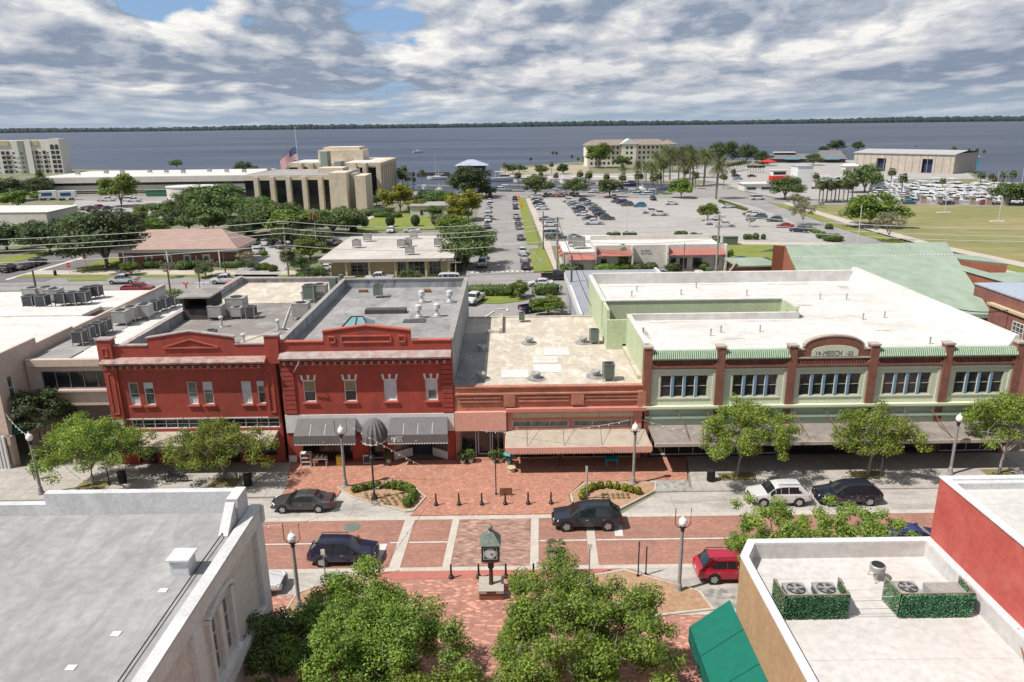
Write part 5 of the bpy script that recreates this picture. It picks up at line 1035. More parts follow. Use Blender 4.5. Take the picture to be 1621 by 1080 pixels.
# ------------------------------------------------------------------ people (small, mostly in shade)
def person(x, y, z, rz, lbl, top='cloth_white', legs='cloth_dark', seated=False):
    sk = [((0, 0, .95), .13), ((0, 0, 1.2), .14), ((0, 0, 1.42), .15), ((0, 0, 1.52), .055), ((0, .02, 1.66), .095), ((.1, 0, .88), .09), ((.11, .02, .5), .065), ((.11, 0, .08), .045), ((.11, .14, .04), .04), ((-.1, 0, .88), .09), ((-.12, -.06, .5), .065), ((-.12, -.14, .1), .045), ((-.12, 0.0, .05), .04), ((.2, 0, 1.4), .06), ((.25, .0, 1.12), .045), ((.24, .1, .9), .035), ((-.2, 0, 1.4), .06), ((-.25, 0, 1.12), .045), ((-.24, .1, .9), .035)]
    ed = [(0, 1), (1, 2), (2, 3), (3, 4), (0, 5), (5, 6), (6, 7), (7, 8), (0, 9), (9, 10), (10, 11), (11, 12), (2, 13), (13, 14), (14, 15), (2, 16), (16, 17), (17, 18)]
    me = bpy.data.meshes.new('person'); me.from_pydata([p for p, r in sk], ed, []); me.update()
    o = bpy.data.objects.new('person', me); col.objects.link(o); me.materials.append(MATS['skin']); me.materials.append(MATS[top]); me.materials.append(MATS[legs])
    o.modifiers.new('skin', 'SKIN'); o.modifiers.new('sub', 'SUBSURF').levels = 1; o.modifiers[-1].render_levels = 1
    for i, (p, r) in enumerate(sk): me.skin_vertices[0].data[i].radius = (r, r * .8)
    dg = bpy.context.evaluated_depsgraph_get(); ev = o.evaluated_get(dg); m2 = bpy.data.meshes.new_from_object(ev); o.modifiers.clear(); o.data = m2
    if len(m2.materials) < 3:
        m2.materials.clear()
        for q in ('skin', top, legs): m2.materials.append(MATS[q])
    for f in m2.polygons:
        c = f.center; f.material_index = 2 if c.z < .98 and abs(c.x) < .2 else (1 if c.z < 1.5 and (abs(c.x) < .24 and c.z > 1.1 or c.z > .98 and abs(c.x) < .2) else 0); f.use_smooth = True
    o.location = (x, y, z); o.rotation_euler = (0, 0, rz); tag(o, lbl, 'person')
    hb = MB(); hb.sphere((0, -.015, 1.70), .1, 10, 6, sq=(1, 1.02, .9)); h = hb.build('hair', 'cloth_dark', None); h.parent = o
    return o
person(4.2, 58.9, .1, 2.6, 'person in dark red clothes standing under the cream canopy', 'red_dark', 'cloth_dark')
person(-40.9, 57.6, .13, 1.2, 'person in a blue top walking under the left street tree', 'canvas_blue', 'cloth_dark')
person(-38.2, 59.2, .13, -.8, 'person in pale clothes by the patio under the left street tree', 'cloth_white', 'cloth_white')
# ------------------------------------------------------------------ cars
KIN = {
 'sedan': dict(L=2.42, W=.91, zb=.2, belt=.86, st=[(-2.42, .5, .78), (-2.3, .68, .86), (-1.2, .88, .9, ), (-.45, 1.3, .66), (-.1, 1.40, .62), (.35, 1.42, .62), (.95, 1.37, .60), (1.65, .98, .74), (2.25, .93, .78), (2.42, .6, .78)], cab=(2, 7), pil=(), ax=1.40),
 'suv': dict(L=2.35, W=.95, zb=.25, belt=1.02, st=[(-2.35, .6, .8), (-2.22, .9, .86), (-1.2, 1.06, .88), (-.5, 1.55, .68), (-.1, 1.66, .66), (.5, 1.69, .66), (1.5, 1.66, .66), (2.12, 1.12, .78), (2.26, 1.05, .82), (2.36, .6, .82)], cab=(2, 7), pil=(), ax=1.38),
 'pickup': dict(L=2.85, W=1.0, zb=.32, belt=1.06, st=[(-2.85, .7, .86), (-2.7, 1.02, .9), (-1.55, 1.14, .92), (-.9, 1.72, .72), (-.5, 1.84, .70), (0, 1.86, .70), (.62, 1.84, .70), (.78, 1.14, .86), (2.75, 1.12, .9), (2.86, .7, .9)], cab=(2, 7), pil=(), ax=1.75, bed=(7, 8)),
 'van': dict(L=2.6, W=.99, zb=.25, belt=1.05, st=[(-2.6, .7, .8), (-2.45, .95, .86), (-1.9, 1.15, .9), (-1.2, 1.85, .76), (-.7, 2.0, .74), (0.5, 2.02, .74), (1.8, 2.0, .74), (2.45, 1.85, .76), (2.55, 1.1, .88), (2.62, .6, .88)], cab=(2, 8), pil=(), ax=1.6)}
def make_car(kind, label='x', cat='car'):
    k = KIN[kind]; t = thing({'sedan': 'sedan_car', 'suv': 'suv_car', 'pickup': 'pickup_truck', 'van': 'van'}[kind], label, cat, (0, 0, 0)); st = k['st']; W_, zb, bl = k['W'], k['zb'], k['belt']
    body, sides, tops = MB(), {1: MB(), -1: MB()}, [MB(), MB()]; secs = []
    n = len(st)
    for i, (x, zt, wt) in enumerate(st):
        en = min(1, (x + k['L']) / .5, (k['L'] - x) / .5); en = max(0, en); w_ = W_ * (.86 + .14 * en ** .5) ; zbelt = min(bl, zt - .02) if not (k['cab'][0] < i < k['cab'][1]) else bl
        zbb = zb + (.12 if en < .5 else 0); ww = min(wt, w_ * .97); zr = zt - (.07 if k['cab'][0] < i < k['cab'][1] else .03)
        secs.append([(x, 0, zbb), (x, w_ * .86, zbb), (x, w_ * .98, zbb + .14), (x, w_, (zbb + zbelt) / 2 + .05), (x, w_ * .97, zbelt - .08), (x, w_ * .93, zbelt), (x, ww, zr), (x, ww * .72, zt), (x, 0, zt + .02)])
    bed = k.get('bed')
    for i in range(n - 1):
        A, B = secs[i], secs[i + 1]; cabin = k['cab'][0] <= i < k['cab'][1]; mid = k['cab'][0] < i < k['cab'][1] - 1; ws = i == k['cab'][0] or i == k['cab'][1] - 1
        for j in range(8):
            if bed and bed[0] <= i < bed[1] and j >= 6: continue
            for s in (1, -1):
                dst = body
                q = [A[j], B[j], B[j + 1], A[j + 1]]; q = [(p[0], p[1] * s, p[2]) for p in q]
                gl = sides[s] if j == 5 and cabin else tops[i != k['cab'][0]] if j >= 6 and ws and cabin else None
                if gl is not None:
                    fr0, re0 = i == k['cab'][0], i == k['cab'][1] - 1; u0, u1, v0, v1 = ((.42 if fr0 else .03), (.62 if re0 else .97), .1, .9) if j == 5 else (.08, .93, (.14 if j == 6 else 0), 1)
                    a_, b_, c_, e_ = [Vector(p) for p in q]; P3 = lambda u, v: (a_.lerp(b_, u)).lerp(e_.lerp(c_, u), v); off = (b_ - a_).cross(e_ - a_); off = off.normalized() * .007 if off.length > 0 else off
                    if off.dot(Vector((0, s, .6 if j == 5 else 2))) < 0: off = -off
                    g4 = [tuple(P3(u, v) + off) for u, v in ((u0, v0), (u1, v0), (u1, v1), (u0, v1))]
                    if s < 0: g4.reverse()
                    gl.add(g4, [(0, 1, 2, 3)], 0, True)
                if s < 0: q.reverse()
                dst.add(q, [(0, 1, 2, 3)], 0, True)
    for sc_, rv in ((secs[0], False), (secs[-1], True)):
        ring_ = [(p[0], p[1], p[2]) for p in sc_] + [(p[0], -p[1], p[2]) for p in sc_[-2:0:-1]]
        if not rv: ring_.reverse()
        body.add(ring_, [tuple(range(len(ring_)))])
    if bed:
        xa, xb = st[bed[0]][0], st[bed[1]][0]; yv = .84; zt = 1.12; zf = .72
        body.add([(xa, yv, zt), (xb, yv, zt), (xb - .06, yv - .06, zf), (xa + .06, yv - .06, zf), (xa, -yv, zt), (xb, -yv, zt), (xb - .06, -yv + .06, zf), (xa + .06, -yv + .06, zf)], [(0, 1, 2, 3), (5, 4, 7, 6), (4, 0, 3, 7), (1, 5, 6, 2)])
        fl = MB(); fl.box(xa + .06, xb - .06, -yv + .06, yv - .06, zf - .02, zf); fl.build('bed_liner', 'black_plastic', t)
    bo = body.build('body', 'car_paint', t)
    for s in (1, -1): sides[s].build('side_window', 'car_glass', t)
    tops[0].build('windscreen', 'car_glass', t); tops[1].build('rear_window', 'car_glass', t)
    if kind == 'suv':
        for s in (1, -1): mb = MB(); mb.add([(1.3, s * W_ * .937, bl - .02), (1.95, s * W_ * .93, bl - .02), (1.62, s * .675, 1.6), (1.28, s * .675, 1.6)], [(0, 1, 2, 3) if s < 0 else (3, 2, 1, 0)]); mb.build('rear_pillar', 'car_paint', t)
    # pillars
    mb = MB(); c0, c1 = k['cab'][0], k['cab'][1]; s0, s1 = st[c0 + 1], st[c1 - 1]
    for x in ([.3] if kind == 'sedan' else [.25, 1.35] if kind == 'suv' else [-.15] if kind == 'pickup' else [-.5]):
        zt = 1.3 if kind == 'sedan' else s0[1] - .02
        for s in (1, -1): mb.add([(x - .05, s * W_ * .935, bl - .02), (x + .05, s * W_ * .935, bl - .02), (x + .05, s * (s1[2] + .02), zt), (x - .05, s * (s1[2] + .012), zt)], [(0, 1, 2, 3) if s < 0 else (3, 2, 1, 0)])
    mb.build('pillar', 'car_paint', t)
    r = .33 if kind == 'sedan' else .37
    xw = [-k['ax'] - .05, k['ax'] - .05 if kind != 'pickup' else 1.72]
    for x in xw:
        for s in (1, -1):
            y = s * (W_ - .12); mb = MB(); N = 18
            def dsk(yy, rr): return [(x + rr * math.cos(6.2832 * i / N), yy, r + rr * math.sin(6.2832 * i / N)) for i in range(N)]
            a, b = dsk(y - .1, r), dsk(y + .1, r); c = dsk(y + s * .135, r * .82)
            mb.add(a + b, [(i, (i + 1) % N, N + (i + 1) % N, N + i) for i in range(N)], 0, True); out_ = b if s > 0 else a
            mb.add(out_ + c, [(i, (i + 1) % N, N + (i + 1) % N, N + i) for i in range(N)]); mb.add(c, [tuple(range(N))])
            wv = dsk(s * (W_ + .004 - .01), r * 1.2); wv = [(p[0], s * W_ * 1.002, min(p[2], bl - .1)) for p in wv]; mb.add(wv, [tuple(range(N))])
            wh = mb.build('wheel', 'tyre', t)
            mb = MB(); N2 = 20; q = [(x + (r * .66 if i % 4 else r * .5) * math.cos(6.2832 * i / N2), y + s * .142, r + (r * .66 if i % 4 else r * .5) * math.sin(6.2832 * i / N2)) for i in range(N2)]; mb.add(q, [tuple(range(N2))]); mb.build('rim', 'rim', wh)
    L_ = k['L']; zl = bl * .78
    for s in (1, -1):
        mb = MB(); mb.hexa([(-L_ + .02, s * W_ * .52, zl - .09), (-L_ + .3, s * W_ * .965, zl - .05), (-L_ + .34, s * W_ * .93, zl - .05), (-L_ + .12, s * W_ * .5, zl - .09), (-L_ + .06, s * W_ * .52, zl + .05), (-L_ + .38, s * W_ * .955, zl + .08), (-L_ + .42, s * W_ * .9, zl + .08), (-L_ + .16, s * W_ * .5, zl + .05)]); mb.build('headlight', 'headlight', t)
        mb = MB(); mb.hexa([(L_ - .28, s * W_ * .98, zl - .05), (L_ + .012, s * W_ * .82, zl - .05), (L_ + .0, s * W_ * .6, zl - .05), (L_ - .28, s * W_ * .8, zl - .05), (L_ - .32, s * W_ * .97, zl + .16), (L_ - .02, s * W_ * .8, zl + .16), (L_ - .02, s * W_ * .6, zl + .16), (L_ - .32, s * W_ * .8, zl + .16)]); mb.build('taillight', 'taillight', t)
        mb = MB(); mb.hexa([(-.95, s * W_ * .95, bl), (-.8, s * W_ * .95, bl), (-.78, s * (W_ + .2), bl + .02), (-.9, s * (W_ + .2), bl + .02), (-.95, s * W_ * .95, bl + .12), (-.8, s * W_ * .95, bl + .12), (-.78, s * (W_ + .2), bl + .16), (-.9, s * (W_ + .2), bl + .16)]); mb.build('wing_mirror', 'black_plastic', t)
        mb = MB()
        for x in (-.15, .95) if kind != 'pickup' else (-.3, .5): mb.box(x, x + .18, s * W_ * .985 - .015, s * W_ * .985 + .02, bl - .17, bl - .13)
        mb.build('door_handle', 'chrome', t)
    mb = MB(); mb.box(-L_ - .012, -L_ + .05, -W_ * .45, W_ * .45, zl - .16, zl + .02); mb.box(-L_ - .015, -L_ + .05, -W_ * .7, W_ * .7, zb + .13, zb + .24); mb.build('grille', 'black_plastic', t)
    mb = MB(); mb.box(L_, L_ + .015, -.2, .2, zl - .12, zl - .0); mb.build('number_plate', 'plate', t)
    if kind in ('suv', ):
        mb = MB()
        for s in (1, -1): mb.tube([(-.3, s * .6, 1.70), (-.15, s * .6, 1.76), (1.5, s * .6, 1.76), (1.65, s * .6, 1.70)], .025)
        mb.build('roof_rail', 'black_plastic', t)
    return t
protos = {k: make_car(k, cat={'sedan': 'car', 'suv': 'SUV', 'pickup': 'pickup truck', 'van': 'van'}[k]) for k in KIN}
used = set()
def car(kind, x, y, deg, color, label, group, z=0.02, sc=1.0):
    """deg: direction of the bonnet, 180 = towards -x"""
    f = dup if kind in used else move; used.add(kind)
    return f(protos[kind], (x, y, z), R(deg - 180), label, group, color, sc)
GN = 'vehicles on the brick main street'
car('sedan', -16.45, 52.3, 180, (.055, .055, .06), 'dark grey sedan parked beside the left mulch bed', GN, .03)
car('suv', 5.5, 49.15, 180, (.012, .02, .03), 'very dark blue SUV driving past the right mulch bed', GN, .03, (1.1, 1.04, 1.08))
car('suv', -11.75, 45.0, 0, (.012, .015, .045), 'navy SUV driving right in the near lane of the brick road', GN, .03)
car('suv', 14.3, 42.35, 0, (.42, .008, .035), 'bright red SUV partly hidden by the tan building', GN, .09)
car('suv', 20.9, 52.3, 180, (.62, .62, .63), 'white SUV parked under the street tree, behind the pale leaves', GN, .03)
car('suv', 26.3, 52.25, 180, (.012, .013, .03), 'black SUV parked right of the white SUV', GN, .03, (1.06, 1, 1))
car('sedan', 28.1, 46.0, 0, (.015, .025, .14), 'blue sedan of which only the roof shows above the white roof', GN, .03)
car('sedan', -17.3, 41.7, 0, (.6, .6, .6), 'white sedan half hidden by the corner of the silver roofed building', GN, .09)
GB = 'vehicles along the street behind the old buildings'
def gcar(kind, px, py, deg, color, label, group, sc=1.0, z=0.13):
    p = G(px, py, 0.3); return car(kind, p.x, p.y, deg, color, label, group, z, sc)
WH, SI, BK, GY, RD, NV, TL = (.6, .6, .61), (.36, .37, .38), (.014, .014, .016), (.10, .10, .11), (.30, .012, .02), (.015, .025, .07), (.02, .11, .12)
gcar('pickup', 196, 447, 180, WH, 'white pickup truck parked behind the left white roof', GB); gcar('pickup', 358, 447, 180, WH, 'white pickup truck parked in front of the brick bank', GB)
gcar('pickup', 219, 461, 0, RD, 'dark red pickup truck behind the row of air conditioners', GB); gcar('pickup', 601, 444, 180, WH, 'white pickup truck in front of the flat roofed shop', GB)
gcar('sedan', 217, 473, 0, (.5, .02, .02), 'bright red car hidden behind the rooftop units', GB); gcar('sedan', 250, 470, 90, GY, 'small dark grey sedan beside the bright red car', GB)
gcar('van', 706, 447, 180, WH, 'white van glimpsed behind the grey roof parapet', GB); gcar('pickup', 751, 477, 250, WH, 'white pickup truck parked in the small lot by the hedge', GB)
gcar('sedan', 856, 451, 180, WH, 'white sedan behind the clipped hedge', GB); gcar('pickup', 880, 441, 0, BK, 'black pickup truck beside the grey metal building', GB)
gcar('pickup', 848, 490, 30, NV, 'dark blue pickup truck half under the small green tree', GB)
gcar('suv', 1050, 438, 0, SI, 'silver SUV parked in front of the pink awninged building', GB); gcar('sedan', 1103, 438, 180, WH, 'white sedan parked in front of the pink awninged building', GB)
gcar('suv', 1152, 420, 200, (.14, .01, .015), 'dark red SUV behind the utility pole', GB); gcar('sedan', 1170, 415, 200, NV, 'navy car on the edge of the bright lawn', GB)
gcar('suv', 619, 367, 270, WH, 'white SUV parked by the city lawn', GB); gcar('sedan', 652, 367, 180, WH, 'white sedan parked by the city lawn', GB); gcar('sedan', 514, 427, 180, WH, 'white car beside the flat roofed shop', GB)
# avenue parking (left of the median, then the far kerb)
GA = 'cars parked along the avenue'
rnd = random.Random(3)
pal = [WH, WH, SI, SI, BK, GY, GY, NV, (.2, .2, .21), WH, (.08, .1, .13), (.35, .33, .3)]
cn = {WH: 'white', SI: 'silver', BK: 'black', GY: 'dark grey', NV: 'navy', RD: 'red', TL: 'teal'}
def nm_(c): return cn.get(c, 'grey')
kn = {'sedan': 'sedan', 'suv': 'SUV', 'pickup': 'pickup truck', 'van': 'van'}
av = [(815, 316, 'suv', BK), (815, 323, 'sedan', SI), (816, 330, 'sedan', NV), (817, 345, 'suv', SI), (820, 354, 'sedan', BK), (821, 361, 'sedan', GY), (824, 378, 'sedan', GY), (827, 401, 'suv', WH), (830, 411, 'sedan', SI), (832, 424, 'suv', (.06, .03, .06))]
for i, (x, y, k, c) in enumerate(av): gcar(k, x, y, 90, c, f'{nm_(c)} {kn[k]} on the avenue by the median, {ORD[i]} from the far end', GA)
av = [(776, 312, 'suv', BK), (775, 320, 'sedan', WH), (774, 328, 'sedan', SI), (773, 335, 'sedan', WH), (772, 342, 'suv', SI), (772, 350, 'sedan', WH), (771, 360, 'sedan', NV), (765, 408, 'sedan', BK), (764, 420, 'pickup', SI)]
for i, (x, y, k, c) in enumerate(av): gcar(k, x, y, 270, c, f'{nm_(c)} {kn[k]} at the left kerb of the avenue, {ORD[i % 20]} from the far end', GA)
GL = 'cars in the big pale parking lot'
def lot(rows, ang, where):
    for i, (x, y, k, c) in enumerate(rows): gcar(k, x / 4 + 810, y / 4 + 180, ang, c, f'{nm_(c)} {kn[k]}, {where} of the big lot, {ORD[i % 20]} back', GL, z=.14)
lot([(150, 527, 'sedan', SI), (158, 538, 'suv', WH), (160, 552, 'sedan', GY), (166, 564, 'sedan', WH), (172, 577, 'suv', BK), (182, 590, 'sedan', SI), (196, 606, 'sedan', WH)], 0, 'first row by the path')
lot([(222, 676, 'sedan', BK), (238, 692, 'sedan', SI), (246, 712, 'suv', WH), (262, 772, 'van', SI), (280, 796, 'pickup', GY)], 0, 'near end of the path side')
lot([(352, 548, 'suv', WH), (366, 558, 'pickup', WH), (384, 570, 'sedan', SI), (398, 584, 'sedan', GY), (412, 596, 'sedan', WH), (424, 610, 'suv', NV), (436, 626, 'sedan', GY), (450, 644, 'sedan', WH), (492, 670, 'sedan', BK), (520, 698, 'pickup', WH)], 180, 'left half of the double row')
lot([(462, 558, 'suv', NV), (485, 572, 'sedan', SI), (502, 584, 'sedan', TL), (520, 598, 'sedan', SI), (528, 610, 'sedan', GY), (550, 628, 'suv', (.04, .07, .10)), (566, 646, 'sedan', BK), (604, 670, 'suv', (.09, .08, .08))], 0, 'right half of the double row')
lot([(216, 520, 'sedan', SI), (245, 523, 'sedan', GY), (280, 524, 'sedan', (.25, .08, .06)), (312, 525, 'suv', (.22, .07, .05)), (344, 524, 'sedan', GY), (378, 520, 'suv', (.12, .05, .05)), (412, 518, 'sedan', SI)], 90, 'far tree row')
lot([(668, 560, 'sedan', GY), (698, 568, 'suv', NV), (730, 582, 'suv', GY), (810, 588, 'suv', (.01, .2, .32))], 180, 'back middle group')
lot([(650, 536, 'suv', GY), (895, 545, 'suv', BK)], 270, 'back edge'); lot([(1012, 574, 'sedan', WH), (1368, 594, 'sedan', WH)], 0, 'alone at the back right')
lot([(880, 628, 'pickup', WH), (932, 642, 'pickup', WH)], 0, 'middle'); lot([(1288, 698, 'pickup', WH), (1346, 714, 'pickup', WH)], 0, 'near tree')
lot([(1510, 640, 'sedan', RD), (1532, 648, 'suv', WH), (1568, 662, 'suv', (.05, .10, .11)), (1664, 680, 'suv', (.03, .06, .09)), (1730, 718, 'sedan', RD), (1815, 748, 'suv', NV)], 160, 'right edge')
GH = 'vehicles on the harbour road and in its yards'
for px, py, k, c, d, l in ((1439, 322.5, 'sedan', (.01, .14, .17), 0, 'teal sedan on the road behind the park lawn'), (1498, 323.5, 'sedan', BK, 180, 'black sedan on the road behind the park lawn'), (1561, 323.5, 'suv', RD, 0, 'dark red SUV on the road behind the park lawn'), (1199, 316, 'van', WH, 0, 'white truck at the harbour junction'), (1100, 275, 'sedan', NV, 0, 'dark car left of the palm avenue'), (1145, 282, 'suv', BK, 10, 'black car in the palm lined yard, leftmost'), (1165, 280, 'suv', NV, 10, 'dark blue car in the palm lined yard'), (1168, 284, 'sedan', (.2, .35, .5), 10, 'light blue car in the palm lined yard'), (1190, 280, 'sedan', BK, 10, 'black car in the palm lined yard, rightmost')):
    gcar(k, px, py, d, c, l, GH, z=.2)
for i in range(9): gcar(rnd.choice(['sedan', 'suv']), 1178 + i * 4.5, 258.5 + (i % 2), 90, rnd.choice(pal), f'far parked car before the dark roofed restaurant, {ORD[i % 20]} from the left', GH, z=.2)
for i, (x, y, k, c) in enumerate([(128, 343, 'suv', BK), (134, 332, 'sedan', GY), (140, 343, 'sedan', (.1, .02, .02)), (144, 332, 'suv', GY), (157, 341, 'sedan', BK), (158, 330, 'suv', (.4, .02, .04)), (168, 340, 'suv', NV), (170, 331, 'sedan', NV), (180, 341, 'sedan', SI), (185, 336, 'suv', WH), (150, 337, 'sedan', GY), (258, 341, 'suv', RD), (266, 340, 'sedan', BK), (274, 341, 'pickup', WH), (262, 335, 'sedan', (.35, .1, .05)), (284, 336, 'sedan', GY)]):
    gcar(k, x, y, 75, c, f'{nm_(c)} {kn[k]} in the lot behind the oaks, {ORD[i % 20]} of its rows', 'cars in the left shaded lot')
for i, (x, y, k, c) in enumerate([(163, 318, 'sedan', WH), (172, 318, 'pickup', WH), (200, 318, 'van', WH), (213, 319, 'pickup', WH), (423, 387, 'suv', WH), (405, 385, 'sedan', GY), (410, 400, 'suv', WH), (432, 388, 'sedan', NV), (468, 382, 'sedan', WH), (520, 383, 'sedan', WH), (533, 386, 'sedan', GY), (16, 428, 'suv', BK), (40, 424, 'sedan', GY), (60, 418, 'suv', BK), (445, 391, 'suv', GY), (395, 374, 'sedan', GY)]):
    gcar(k, x, y, (180, 90)[i > 3], c, f'{nm_(c)} {kn[k]} among the trees left of the centre, {ORD[i % 20]} from the left', 'cars among the trees at left')
# ------------------------------------------------------------------ rooftop machines
def ac_box(w_, d_, h_, body='ac_dark', legs=True):
    t = thing('air_conditioner', 'x', 'air conditioner', (0, 0, 0)); z = .3 if legs else .05; mb = MB(); mb.box(-w_ / 2, w_ / 2, -d_ / 2, d_ / 2, z, z + h_); mb.build('casing', body, t)
    mb = MB(); mb.box(-w_ / 2 - .02, w_ / 2 + .02, -d_ / 2 - .02, d_ / 2 + .02, z + h_, z + h_ + .05); mb.build('top_frame', 'ac_metal' if body == 'ac_metal' else 'ac_top', t)
    mb = MB(); mb.cyl(0, 0, z + h_ + .051, z + h_ + .09, min(w_, d_) * .4, n=14); mb.build('fan', 'ac_black', t)
    mb = MB()
    for sx in (-1, 1):
        for sy in (-1, 1): mb.box(sx * w_ * .47 - .03, sx * w_ * .47 + .03, sy * d_ * .47 - .03, sy * d_ * .47 + .03, 0, z + h_)
    mb.build('corner_post', 'ac_metal', t); return t
acp = {'dark': ac_box(.95, .95, .95), 'metal': ac_box(1.3, 1.0, 1.0, 'ac_metal'), 'green': ac_box(.85, .85, 1.0, 'ac_green')}
acu = set()
def ac(kind, x, y, z, lbl, grp, rz=0, sc=1):
    f = dup if kind in acu else move; acu.add(kind); return f(acp[kind], (x, y, z), rz, lbl, grp, None, sc)
GR = 'air conditioners on the left roofs'
for i, (x, y) in enumerate(((-42.3, 68.6), (-42.3, 70.0), (-42.2, 71.6), (-42.1, 72.8), )): ac('dark', x + .8, y, 8.86, f'dark air conditioner in the near row beside the beige parapet, {ORD[i % 20]} from the front', GR, 0, 1.1)
for i, (x, y) in enumerate(((-40.4, 79.6), (-40.0, 81.0), (-39.6, 82.4), (-39.2, 83.8))): ac('dark', x, y, 8.8, f'dark air conditioner in the second row further back, {ORD[i % 20]} from the front', GR, 0, 1.15)
for i, (x, y, k) in enumerate(((-41.2, 76.0, 'metal'), (-41.0, 77.6, 'metal'), (-40.0, 78.6, 'metal'))): ac(k, x, y, 8.83, f'large grey rooftop unit between the two dark rows, {ORD[i % 20]} from the front', GR, 0, 1.2)
for i, (px, py, k) in enumerate(((50, 488, 'dark'), (70, 488, 'dark'), (54, 476, 'metal'), (76, 475, 'metal'), (88, 478, 'metal'), (100, 484, 'dark'), (117, 483, 'dark'), (134, 482, 'dark'), (141, 474, 'dark'), (154, 472, 'dark'))):
    p = G(px, py, 8.95); p.y = min(p.y, 91.8); ac(k, p.x, p.y, 8.95, f'rooftop unit in the far left cluster, {ORD[i % 20]} from the left', GR, 0, (1.25, 1.25, 1.2) if k == 'dark' else (1.3, 1.4, 1.2))
for i, (x, y, k, l, s) in enumerate(((-30.9, 75.6, 'metal', 'square metal air conditioner beside the dark rooftop hut', 1.15), (-29.3, 77.3, 'metal', 'long blue grey rooftop unit behind the square one', 1.5), (-27.4, 76.0, 'dark', 'rusty sided air conditioner in the middle of the left gravel roof', 1.0), (-28.9, 76.0, 'metal', 'low rusty rooftop unit beside the smaller one', .9), (-23.0, 83.0, 'green', 'green grey air conditioner near the back of the gravel roof', 1.5), (-22.2, 84.6, 'metal', 'dark topped rooftop unit behind the green one', 1.3), (-21.9, 75.4, 'metal', 'white cased rooftop unit beside the sloping parapet', 1.3), (-27.9, 66.5, 'green', 'small dark condenser just behind the triangle parapet', 1.0), (-16.8, 88.0, 'green', 'pale ducted unit at the back corner of the gravel roof', .6))):
    if i == 8: continue
    ac(k, x, y, 9.42, l, 'air conditioners on the red building roofs', 0, s)
ac('green', -14.9, 81.5, 10.2, 'grey condenser at the back of the right red building roof', 'air conditioners on the red building roofs', 0, 1.1)
ac('green', 8.6, 61.9, 6.97, 'grey green condenser at the front of the stained cream roof', 'air conditioners on the cream roof', 0, 1.15); ac('green', 8.6, 73.2, 6.97, 'grey green condenser at the middle right of the stained cream roof', 'air conditioners on the cream roof', 0, 1.1); ac('green', 1.3, 82.2, 6.97, 'small grey condenser at the back of the stained cream roof', 'air conditioners on the cream roof', 0, .8)
ac('metal', 27.2, 76.4, 10.0, 'low grey rooftop unit by the light well of the white roof', 'air conditioners on the white roof', 0, (1.6, 1.0, .5))
def vent(name, x, y, z, prof, m, lbl, n=12, grp=None):
    mb = MB(); mb.lathe(0, 0, prof, n); o = mb.build(name, m); o.location = (x, y, z); return tag(o, lbl, 'roof vent', grp)
for i, (x, y, w_) in enumerate(((-3.0, 71.2, 'back left'), (-2.7, 62.6, 'front left'), (2.2, 62.5, 'front middle'), (7.6, 62.9, 'front right'), (1.9, 73.6, 'back middle'), (7.5, 73.5, 'back right'))):
    vent('turbine_vent', x, y, 6.96, [(.5, 0), (.5, .08), (.25, .1), (.25, .3), (.42, .34), (.45, .55), (.34, .62), (.05, .5)], 'ac_metal', f'round turbine vent on the stained cream roof, {w_}', 14, 'turbine vents on the cream roof')
    mb = MB(); mb.cyl(x, y, 6.99, 7.0, .85, n=16); o = mb.build('tar_patch', 'roof_grey'); tag(o, f'grey tar patch round the {w_} turbine vent', 'roof patch', 'tar patches on the cream roof')
for i, (x, y) in enumerate(((-29.3, 72.5), (-23.1, 71.0), (-24.8, 66.0), (-23.4, 77.4), (-24.2, 84.0))): vent('flue_pipe', x, y, 9.42, [(.2, 0), (.13, .1), (.13, .9), (.22, .92), (.24, 1.05), (.1, 1.15)], 'steel_white', f'white flue pipe on the left gravel roof, {ORD[i % 20]} of five', 10, 'flue pipes on the left gravel roof')
for i, (px, py) in enumerate(((663, 502), (692, 500), (668, 478), (712, 478))):
    p = G(px, py, 10.3); t = thing('exhaust_fan', f'white mushroom exhaust fan on the grey roof, {("front left", "front right", "back left", "back right")[i]} of four', 'exhaust fan', (p.x, p.y, 10.2), 'exhaust fans on the grey roof')
    mb = MB(); mb.lathe(p.x, p.y, [(.35, 10.2), (.3, 10.5), (.16, 10.55), (.16, 11.0), (.36, 11.05), (.34, 11.5), (.2, 11.6)], 10); mb.build('fan_hood', 'steel_white', t); mb = MB(); mb.box(p.x - .5, p.x + .5, p.y - .4, p.y + .4, 10.2, 10.28); mb.build('base', 'ac_metal', t)
t = thing('duct_fan', 'tall grey ducted exhaust at the back corner of the gravel roof', 'exhaust fan', (-20.9, 88, 9.4)); mb = MB(); mb.box(-21.8, -21.0, 87.5, 88.4, 9.4, 11.2); mb.lathe(-20.4, 88, [(.5, 10.2), (.6, 10.6), (.3, 10.9), (.3, 11.6)], 10); mb.build('duct', 'ac_green', t); mb = MB(); mb.lathe(-20.4, 88, [(.15, 9.4), (.15, 10.2)], 6); mb.build('leg', 'ac_metal', t)
mb = MB(); p = G(676, 461, 10.3); mb.box(p.x - .4, p.x + .4, p.y - .4, p.y + .4, 10.2, 10.5); single('roof_box', mb, 'rust', 'small rusty box at the back of the grey roof, right one', 'roof box', (p.x, p.y, 10.2))
mb = MB(); p = G(575, 461, 10.3); mb.box(p.x - .5, p.x + .5, p.y - .3, p.y + .3, 10.2, 10.45); single('roof_box', mb, 'rust', 'small rusty box at the back of the grey roof, left one', 'roof box', (p.x, p.y, 10.2))
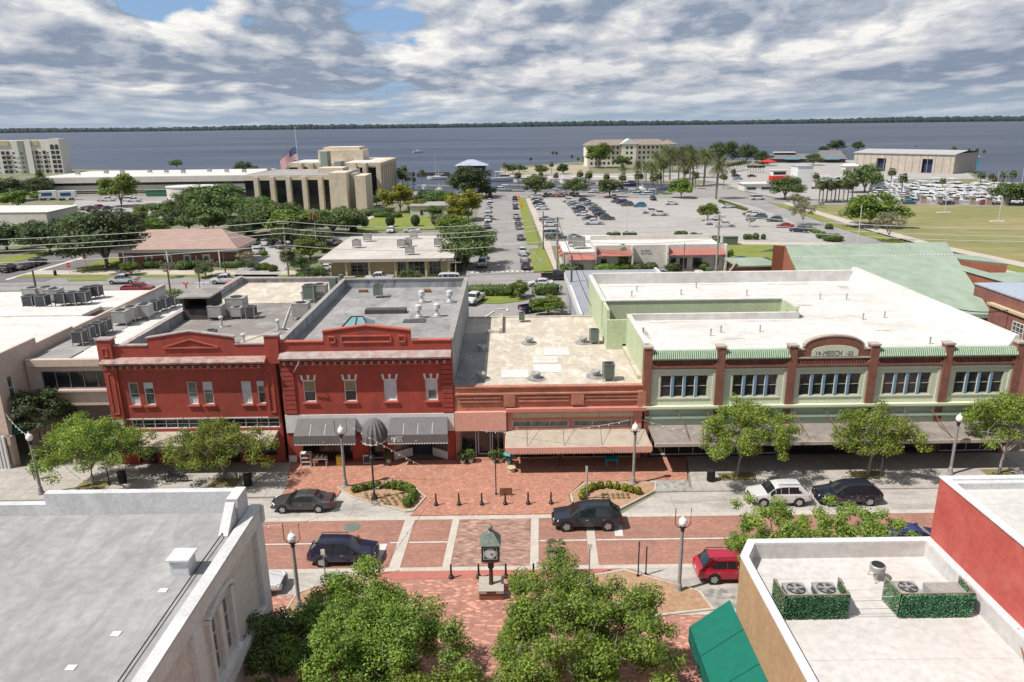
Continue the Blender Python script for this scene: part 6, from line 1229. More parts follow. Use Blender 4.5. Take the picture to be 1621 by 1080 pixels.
for i, (px, py) in enumerate(((1018, 528), (1141, 525), (1203, 524), (1125, 530), (1078, 466), (1182, 467), (1102, 455), (1310, 440), (1298, 473), (1340, 473), (1366, 505), (1400, 502), (1245, 500), (1472, 543), (1000, 468), (1008, 460))):
    p = G(px, py, 10.1); vent('roof_pipe', p.x, p.y, 10.0, [(.14, 0), (.07, .06), (.07, .55), (.1, .56), (.09, .66)], 'ac_metal', f'thin vent pipe on the big white roof, the {ORD[i]} counted from the front left', 8, 'vent pipes on the big white roof')
mb = MB()
for i in range(3): a = 2.1 * i; mb.tube([(18.0 + .45 * math.cos(a), 31.8 + .45 * math.sin(a), 6.98), (18.0 + .3 * math.cos(a), 31.8 + .3 * math.sin(a), 7.5)], .02)
t = thing('turbine_fan', 'round roof fan on short legs on the near white roof', 'roof fan', (18, 31.8, 6.98)); mb.build('leg', 'ac_metal', t); mb = MB(); mb.lathe(18, 31.8, [(.12, 6.98), (.14, 7.45), (.36, 7.5), (.38, 7.78), (.33, 7.82)], 18); mb.build('housing', 'ac_metal', t); mb = MB(); mb.cyl(18, 31.8, 7.83, 7.85, .3, n=18); mb.build('fan', 'ac_black', t)
# near roof condensers behind ivy screens
def condenser(x, y, lbl, flat=False):
    t = thing('condenser', lbl, 'air conditioner', (x, y, 6.98), 'condensers behind the ivy screens'); mb = MB(); mb.box(x - .48, x + .48, y - .48, y + .48, 7.0, 7.95); mb.build('casing', 'ac_dark', t)
    mb = MB(); mb.box(x - .5, x + .5, y - .5, y + .5, 7.95, 8.05); mb.build('top_frame', 'ac_metal', t)
    if not flat:
        mb = MB(); mb.cyl(x, y, 8.051, 8.07, .42, n=20); mb.build('fan_well', 'ac_black', t); mb = MB()
        for i in range(5): a = 1.257 * i; mb.add([(x, y, 8.08), (x + .38 * math.cos(a), y + .38 * math.sin(a), 8.1), (x + .38 * math.cos(a + .6), y + .38 * math.sin(a + .6), 8.075)], [(0, 1, 2)])
        mb.cyl(x, y, 8.08, 8.11, .12, n=10)
        for rr in (.2, .3, .4): mb.tube([(x + rr * math.cos(6.283 * i / 16), y + rr * math.sin(6.283 * i / 16), 8.115) for i in range(17)], .008, n=4)
        mb.build('fan_guard', 'pole_grey', t)
condenser(13.1, 29.6, 'near condenser with a fan, left one behind the left ivy screen'); condenser(14.5, 29.6, 'near condenser with a fan, right one behind the left ivy screen'); condenser(18.3, 29.6, 'near condenser with a fan behind the right ivy screen')
mb = MB(); mb.box(19.3, 20.9, 29.0, 30.1, 6.99, 7.95); single('package_unit', mb, 'ac_metal', 'plain grey metal unit behind the right ivy screen', 'air conditioner', (20, 29.5, 6.98))
mb = MB(); mb.lathe(13.8, 30.0, [(.4, 6.98), (.4, 7.5), (.2, 7.7), (.0, 7.75)], 14); single('round_vent', mb, 'steel_white', 'round pale vent cap between the two left condensers', 'roof vent', (13.8, 30, 6.98))
def ivy_screen(x0, x1, lbl):
    t = thing('ivy_screen', lbl, 'screen', ((x0 + x1) / 2, 28.9, 6.98), 'ivy screens on the near white roof'); rr = random.Random(5); y = 28.85
    pan = [((x0, y), (x1, y)), ((x0, y), (x0 - .1, y + 1.3)), ((x1, y), (x1 + .1, y + 1.3))]
    fr_, lf = MB(), []
    V, Fc = [], []
    for (a, b) in pan:
        a, b = Vector((*a, 7.0)), Vector((*b, 7.0)); L_ = (b - a).length; u = (b - a) / L_; nn = Vector((u.y, -u.x, 0))
        for z in (7.0, 8.25): fr_.bar((a.x, a.y, z), (b.x, b.y, z), .04, .04)
        for q in (a, b): fr_.bar((q.x, q.y, 7.0), (q.x, q.y, 8.25), .04, .04)
        s = -1.3
        while s < L_:
            for dd in (1, -1):
                p0 = a + u * max(0, s); p1 = a + u * min(L_, s + 1.25)
                za = 7.0 + (max(0, s) - s if dd > 0 else 1.25 - (max(0, s) - s)); zc = 7.0 + (min(L_, s + 1.25) - s if dd > 0 else 1.25 - (min(L_, s + 1.25) - s)); fr_.bar((p0.x, p0.y, za), (p1.x, p1.y, zc), .015, .03)
            s += .18
        for i in range(int(L_ * 1500)):
            c = a + u * rr.uniform(0, L_) + nn * rr.uniform(-.03, .1); c.z = 7.0 + rr.uniform(0.02, 1.22); q1 = Vector((rr.gauss(0, 1), rr.gauss(0, 1), rr.gauss(0, 1))).normalized() * .045; q2 = Vector((rr.gauss(0, 1), rr.gauss(0, 1), rr.gauss(0, 1))).normalized() * .045
            k = len(V); V += [c - q1, c + q2, c + q1, c - q2]; Fc.append((k, k + 1, k + 2, k + 3))
    fr_.build('lattice', 'lattice', t); m = MB(); m.v = [tuple(v) for v in V]; m.f = Fc; m.m = [0] * len(Fc); m.sm = [False] * len(Fc); m.build('leaves', 'leaf_screen', t)
leafmat('leaf_screen', (0.02, 0.08, 0.035), (.05, .19, .085), (.25, .42, .27), .1)
ivy_screen(12.35, 15.2, 'leafy green ivy screen on the near white roof, left one'); ivy_screen(17.6, 20.9, 'leafy green ivy screen on the near white roof, right one'); ivy_screen(21.0, 21.6, 'edge of an ivy screen at the very right of the near white roof') if False else None
mb = MB()
for y in (29.3, 29.9): mb.tube([(15.1, y, 7.7), (17.7, y, 7.8)], .015)
for y in (28.9, 29.1): mb.tube([(15.2, y, 7.05), (17.6, y, 7.05)], .012)
single('refrigerant_line', mb, 'wire', 'pair of thin pipes running between the two ivy screens', 'pipe', (16.4, 29.4, 7))
mb = MB(); mb.tube([(21.6, 26.8, 7.9), (21.3, 25.6, 6.99)], .05); single('drain_pipe', mb, 'rust', 'rusty pipe at the foot of the red wall on the near white roof', 'pipe', (21.5, 26.8, 7))
# ------------------------------------------------------------------ trees
def quads(name, C, A, B, m, parent):
    """leaf mesh: kite per centre C with half-axes A, B"""
    n = len(C); V = np.empty((n, 4, 3), np.float32); V[:, 0] = C - A; V[:, 1] = C + B * .8 - A * .1; V[:, 2] = C + A; V[:, 3] = C - B * .8 - A * .1
    me = bpy.data.meshes.new(name); me.vertices.add(n * 4); me.vertices.foreach_set('co', V.ravel()); me.loops.add(n * 4); me.loops.foreach_set('vertex_index', np.arange(n * 4, dtype=np.int32))
    me.polygons.add(n); me.polygons.foreach_set('loop_start', np.arange(n, dtype=np.int32) * 4); me.polygons.foreach_set('loop_total', np.full(n, 4, np.int32)); me.update(); me.validate()
    me.materials.append(MATS[m]); o = bpy.data.objects.new(name, me); col.objects.link(o); o.parent = parent; return o
def unit(v): return v / np.maximum(1e-6, np.linalg.norm(v, axis=1, keepdims=True))
def make_tree(name, h, rad, base, nleaf, ls, seed, lm, bm='bark', trunk_r=.14, limbs=6, flat=.55, clump=.85, lean=0.0, gap=.25, twigs=True, nclump=None, boxy=0.0, k2=0):
    """origin at the foot; h total height, rad crown radius, base crown bottom"""
    r = np.random.RandomState(seed); t = thing(name, 'x', 'tree', (0, 0, 0)); mb = MB()
    fork = base * .8; ch = (h - base); cz = base + ch * .42
    mb.tube([(0, 0, 0), (.05, 0, fork * .5), (lean * .3, 0, fork)], trunk_r, trunk_r * .75, 8)
    nc = nclump or int(26 + rad * 6); cl_ = []
    for i in range(nc):                                                     # clump centres on an uneven shell and inside it
        a = r.uniform(0, 6.283); u = r.uniform(-.45, 1.0); q = (1 - abs(u) ** 2.2) ** .5 if abs(u) < 1 else .1
        s = r.uniform(.55, 1.0) if r.rand() < .8 else r.uniform(.2, .6); s *= 1 + .22 * math.sin(a * 3 + seed) + .10 * math.sin(a * 5 + 2 * seed)
        cl_.append((math.cos(a) * q * rad * s * .9 + lean, math.sin(a) * q * rad * s * .9, cz + u * ch * .52 * (s ** .5) + r.uniform(-.1, .1)))
    cl_ = np.array(cl_)
    for i in range(limbs):
        a = 6.283 * (i + r.uniform(-.3, .3)) / limbs; R1 = rad * r.uniform(.35, .6); p1 = Vector((math.cos(a) * R1 + lean, math.sin(a) * R1, cz + r.uniform(-.15, .35) * ch)); p0 = Vector((lean * .3, 0, fork * r.uniform(.85, 1)))
        mid = p0.lerp(p1, .5); mid.z += .1 * ch; mb.tube([p0, mid, p1], trunk_r * .5, trunk_r * .2, 6)
        if twigs:
            dd = np.linalg.norm(cl_ - np.array(p1), axis=1)
            for k in np.argsort(dd)[:5]: q = Vector(cl_[k]); m_ = p1.lerp(q, .5); m_.z -= .05; mb.tube([p1, m_, q], trunk_r * .2, trunk_r * .06, 4)
    mb.build('trunk', bm, t)
    if k2:
        mb = MB()
        for i in range(k2):
            c = Vector(cl_[r.randint(nc)]) + Vector(r.normal(size=3) * .35); d_ = Vector(r.normal(size=3)); d_.z = abs(d_.z); d_.normalize(); mb.tube([c, c + d_ * r.uniform(.3, .8)], .018, .006, 3)
        mb.build('bare_twigs', 'bark_pale', t)
    w_ = r.uniform(.4, 1.0, nc) ** 1.2; idx = r.choice(nc, nleaf, p=w_ / w_.sum())
    sz = (rad * clump * .42) * w_[idx] ** .5
    d = unit(r.normal(size=(nleaf, 3))); rr_ = r.uniform(0, 1, nleaf) ** .45
    C = cl_[idx] + d * (rr_ * sz)[:, None] * np.array([1, 1, flat])
    C[:, 2] = np.maximum(C[:, 2], base * .8)
    nrm = unit(d * .8 + np.array([0, 0, .7]) + r.normal(size=(nleaf, 3)) * .55)
    A = unit(np.cross(nrm, r.normal(size=(nleaf, 3)))); B = np.cross(nrm, A); s = ls * r.uniform(.6, 1.25, nleaf)
    quads('crown', C, A * s[:, None], B * s[:, None] * .62, lm, t)
    return t
def make_bush(name, sx, sy, sz, nleaf, ls, seed, lm, cat='shrub', boxy=2.0, core=True, lift=0.0):
    r = np.random.RandomState(seed); t = thing(name, 'x', cat, (0, 0, 0)); d = unit(r.normal(size=(nleaf, 3))); e_ = 2.0 / boxy
    P_ = np.sign(d) * np.abs(d) ** e_; P_ /= np.maximum(1e-6, (np.abs(P_) ** boxy).sum(1) ** (1 / boxy))[:, None] if boxy <= 2.01 else np.max(np.abs(d), axis=1)[:, None] ** 0
    if boxy > 2.01: P_ = d / (np.abs(d) ** boxy).sum(1)[:, None] ** (1 / boxy)
    P_ *= (1 + r.normal(size=(nleaf, 1)) * .05); C = P_ * np.array([sx, sy, sz]) + np.array([0, 0, sz + lift]); nrm = unit(d + r.normal(size=(nleaf, 3)) * .5)
    A = unit(np.cross(nrm, r.normal(size=(nleaf, 3)))); B = np.cross(nrm, A); s = ls * r.uniform(.6, 1.3, nleaf)
    quads('foliage', C, A * s[:, None], B * s[:, None] * .6, lm, t)
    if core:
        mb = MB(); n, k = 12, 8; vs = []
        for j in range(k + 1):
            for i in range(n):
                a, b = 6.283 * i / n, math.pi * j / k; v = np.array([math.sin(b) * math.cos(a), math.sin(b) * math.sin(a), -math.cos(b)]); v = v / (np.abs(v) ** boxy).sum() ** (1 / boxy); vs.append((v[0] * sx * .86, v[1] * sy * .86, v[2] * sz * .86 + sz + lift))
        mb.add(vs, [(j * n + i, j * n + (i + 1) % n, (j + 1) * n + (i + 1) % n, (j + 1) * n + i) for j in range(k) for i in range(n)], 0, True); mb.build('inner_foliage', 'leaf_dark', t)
    if lift > .1: mb = MB(); mb.cyl(0, 0, 0, lift + .3, .12, .1, 6); mb.build('trunk', 'bark', t)
    return t
def make_palm(name, h, nf, fl, seed, droop=1.0, date=False, skirt=True):
    r = random.Random(seed); t = thing(name, 'x', 'palm tree', (0, 0, 0)); mb = MB(); b = r.uniform(-.3, .3); mb.tube([(0, 0, 0), (b * .3, 0, h * .5), (b, 0, h)], .2 if not date else .26, .15 if not date else .22, 8); mb.build('trunk', 'bark', t)
    mb = MB()
    for i in range(nf):
        a = 2.39996 * i; el = 1.25 - 2.1 * (i / nf) ** .8; L_ = fl * r.uniform(.8, 1.1); pts = []; p = Vector((b, 0, h)); v = Vector((math.cos(a) * math.cos(el), math.sin(a) * math.cos(el), math.sin(el))); side = Vector((-math.sin(a), math.cos(a), 0))
        k = 6
        for j in range(k + 1): pts.append(p.copy()); p = p + v * (L_ / k); v = (v + Vector((0, 0, -.22 * droop))).normalized()
        if date:
            for j in range(k):
                for q in range(3):
                    c = pts[j].lerp(pts[j + 1], q / 3); wd = fl * .17 * math.sin(math.pi * min(1, (j + q / 3 + .8) / (k + .6)))
                    for s in (1, -1): e2 = c + side * s * wd + (pts[j + 1] - pts[j]) * .5 - Vector((0, 0, wd * .35)); mb.add([c, c + (pts[j + 1] - pts[j]) * .22, e2], [(0, 1, 2)])
        else:
            st_ = pts[2]; mb.add([pts[0] + side * .03, pts[0] - side * .03, st_ - side * .03, st_ + side * .03], [(0, 1, 2, 3)])
            fw = (pts[-1] - st_); up_ = side.cross(fw).normalized()
            for q in range(-4, 5):
                an = q * .30; dr = (fw * math.cos(an) + side * fw.length * math.sin(an)) * (1 - .05 * abs(q)); dr = dr + Vector((0, 0, -abs(dr.length) * .22 * droop)); sd_ = dr.cross(up_).normalized() * .09 * fl / 1.5
                mb.add([st_, st_ + dr * .55 + sd_, st_ + dr, st_ + dr * .55 - sd_], [(0, 1, 2, 3)])
    mb.build('crown', 'leaf_palm', t)
    if date: 
        mb = MB(); mb.lathe(b, 0, [(.22, h - .9), (.5, h - .5), (.45, h - .1), (.2, h + .1)], 10); mb.build('boot_collar', 'rust', t)
    return t
class Kind:
    def __init__(s, protos): s.p = protos; s.u = [False] * len(protos); s.i = 0
    def put(s, loc, rz, label, group=None, sc=1.0, k=None):
        k = (s.i if k is None else k) % len(s.p); s.i += 1; f = dup if s.u[k] else move; s.u[k] = True
        return f(s.p[k], loc, rz, label, group, None, sc)
# -- near trees, each its own mesh
def near(name, loc, rz, label, **k):
    t = make_tree(name, **k); return move(t, loc, rz, label, k.get('group'))
SG = 'young street trees along the old buildings'
def street(x, y, h, rad, seed, label, lean=0.0, nl=9000, **k):
    t = make_tree('street_tree', h, rad, h * .36, int(nl * 1.5), .095, seed, 'leaf_street', 'bark_pale', .13, 8, .85, .42, lean, nclump=90, k2=150, **k); move(t, (x, y, .13), 0, label, SG); return t
street(-35.3, 56.4, 5.6, 4.9, 1, 'street tree in front of the beige building, leftmost on the north pavement', 0.3, 13000)
street(-24.3, 56.6, 5.4, 4.6, 2, 'street tree in front of the paired windows of the left red building', -.2, 12000)
street(18.9, 56.4, 6.6, 4.4, 3, 'street tree right of the litter bin, behind the white SUV', .6, 12000)
street(29.9, 56.4, 6.0, 4.0, 4, 'street tree behind the black SUV, before the middle windows of the green and brick building', 0.5, 9500)
street(41.0, 56.4, 6.8, 4.6, 5, 'street tree at the far right end of the green and brick building', .5, 12000)
for x, y, r_ in ((18.9, 56.4, 1.5), (29.9, 56.4, 1.3), (-35.3, 56.4, 1.2), (-24.3, 56.6, 1.2), (41, 56.4, 1.2)): sheet('tree_pit', [(x - r_, y - .7), (x + r_, y - .7), (x + r_, y + .7), (x - r_, y + .7)], .15, 'soil_grass', px=False)
t = make_tree('dark_leaved_tree', 6.8, 3.0, 3.0, 7000, .13, 11, 'leaf_dark', 'bark', .12, 5, .5, .7); move(t, (-42.3, 61.9, 0), 0, 'dark leaved tree behind the left street tree, before the recessed building')
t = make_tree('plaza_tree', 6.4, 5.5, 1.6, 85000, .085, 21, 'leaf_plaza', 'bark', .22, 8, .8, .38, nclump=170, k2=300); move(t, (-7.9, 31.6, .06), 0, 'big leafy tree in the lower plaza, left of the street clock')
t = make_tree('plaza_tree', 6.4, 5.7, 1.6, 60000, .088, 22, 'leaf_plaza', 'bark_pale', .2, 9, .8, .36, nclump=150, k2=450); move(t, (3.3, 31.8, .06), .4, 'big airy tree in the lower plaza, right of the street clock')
t = make_tree('plaza_tree', 6.0, 2.3, 2.2, 9000, .098, 23, 'leaf_oak', 'bark', .14, 6, .6, .8); move(t, (-12.3, 31.5, .06), 0, 'narrow dark tree against the wall of the silver roofed building')
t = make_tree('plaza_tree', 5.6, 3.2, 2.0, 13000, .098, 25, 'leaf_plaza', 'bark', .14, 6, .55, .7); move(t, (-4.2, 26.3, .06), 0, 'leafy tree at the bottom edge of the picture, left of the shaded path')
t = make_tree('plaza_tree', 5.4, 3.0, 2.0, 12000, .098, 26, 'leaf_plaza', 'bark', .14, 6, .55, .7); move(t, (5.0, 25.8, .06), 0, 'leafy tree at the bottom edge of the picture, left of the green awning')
t = make_tree('plaza_tree', 7.2, 4.0, 2.2, 20000, .085, 27, 'leaf_street', 'bark_pale', .15, 7, .8, .36, nclump=90, k2=200); move(t, (15.9, 38.6, .06), 0, 'tree rising behind the white roof, left one, in front of the white SUV')
t = make_tree('plaza_tree', 7.2, 3.4, 2.2, 14000, .085, 28, 'leaf_street', 'bark_pale', .15, 7, .8, .36, nclump=80, k2=200); move(t, (20.6, 38.6, .06), 0, 'tree rising behind the white roof, right one, in front of the black SUV')
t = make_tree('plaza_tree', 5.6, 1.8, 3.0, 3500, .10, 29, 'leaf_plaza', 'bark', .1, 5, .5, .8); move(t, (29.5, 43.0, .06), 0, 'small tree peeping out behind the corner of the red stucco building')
t = make_palm('young_palm', 2.6, 16, 1.1, 3); move(t, (2.9, 41.9, .07), 0, 'small young palm beside the right end of the bollards')
# planting in the beds
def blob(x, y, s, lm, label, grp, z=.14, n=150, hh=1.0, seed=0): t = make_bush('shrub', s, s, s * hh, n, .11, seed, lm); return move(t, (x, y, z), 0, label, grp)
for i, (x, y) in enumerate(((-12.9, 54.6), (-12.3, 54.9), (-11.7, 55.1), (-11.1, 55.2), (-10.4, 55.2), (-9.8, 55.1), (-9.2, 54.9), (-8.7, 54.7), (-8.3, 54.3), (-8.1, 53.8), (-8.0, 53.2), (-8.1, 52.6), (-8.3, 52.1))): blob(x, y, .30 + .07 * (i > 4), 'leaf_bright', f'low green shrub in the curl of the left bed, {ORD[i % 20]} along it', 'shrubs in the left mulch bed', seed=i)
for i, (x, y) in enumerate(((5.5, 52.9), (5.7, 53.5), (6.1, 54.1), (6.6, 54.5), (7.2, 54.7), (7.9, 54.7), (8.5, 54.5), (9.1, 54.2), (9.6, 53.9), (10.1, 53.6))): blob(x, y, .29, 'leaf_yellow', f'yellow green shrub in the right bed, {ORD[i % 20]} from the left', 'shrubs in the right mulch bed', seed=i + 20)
sp_ = make_bush('bed_seedling', .13, .13, .1, 26, .06, 5, 'leaf_oak', core=False); ps = Kind([sp_]); rr = random.Random(9)
for i in range(26): ps.put((-11.9 + (i % 7) * .5 + rr.uniform(-.1, .1) + (i // 7) * .25, 54.0 - (i // 7) * .5 - (i % 7) * .05, .15), i, 'tiny seedling planted in rows in the left mulch bed', 'seedlings in the left bed')
for i in range(12): ps.put((7.2 + (i % 6) * .4, 53.4 - (i // 6) * .5, .15), i, 'tiny seedling planted in rows in the right mulch bed', 'seedlings in the right bed')
for i, (x, y) in enumerate(((-4.4, 59.7), (-3.7, 59.9), (-1.7, 59.8), (-1.0, 59.9), (-.4, 59.5), (-11.0, 60.1))):
    t = thing('potted_plant', f'potted plant by the door of the terracotta building, {ORD[i % 20]} from the left' if i < 5 else 'potted plant by the dome awning doorway', 'potted plant', (x, y, .1), 'potted plants by the doors'); mb = MB(); mb.lathe(x, y, [(.18, .1), (.26, .45)], 10); mb.build('pot', 'trim_white', t)
    q = make_bush('foliage_ball', .42, .42, .45, 240, .12, 40 + i, 'leaf_oak', core=False, lift=.3)
    for ch in list(q.children):
        if ch.name.startswith('foliage'): ch.parent = t
        else: bpy.data.objects.remove(ch)
    bpy.data.objects.remove(q)
# -- background tree kinds
oak = Kind([make_tree('oak_tree', 8, 5.2, 1.8, 5200, .34, 30 + i, 'leaf_oak', 'bark', .3, 6, .7, .95, twigs=False, nclump=38) for i in range(3)])
dark = Kind([make_tree('oak_tree', 8, 5.2, 1.6, 5200, .34, 40 + i, 'leaf_dark', 'bark', .3, 6, .7, .95, twigs=False, nclump=38) for i in range(2)])
brt = Kind([make_tree('leafy_tree', 7, 4.5, 1.6, 4600, .30, 50 + i, 'leaf_bright', 'bark', .22, 6, .65, .85, nclump=34) for i in range(2)])
yel = Kind([make_tree('golden_tree', 7, 4.5, 1.6, 4200, .30, 56, 'leaf_yellow', 'bark', .22, 6, .65, .85, nclump=34)])
pale = Kind([make_tree('pale_tree', 5, 3.4, 1.6, 1500, .18, 58, 'leaf_pale', 'bark_pale', .12, 7, .5, .7, nclump=30)])
palm = Kind([make_palm('sabal_palm', 6.2, 34, 2.3, 60 + i) for i in range(2)]); date = Kind([make_palm('date_palm', 8.0, 56, 4.0, 70, date=True)])
ball = Kind([make_bush('clipped_tree', 2.0, 2.0, 2.4, 2600, .22, 80, 'leaf_dark', 'tree', lift=.5)])
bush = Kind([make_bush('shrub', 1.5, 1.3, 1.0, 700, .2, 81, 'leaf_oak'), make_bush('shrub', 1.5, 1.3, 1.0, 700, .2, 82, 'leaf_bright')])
HF = {id(oak): .82, id(dark): .76, id(brt): .85, id(yel): .85}
def bt(K, px, py, wpx, label, group='trees of the waterfront town', hf=1.0, rad=5.2, k=None):
    p = G(px, py); s = wpx * mpp(p) / 2 / rad; return K.put((p.x, p.y, 0), (px * 7 % 63) / 10, label, group, (s, s, s * hf * HF.get(id(K), 1)), k)
TG = 'shade trees of the waterfront town'
for K, x, y, w_, lb, hf in (
    (brt, 193, 327, 66, 'round bright oak before the long white office building', 1.15), (dark, 170, 424, 128, 'broad dark oak at the corner, left of the brick bank', 1.15), (dark, 80, 402, 92, 'dark oak left of the broad corner oak', .95), (dark, 12, 398, 80, 'dark oak at the left edge below the white arched building', .9), (dark, 120, 398, 70, 'dark oak squeezed between its two bigger neighbours', .9),
    (oak, 130, 372, 62, 'oak behind the power lines, above the corner oak', .9), (oak, 222, 366, 50, 'young oak behind the corner oak', 1.0), (brt, 243, 372, 44, 'bright tree behind the tiled bank roof, left', .9), (oak, 285, 352, 60, 'oak in the grove left of the city building, frontmost left', 1.0), (oak, 318, 348, 74, 'oak in the grove left of the city building, second', 1.1), (oak, 352, 352, 84, 'large oak in the grove behind the bank roof', 1.1), (oak, 392, 352, 70, 'oak touching the left corner of the city building', .95), (dark, 372, 330, 56, 'dark oak behind the grove at the long white building', 1.0),
    (oak, 330, 372, 80, 'oak directly behind the bank roof', .9), (dark, 392, 374, 70, 'dark oak right of the bank roof', .8), (oak, 432, 372, 90, 'oak below the first pillars of the city building', .85), (brt, 468, 380, 92, 'light green oak below the middle pillars of the city building', .8), (oak, 528, 372, 86, 'oak below the corner of the city building', .78), (brt, 492, 412, 62, 'vivid green tree right of the big palm', .85), (oak, 498, 392, 56, 'dusky tree behind the vivid green one', .8),
    (dark, 20, 318, 64, 'dark tree in front of the apartment block, left', .9), (dark, 60, 312, 60, 'dark tree in front of the apartment block, right', .9), (brt, 30, 332, 60, 'bright low tree left of the white trailers', .75), (dark, 8, 348, 40, 'dark tree at the left edge', .8), (dark, 385, 278, 34, 'small dark tree by the lake beyond the grove', 1.1), (dark, 405, 284, 30, 'small dark tree left of the flag', 1.1), (oak, 280, 266, 20, 'small tree on the shore behind the long building', 1.0), (dark, 412, 292, 36, 'dark tree just left of the flag building', .9),
    (yel, 634, 337, 60, 'golden green tree right of the concrete city building', 1.1), (yel, 660, 340, 36, 'second golden green tree beside it', 1.0), (dark, 672, 330, 42, 'dark tree between the golden tree and the clipped row', 1.15), (oak, 692, 332, 46, 'oak before the harbour, left of the big dark one', 1.1), (brt, 712, 334, 44, 'green tree before the harbour', 1.0), (dark, 748, 314, 82, 'big dark oak at the lake end of the avenue', 1.05), (dark, 735, 306, 50, 'dark oak behind it, towards the pavilion', 1.0), (yel, 742, 350, 62, 'yellow green tree at the left kerb of the avenue', 1.15), (yel, 722, 352, 40, 'smaller yellow green tree by the low white house', 1.0),
    (brt, 716, 378, 60, 'light tree over the left kerb of the avenue', .9), (oak, 738, 424, 92, 'large oak at the corner of the flat roofed shop', 1.15), (oak, 752, 398, 60, 'oak behind the corner oak of the avenue', 1.1), (oak, 728, 395, 60, 'oak between shop roof and avenue', 1.0),
    (oak, 848, 312, 50, 'round tree at the back of the big lot, first', 1.05), (oak, 908, 312, 38, 'round tree at the back of the big lot, second', 1.25), (oak, 965, 313, 38, 'round tree at the back of the big lot, third', 1.3), (brt, 1078, 314, 42, 'round tree at the back of the big lot, fourth', 1.1), (brt, 1120, 350, 36, 'small leafy tree inside the big lot', 1.15), (brt, 1376, 360, 94, 'large spreading tree on the park lawn', .85), (oak, 1242, 316, 56, 'dark spreading tree at the harbour junction', 1.0), (oak, 1368, 306, 58, 'tree behind the large spreading one, by the boats', 1.2), (oak, 1597, 325, 60, 'tree at the right end of the park lawn', 1.0), (oak, 1620, 324, 40, 'tree at the right edge of the picture', 1.0),
    (brt, 948, 266, 46, 'bright tree before the hotel, left', 1.25), (brt, 934, 262, 26, 'small bright tree left of the hotel tree', 1.0), (oak, 830, 272, 12, 'shrubby tree on the point, by the harbour', 1.2), (dark, 892, 276, 22, 'dark leafy clump on the point', 1.3), (dark, 1088, 256, 34, 'dark tree right of the hotel, first', 1.2), (dark, 1146, 262, 46, 'dark tree right of the hotel, second', 1.4), (dark, 1182, 258, 36, 'dark tree right of the hotel, third', 1.3), (dark, 1112, 260, 34, 'dark tree right of the hotel, between the first and second', 1.2), (dark, 1206, 260, 30, 'dark tree right of the hotel, fourth', 1.1), (oak, 1060, 262, 30, 'oak at the right corner of the hotel', 1.2), (oak, 985, 268, 30, 'oak before the hotel entrance', 1.1), (oak, 858, 278, 22, 'low oak on the point', 1.2), (oak, 812, 276, 22, 'low oak at the near tip of the point', 1.2), (oak, 1287, 262, 26, 'tree before the dark roofed restaurant', 1.1), (dark, 1325, 240, 26, 'dark dome shaped tree behind the restaurant', 1.2), (dark, 1358, 239, 22, 'dark tree behind the boat shed', 1.1), (dark, 1302, 241, 16, 'small dark tree behind the restaurant', 1.0),
    (brt, 208, 436, 32, 'small tree in front of the brick bank, left', 1.0), (oak, 326, 440, 30, 'small tree in front of the brick bank, right', 1.2), (oak, 500, 446, 40, 'bushy tree left of the flat roofed shop', 1.0), (oak, 480, 452, 34, 'bushy tree beside the tall palm', 1.0), (oak, 652, 448, 34, 'small tree in front of the flat roofed shop', 1.0), (brt, 820, 472, 38, 'small tree at the gap in the clipped hedge', 1.1), (brt, 868, 500, 60, 'low green tree behind the cream roof', .8), (brt, 270, 492, 70, 'green bush tree beside the rooftop hut', .7), (oak, 728, 428, 34, 'low tree at the shop corner', .9)):
    bt(K, x, y, w_, lb, TG, hf, 5.2 if K in (oak, dark) else 4.5)
for i, (x, y, w_) in enumerate(((262, 352, 50), (300, 366, 60), (338, 366, 60), (365, 344, 60), (405, 358, 60), (420, 340, 50), (452, 362, 60), (450, 390, 50), (500, 368, 60), (560, 368, 40), (345, 330, 50), (228, 350, 44), (150, 398, 60), (52, 386, 60), (540, 350, 40), (596, 326, 26), (612, 322, 26), (700, 322, 34), (688, 345, 30), (478, 430, 40), (770, 312, 30), (240, 402, 34), (300, 340, 44))):
    bt((oak, dark, brt)[i % 3 if i % 4 else 0], x, y, w_, f'shade tree filling the town canopy left of the avenue, {ORD[i % 20]} one' + (' beyond twenty' if i > 19 else ''), TG, 1.0, 5.2)
for x, y, w_, lb in ((335, 436, 30, 'thin flowering tree before the bank'), (392, 428, 36, 'thin pale tree at the bank corner'), (1270, 358, 46, 'sparse pale tree beside the park road'), (1256, 330, 28, 'pale tree by the harbour road, left'), (1268, 332, 26, 'pale tree by the harbour road, right'), (1300, 330, 12, 'tiny pale tree on the lawn'), (1405, 385, 60, 'pale blossom covered tree over the green roof'), (268, 440, 30, 'pale bare tree by the bank windows'), (1186, 360, 22, 'tiny tree in the lot'), (700, 372, 40, 'pale sparse tree by the avenue'), (995, 262, 22, 'grey leafless tree before the hotel')):
    bt(pale, x, y, w_, lb, 'sparse pale trees', 1.2, 3.4)
for i, (x, y) in enumerate(((577, 361), (618, 360), (658, 359), (690, 358))): bt(ball, x, y, 14, f'clipped round tree on the city lawn, {ORD[i % 20]} from the left', 'clipped trees on the city lawn', 1.0, 2.0)
def pp(K, x, y, hpx, label, grp, h0): p = G(x, y); s = hpx * mpp(p) / h0; return K.put((p.x, p.y, 0), (x % 7), label, grp, s)
PG = 'sabal palms of the waterfront'
pp(palm, 458, 450, 66, 'tall sabal palm in the car park left of the flat roofed shop', None, 8.0)
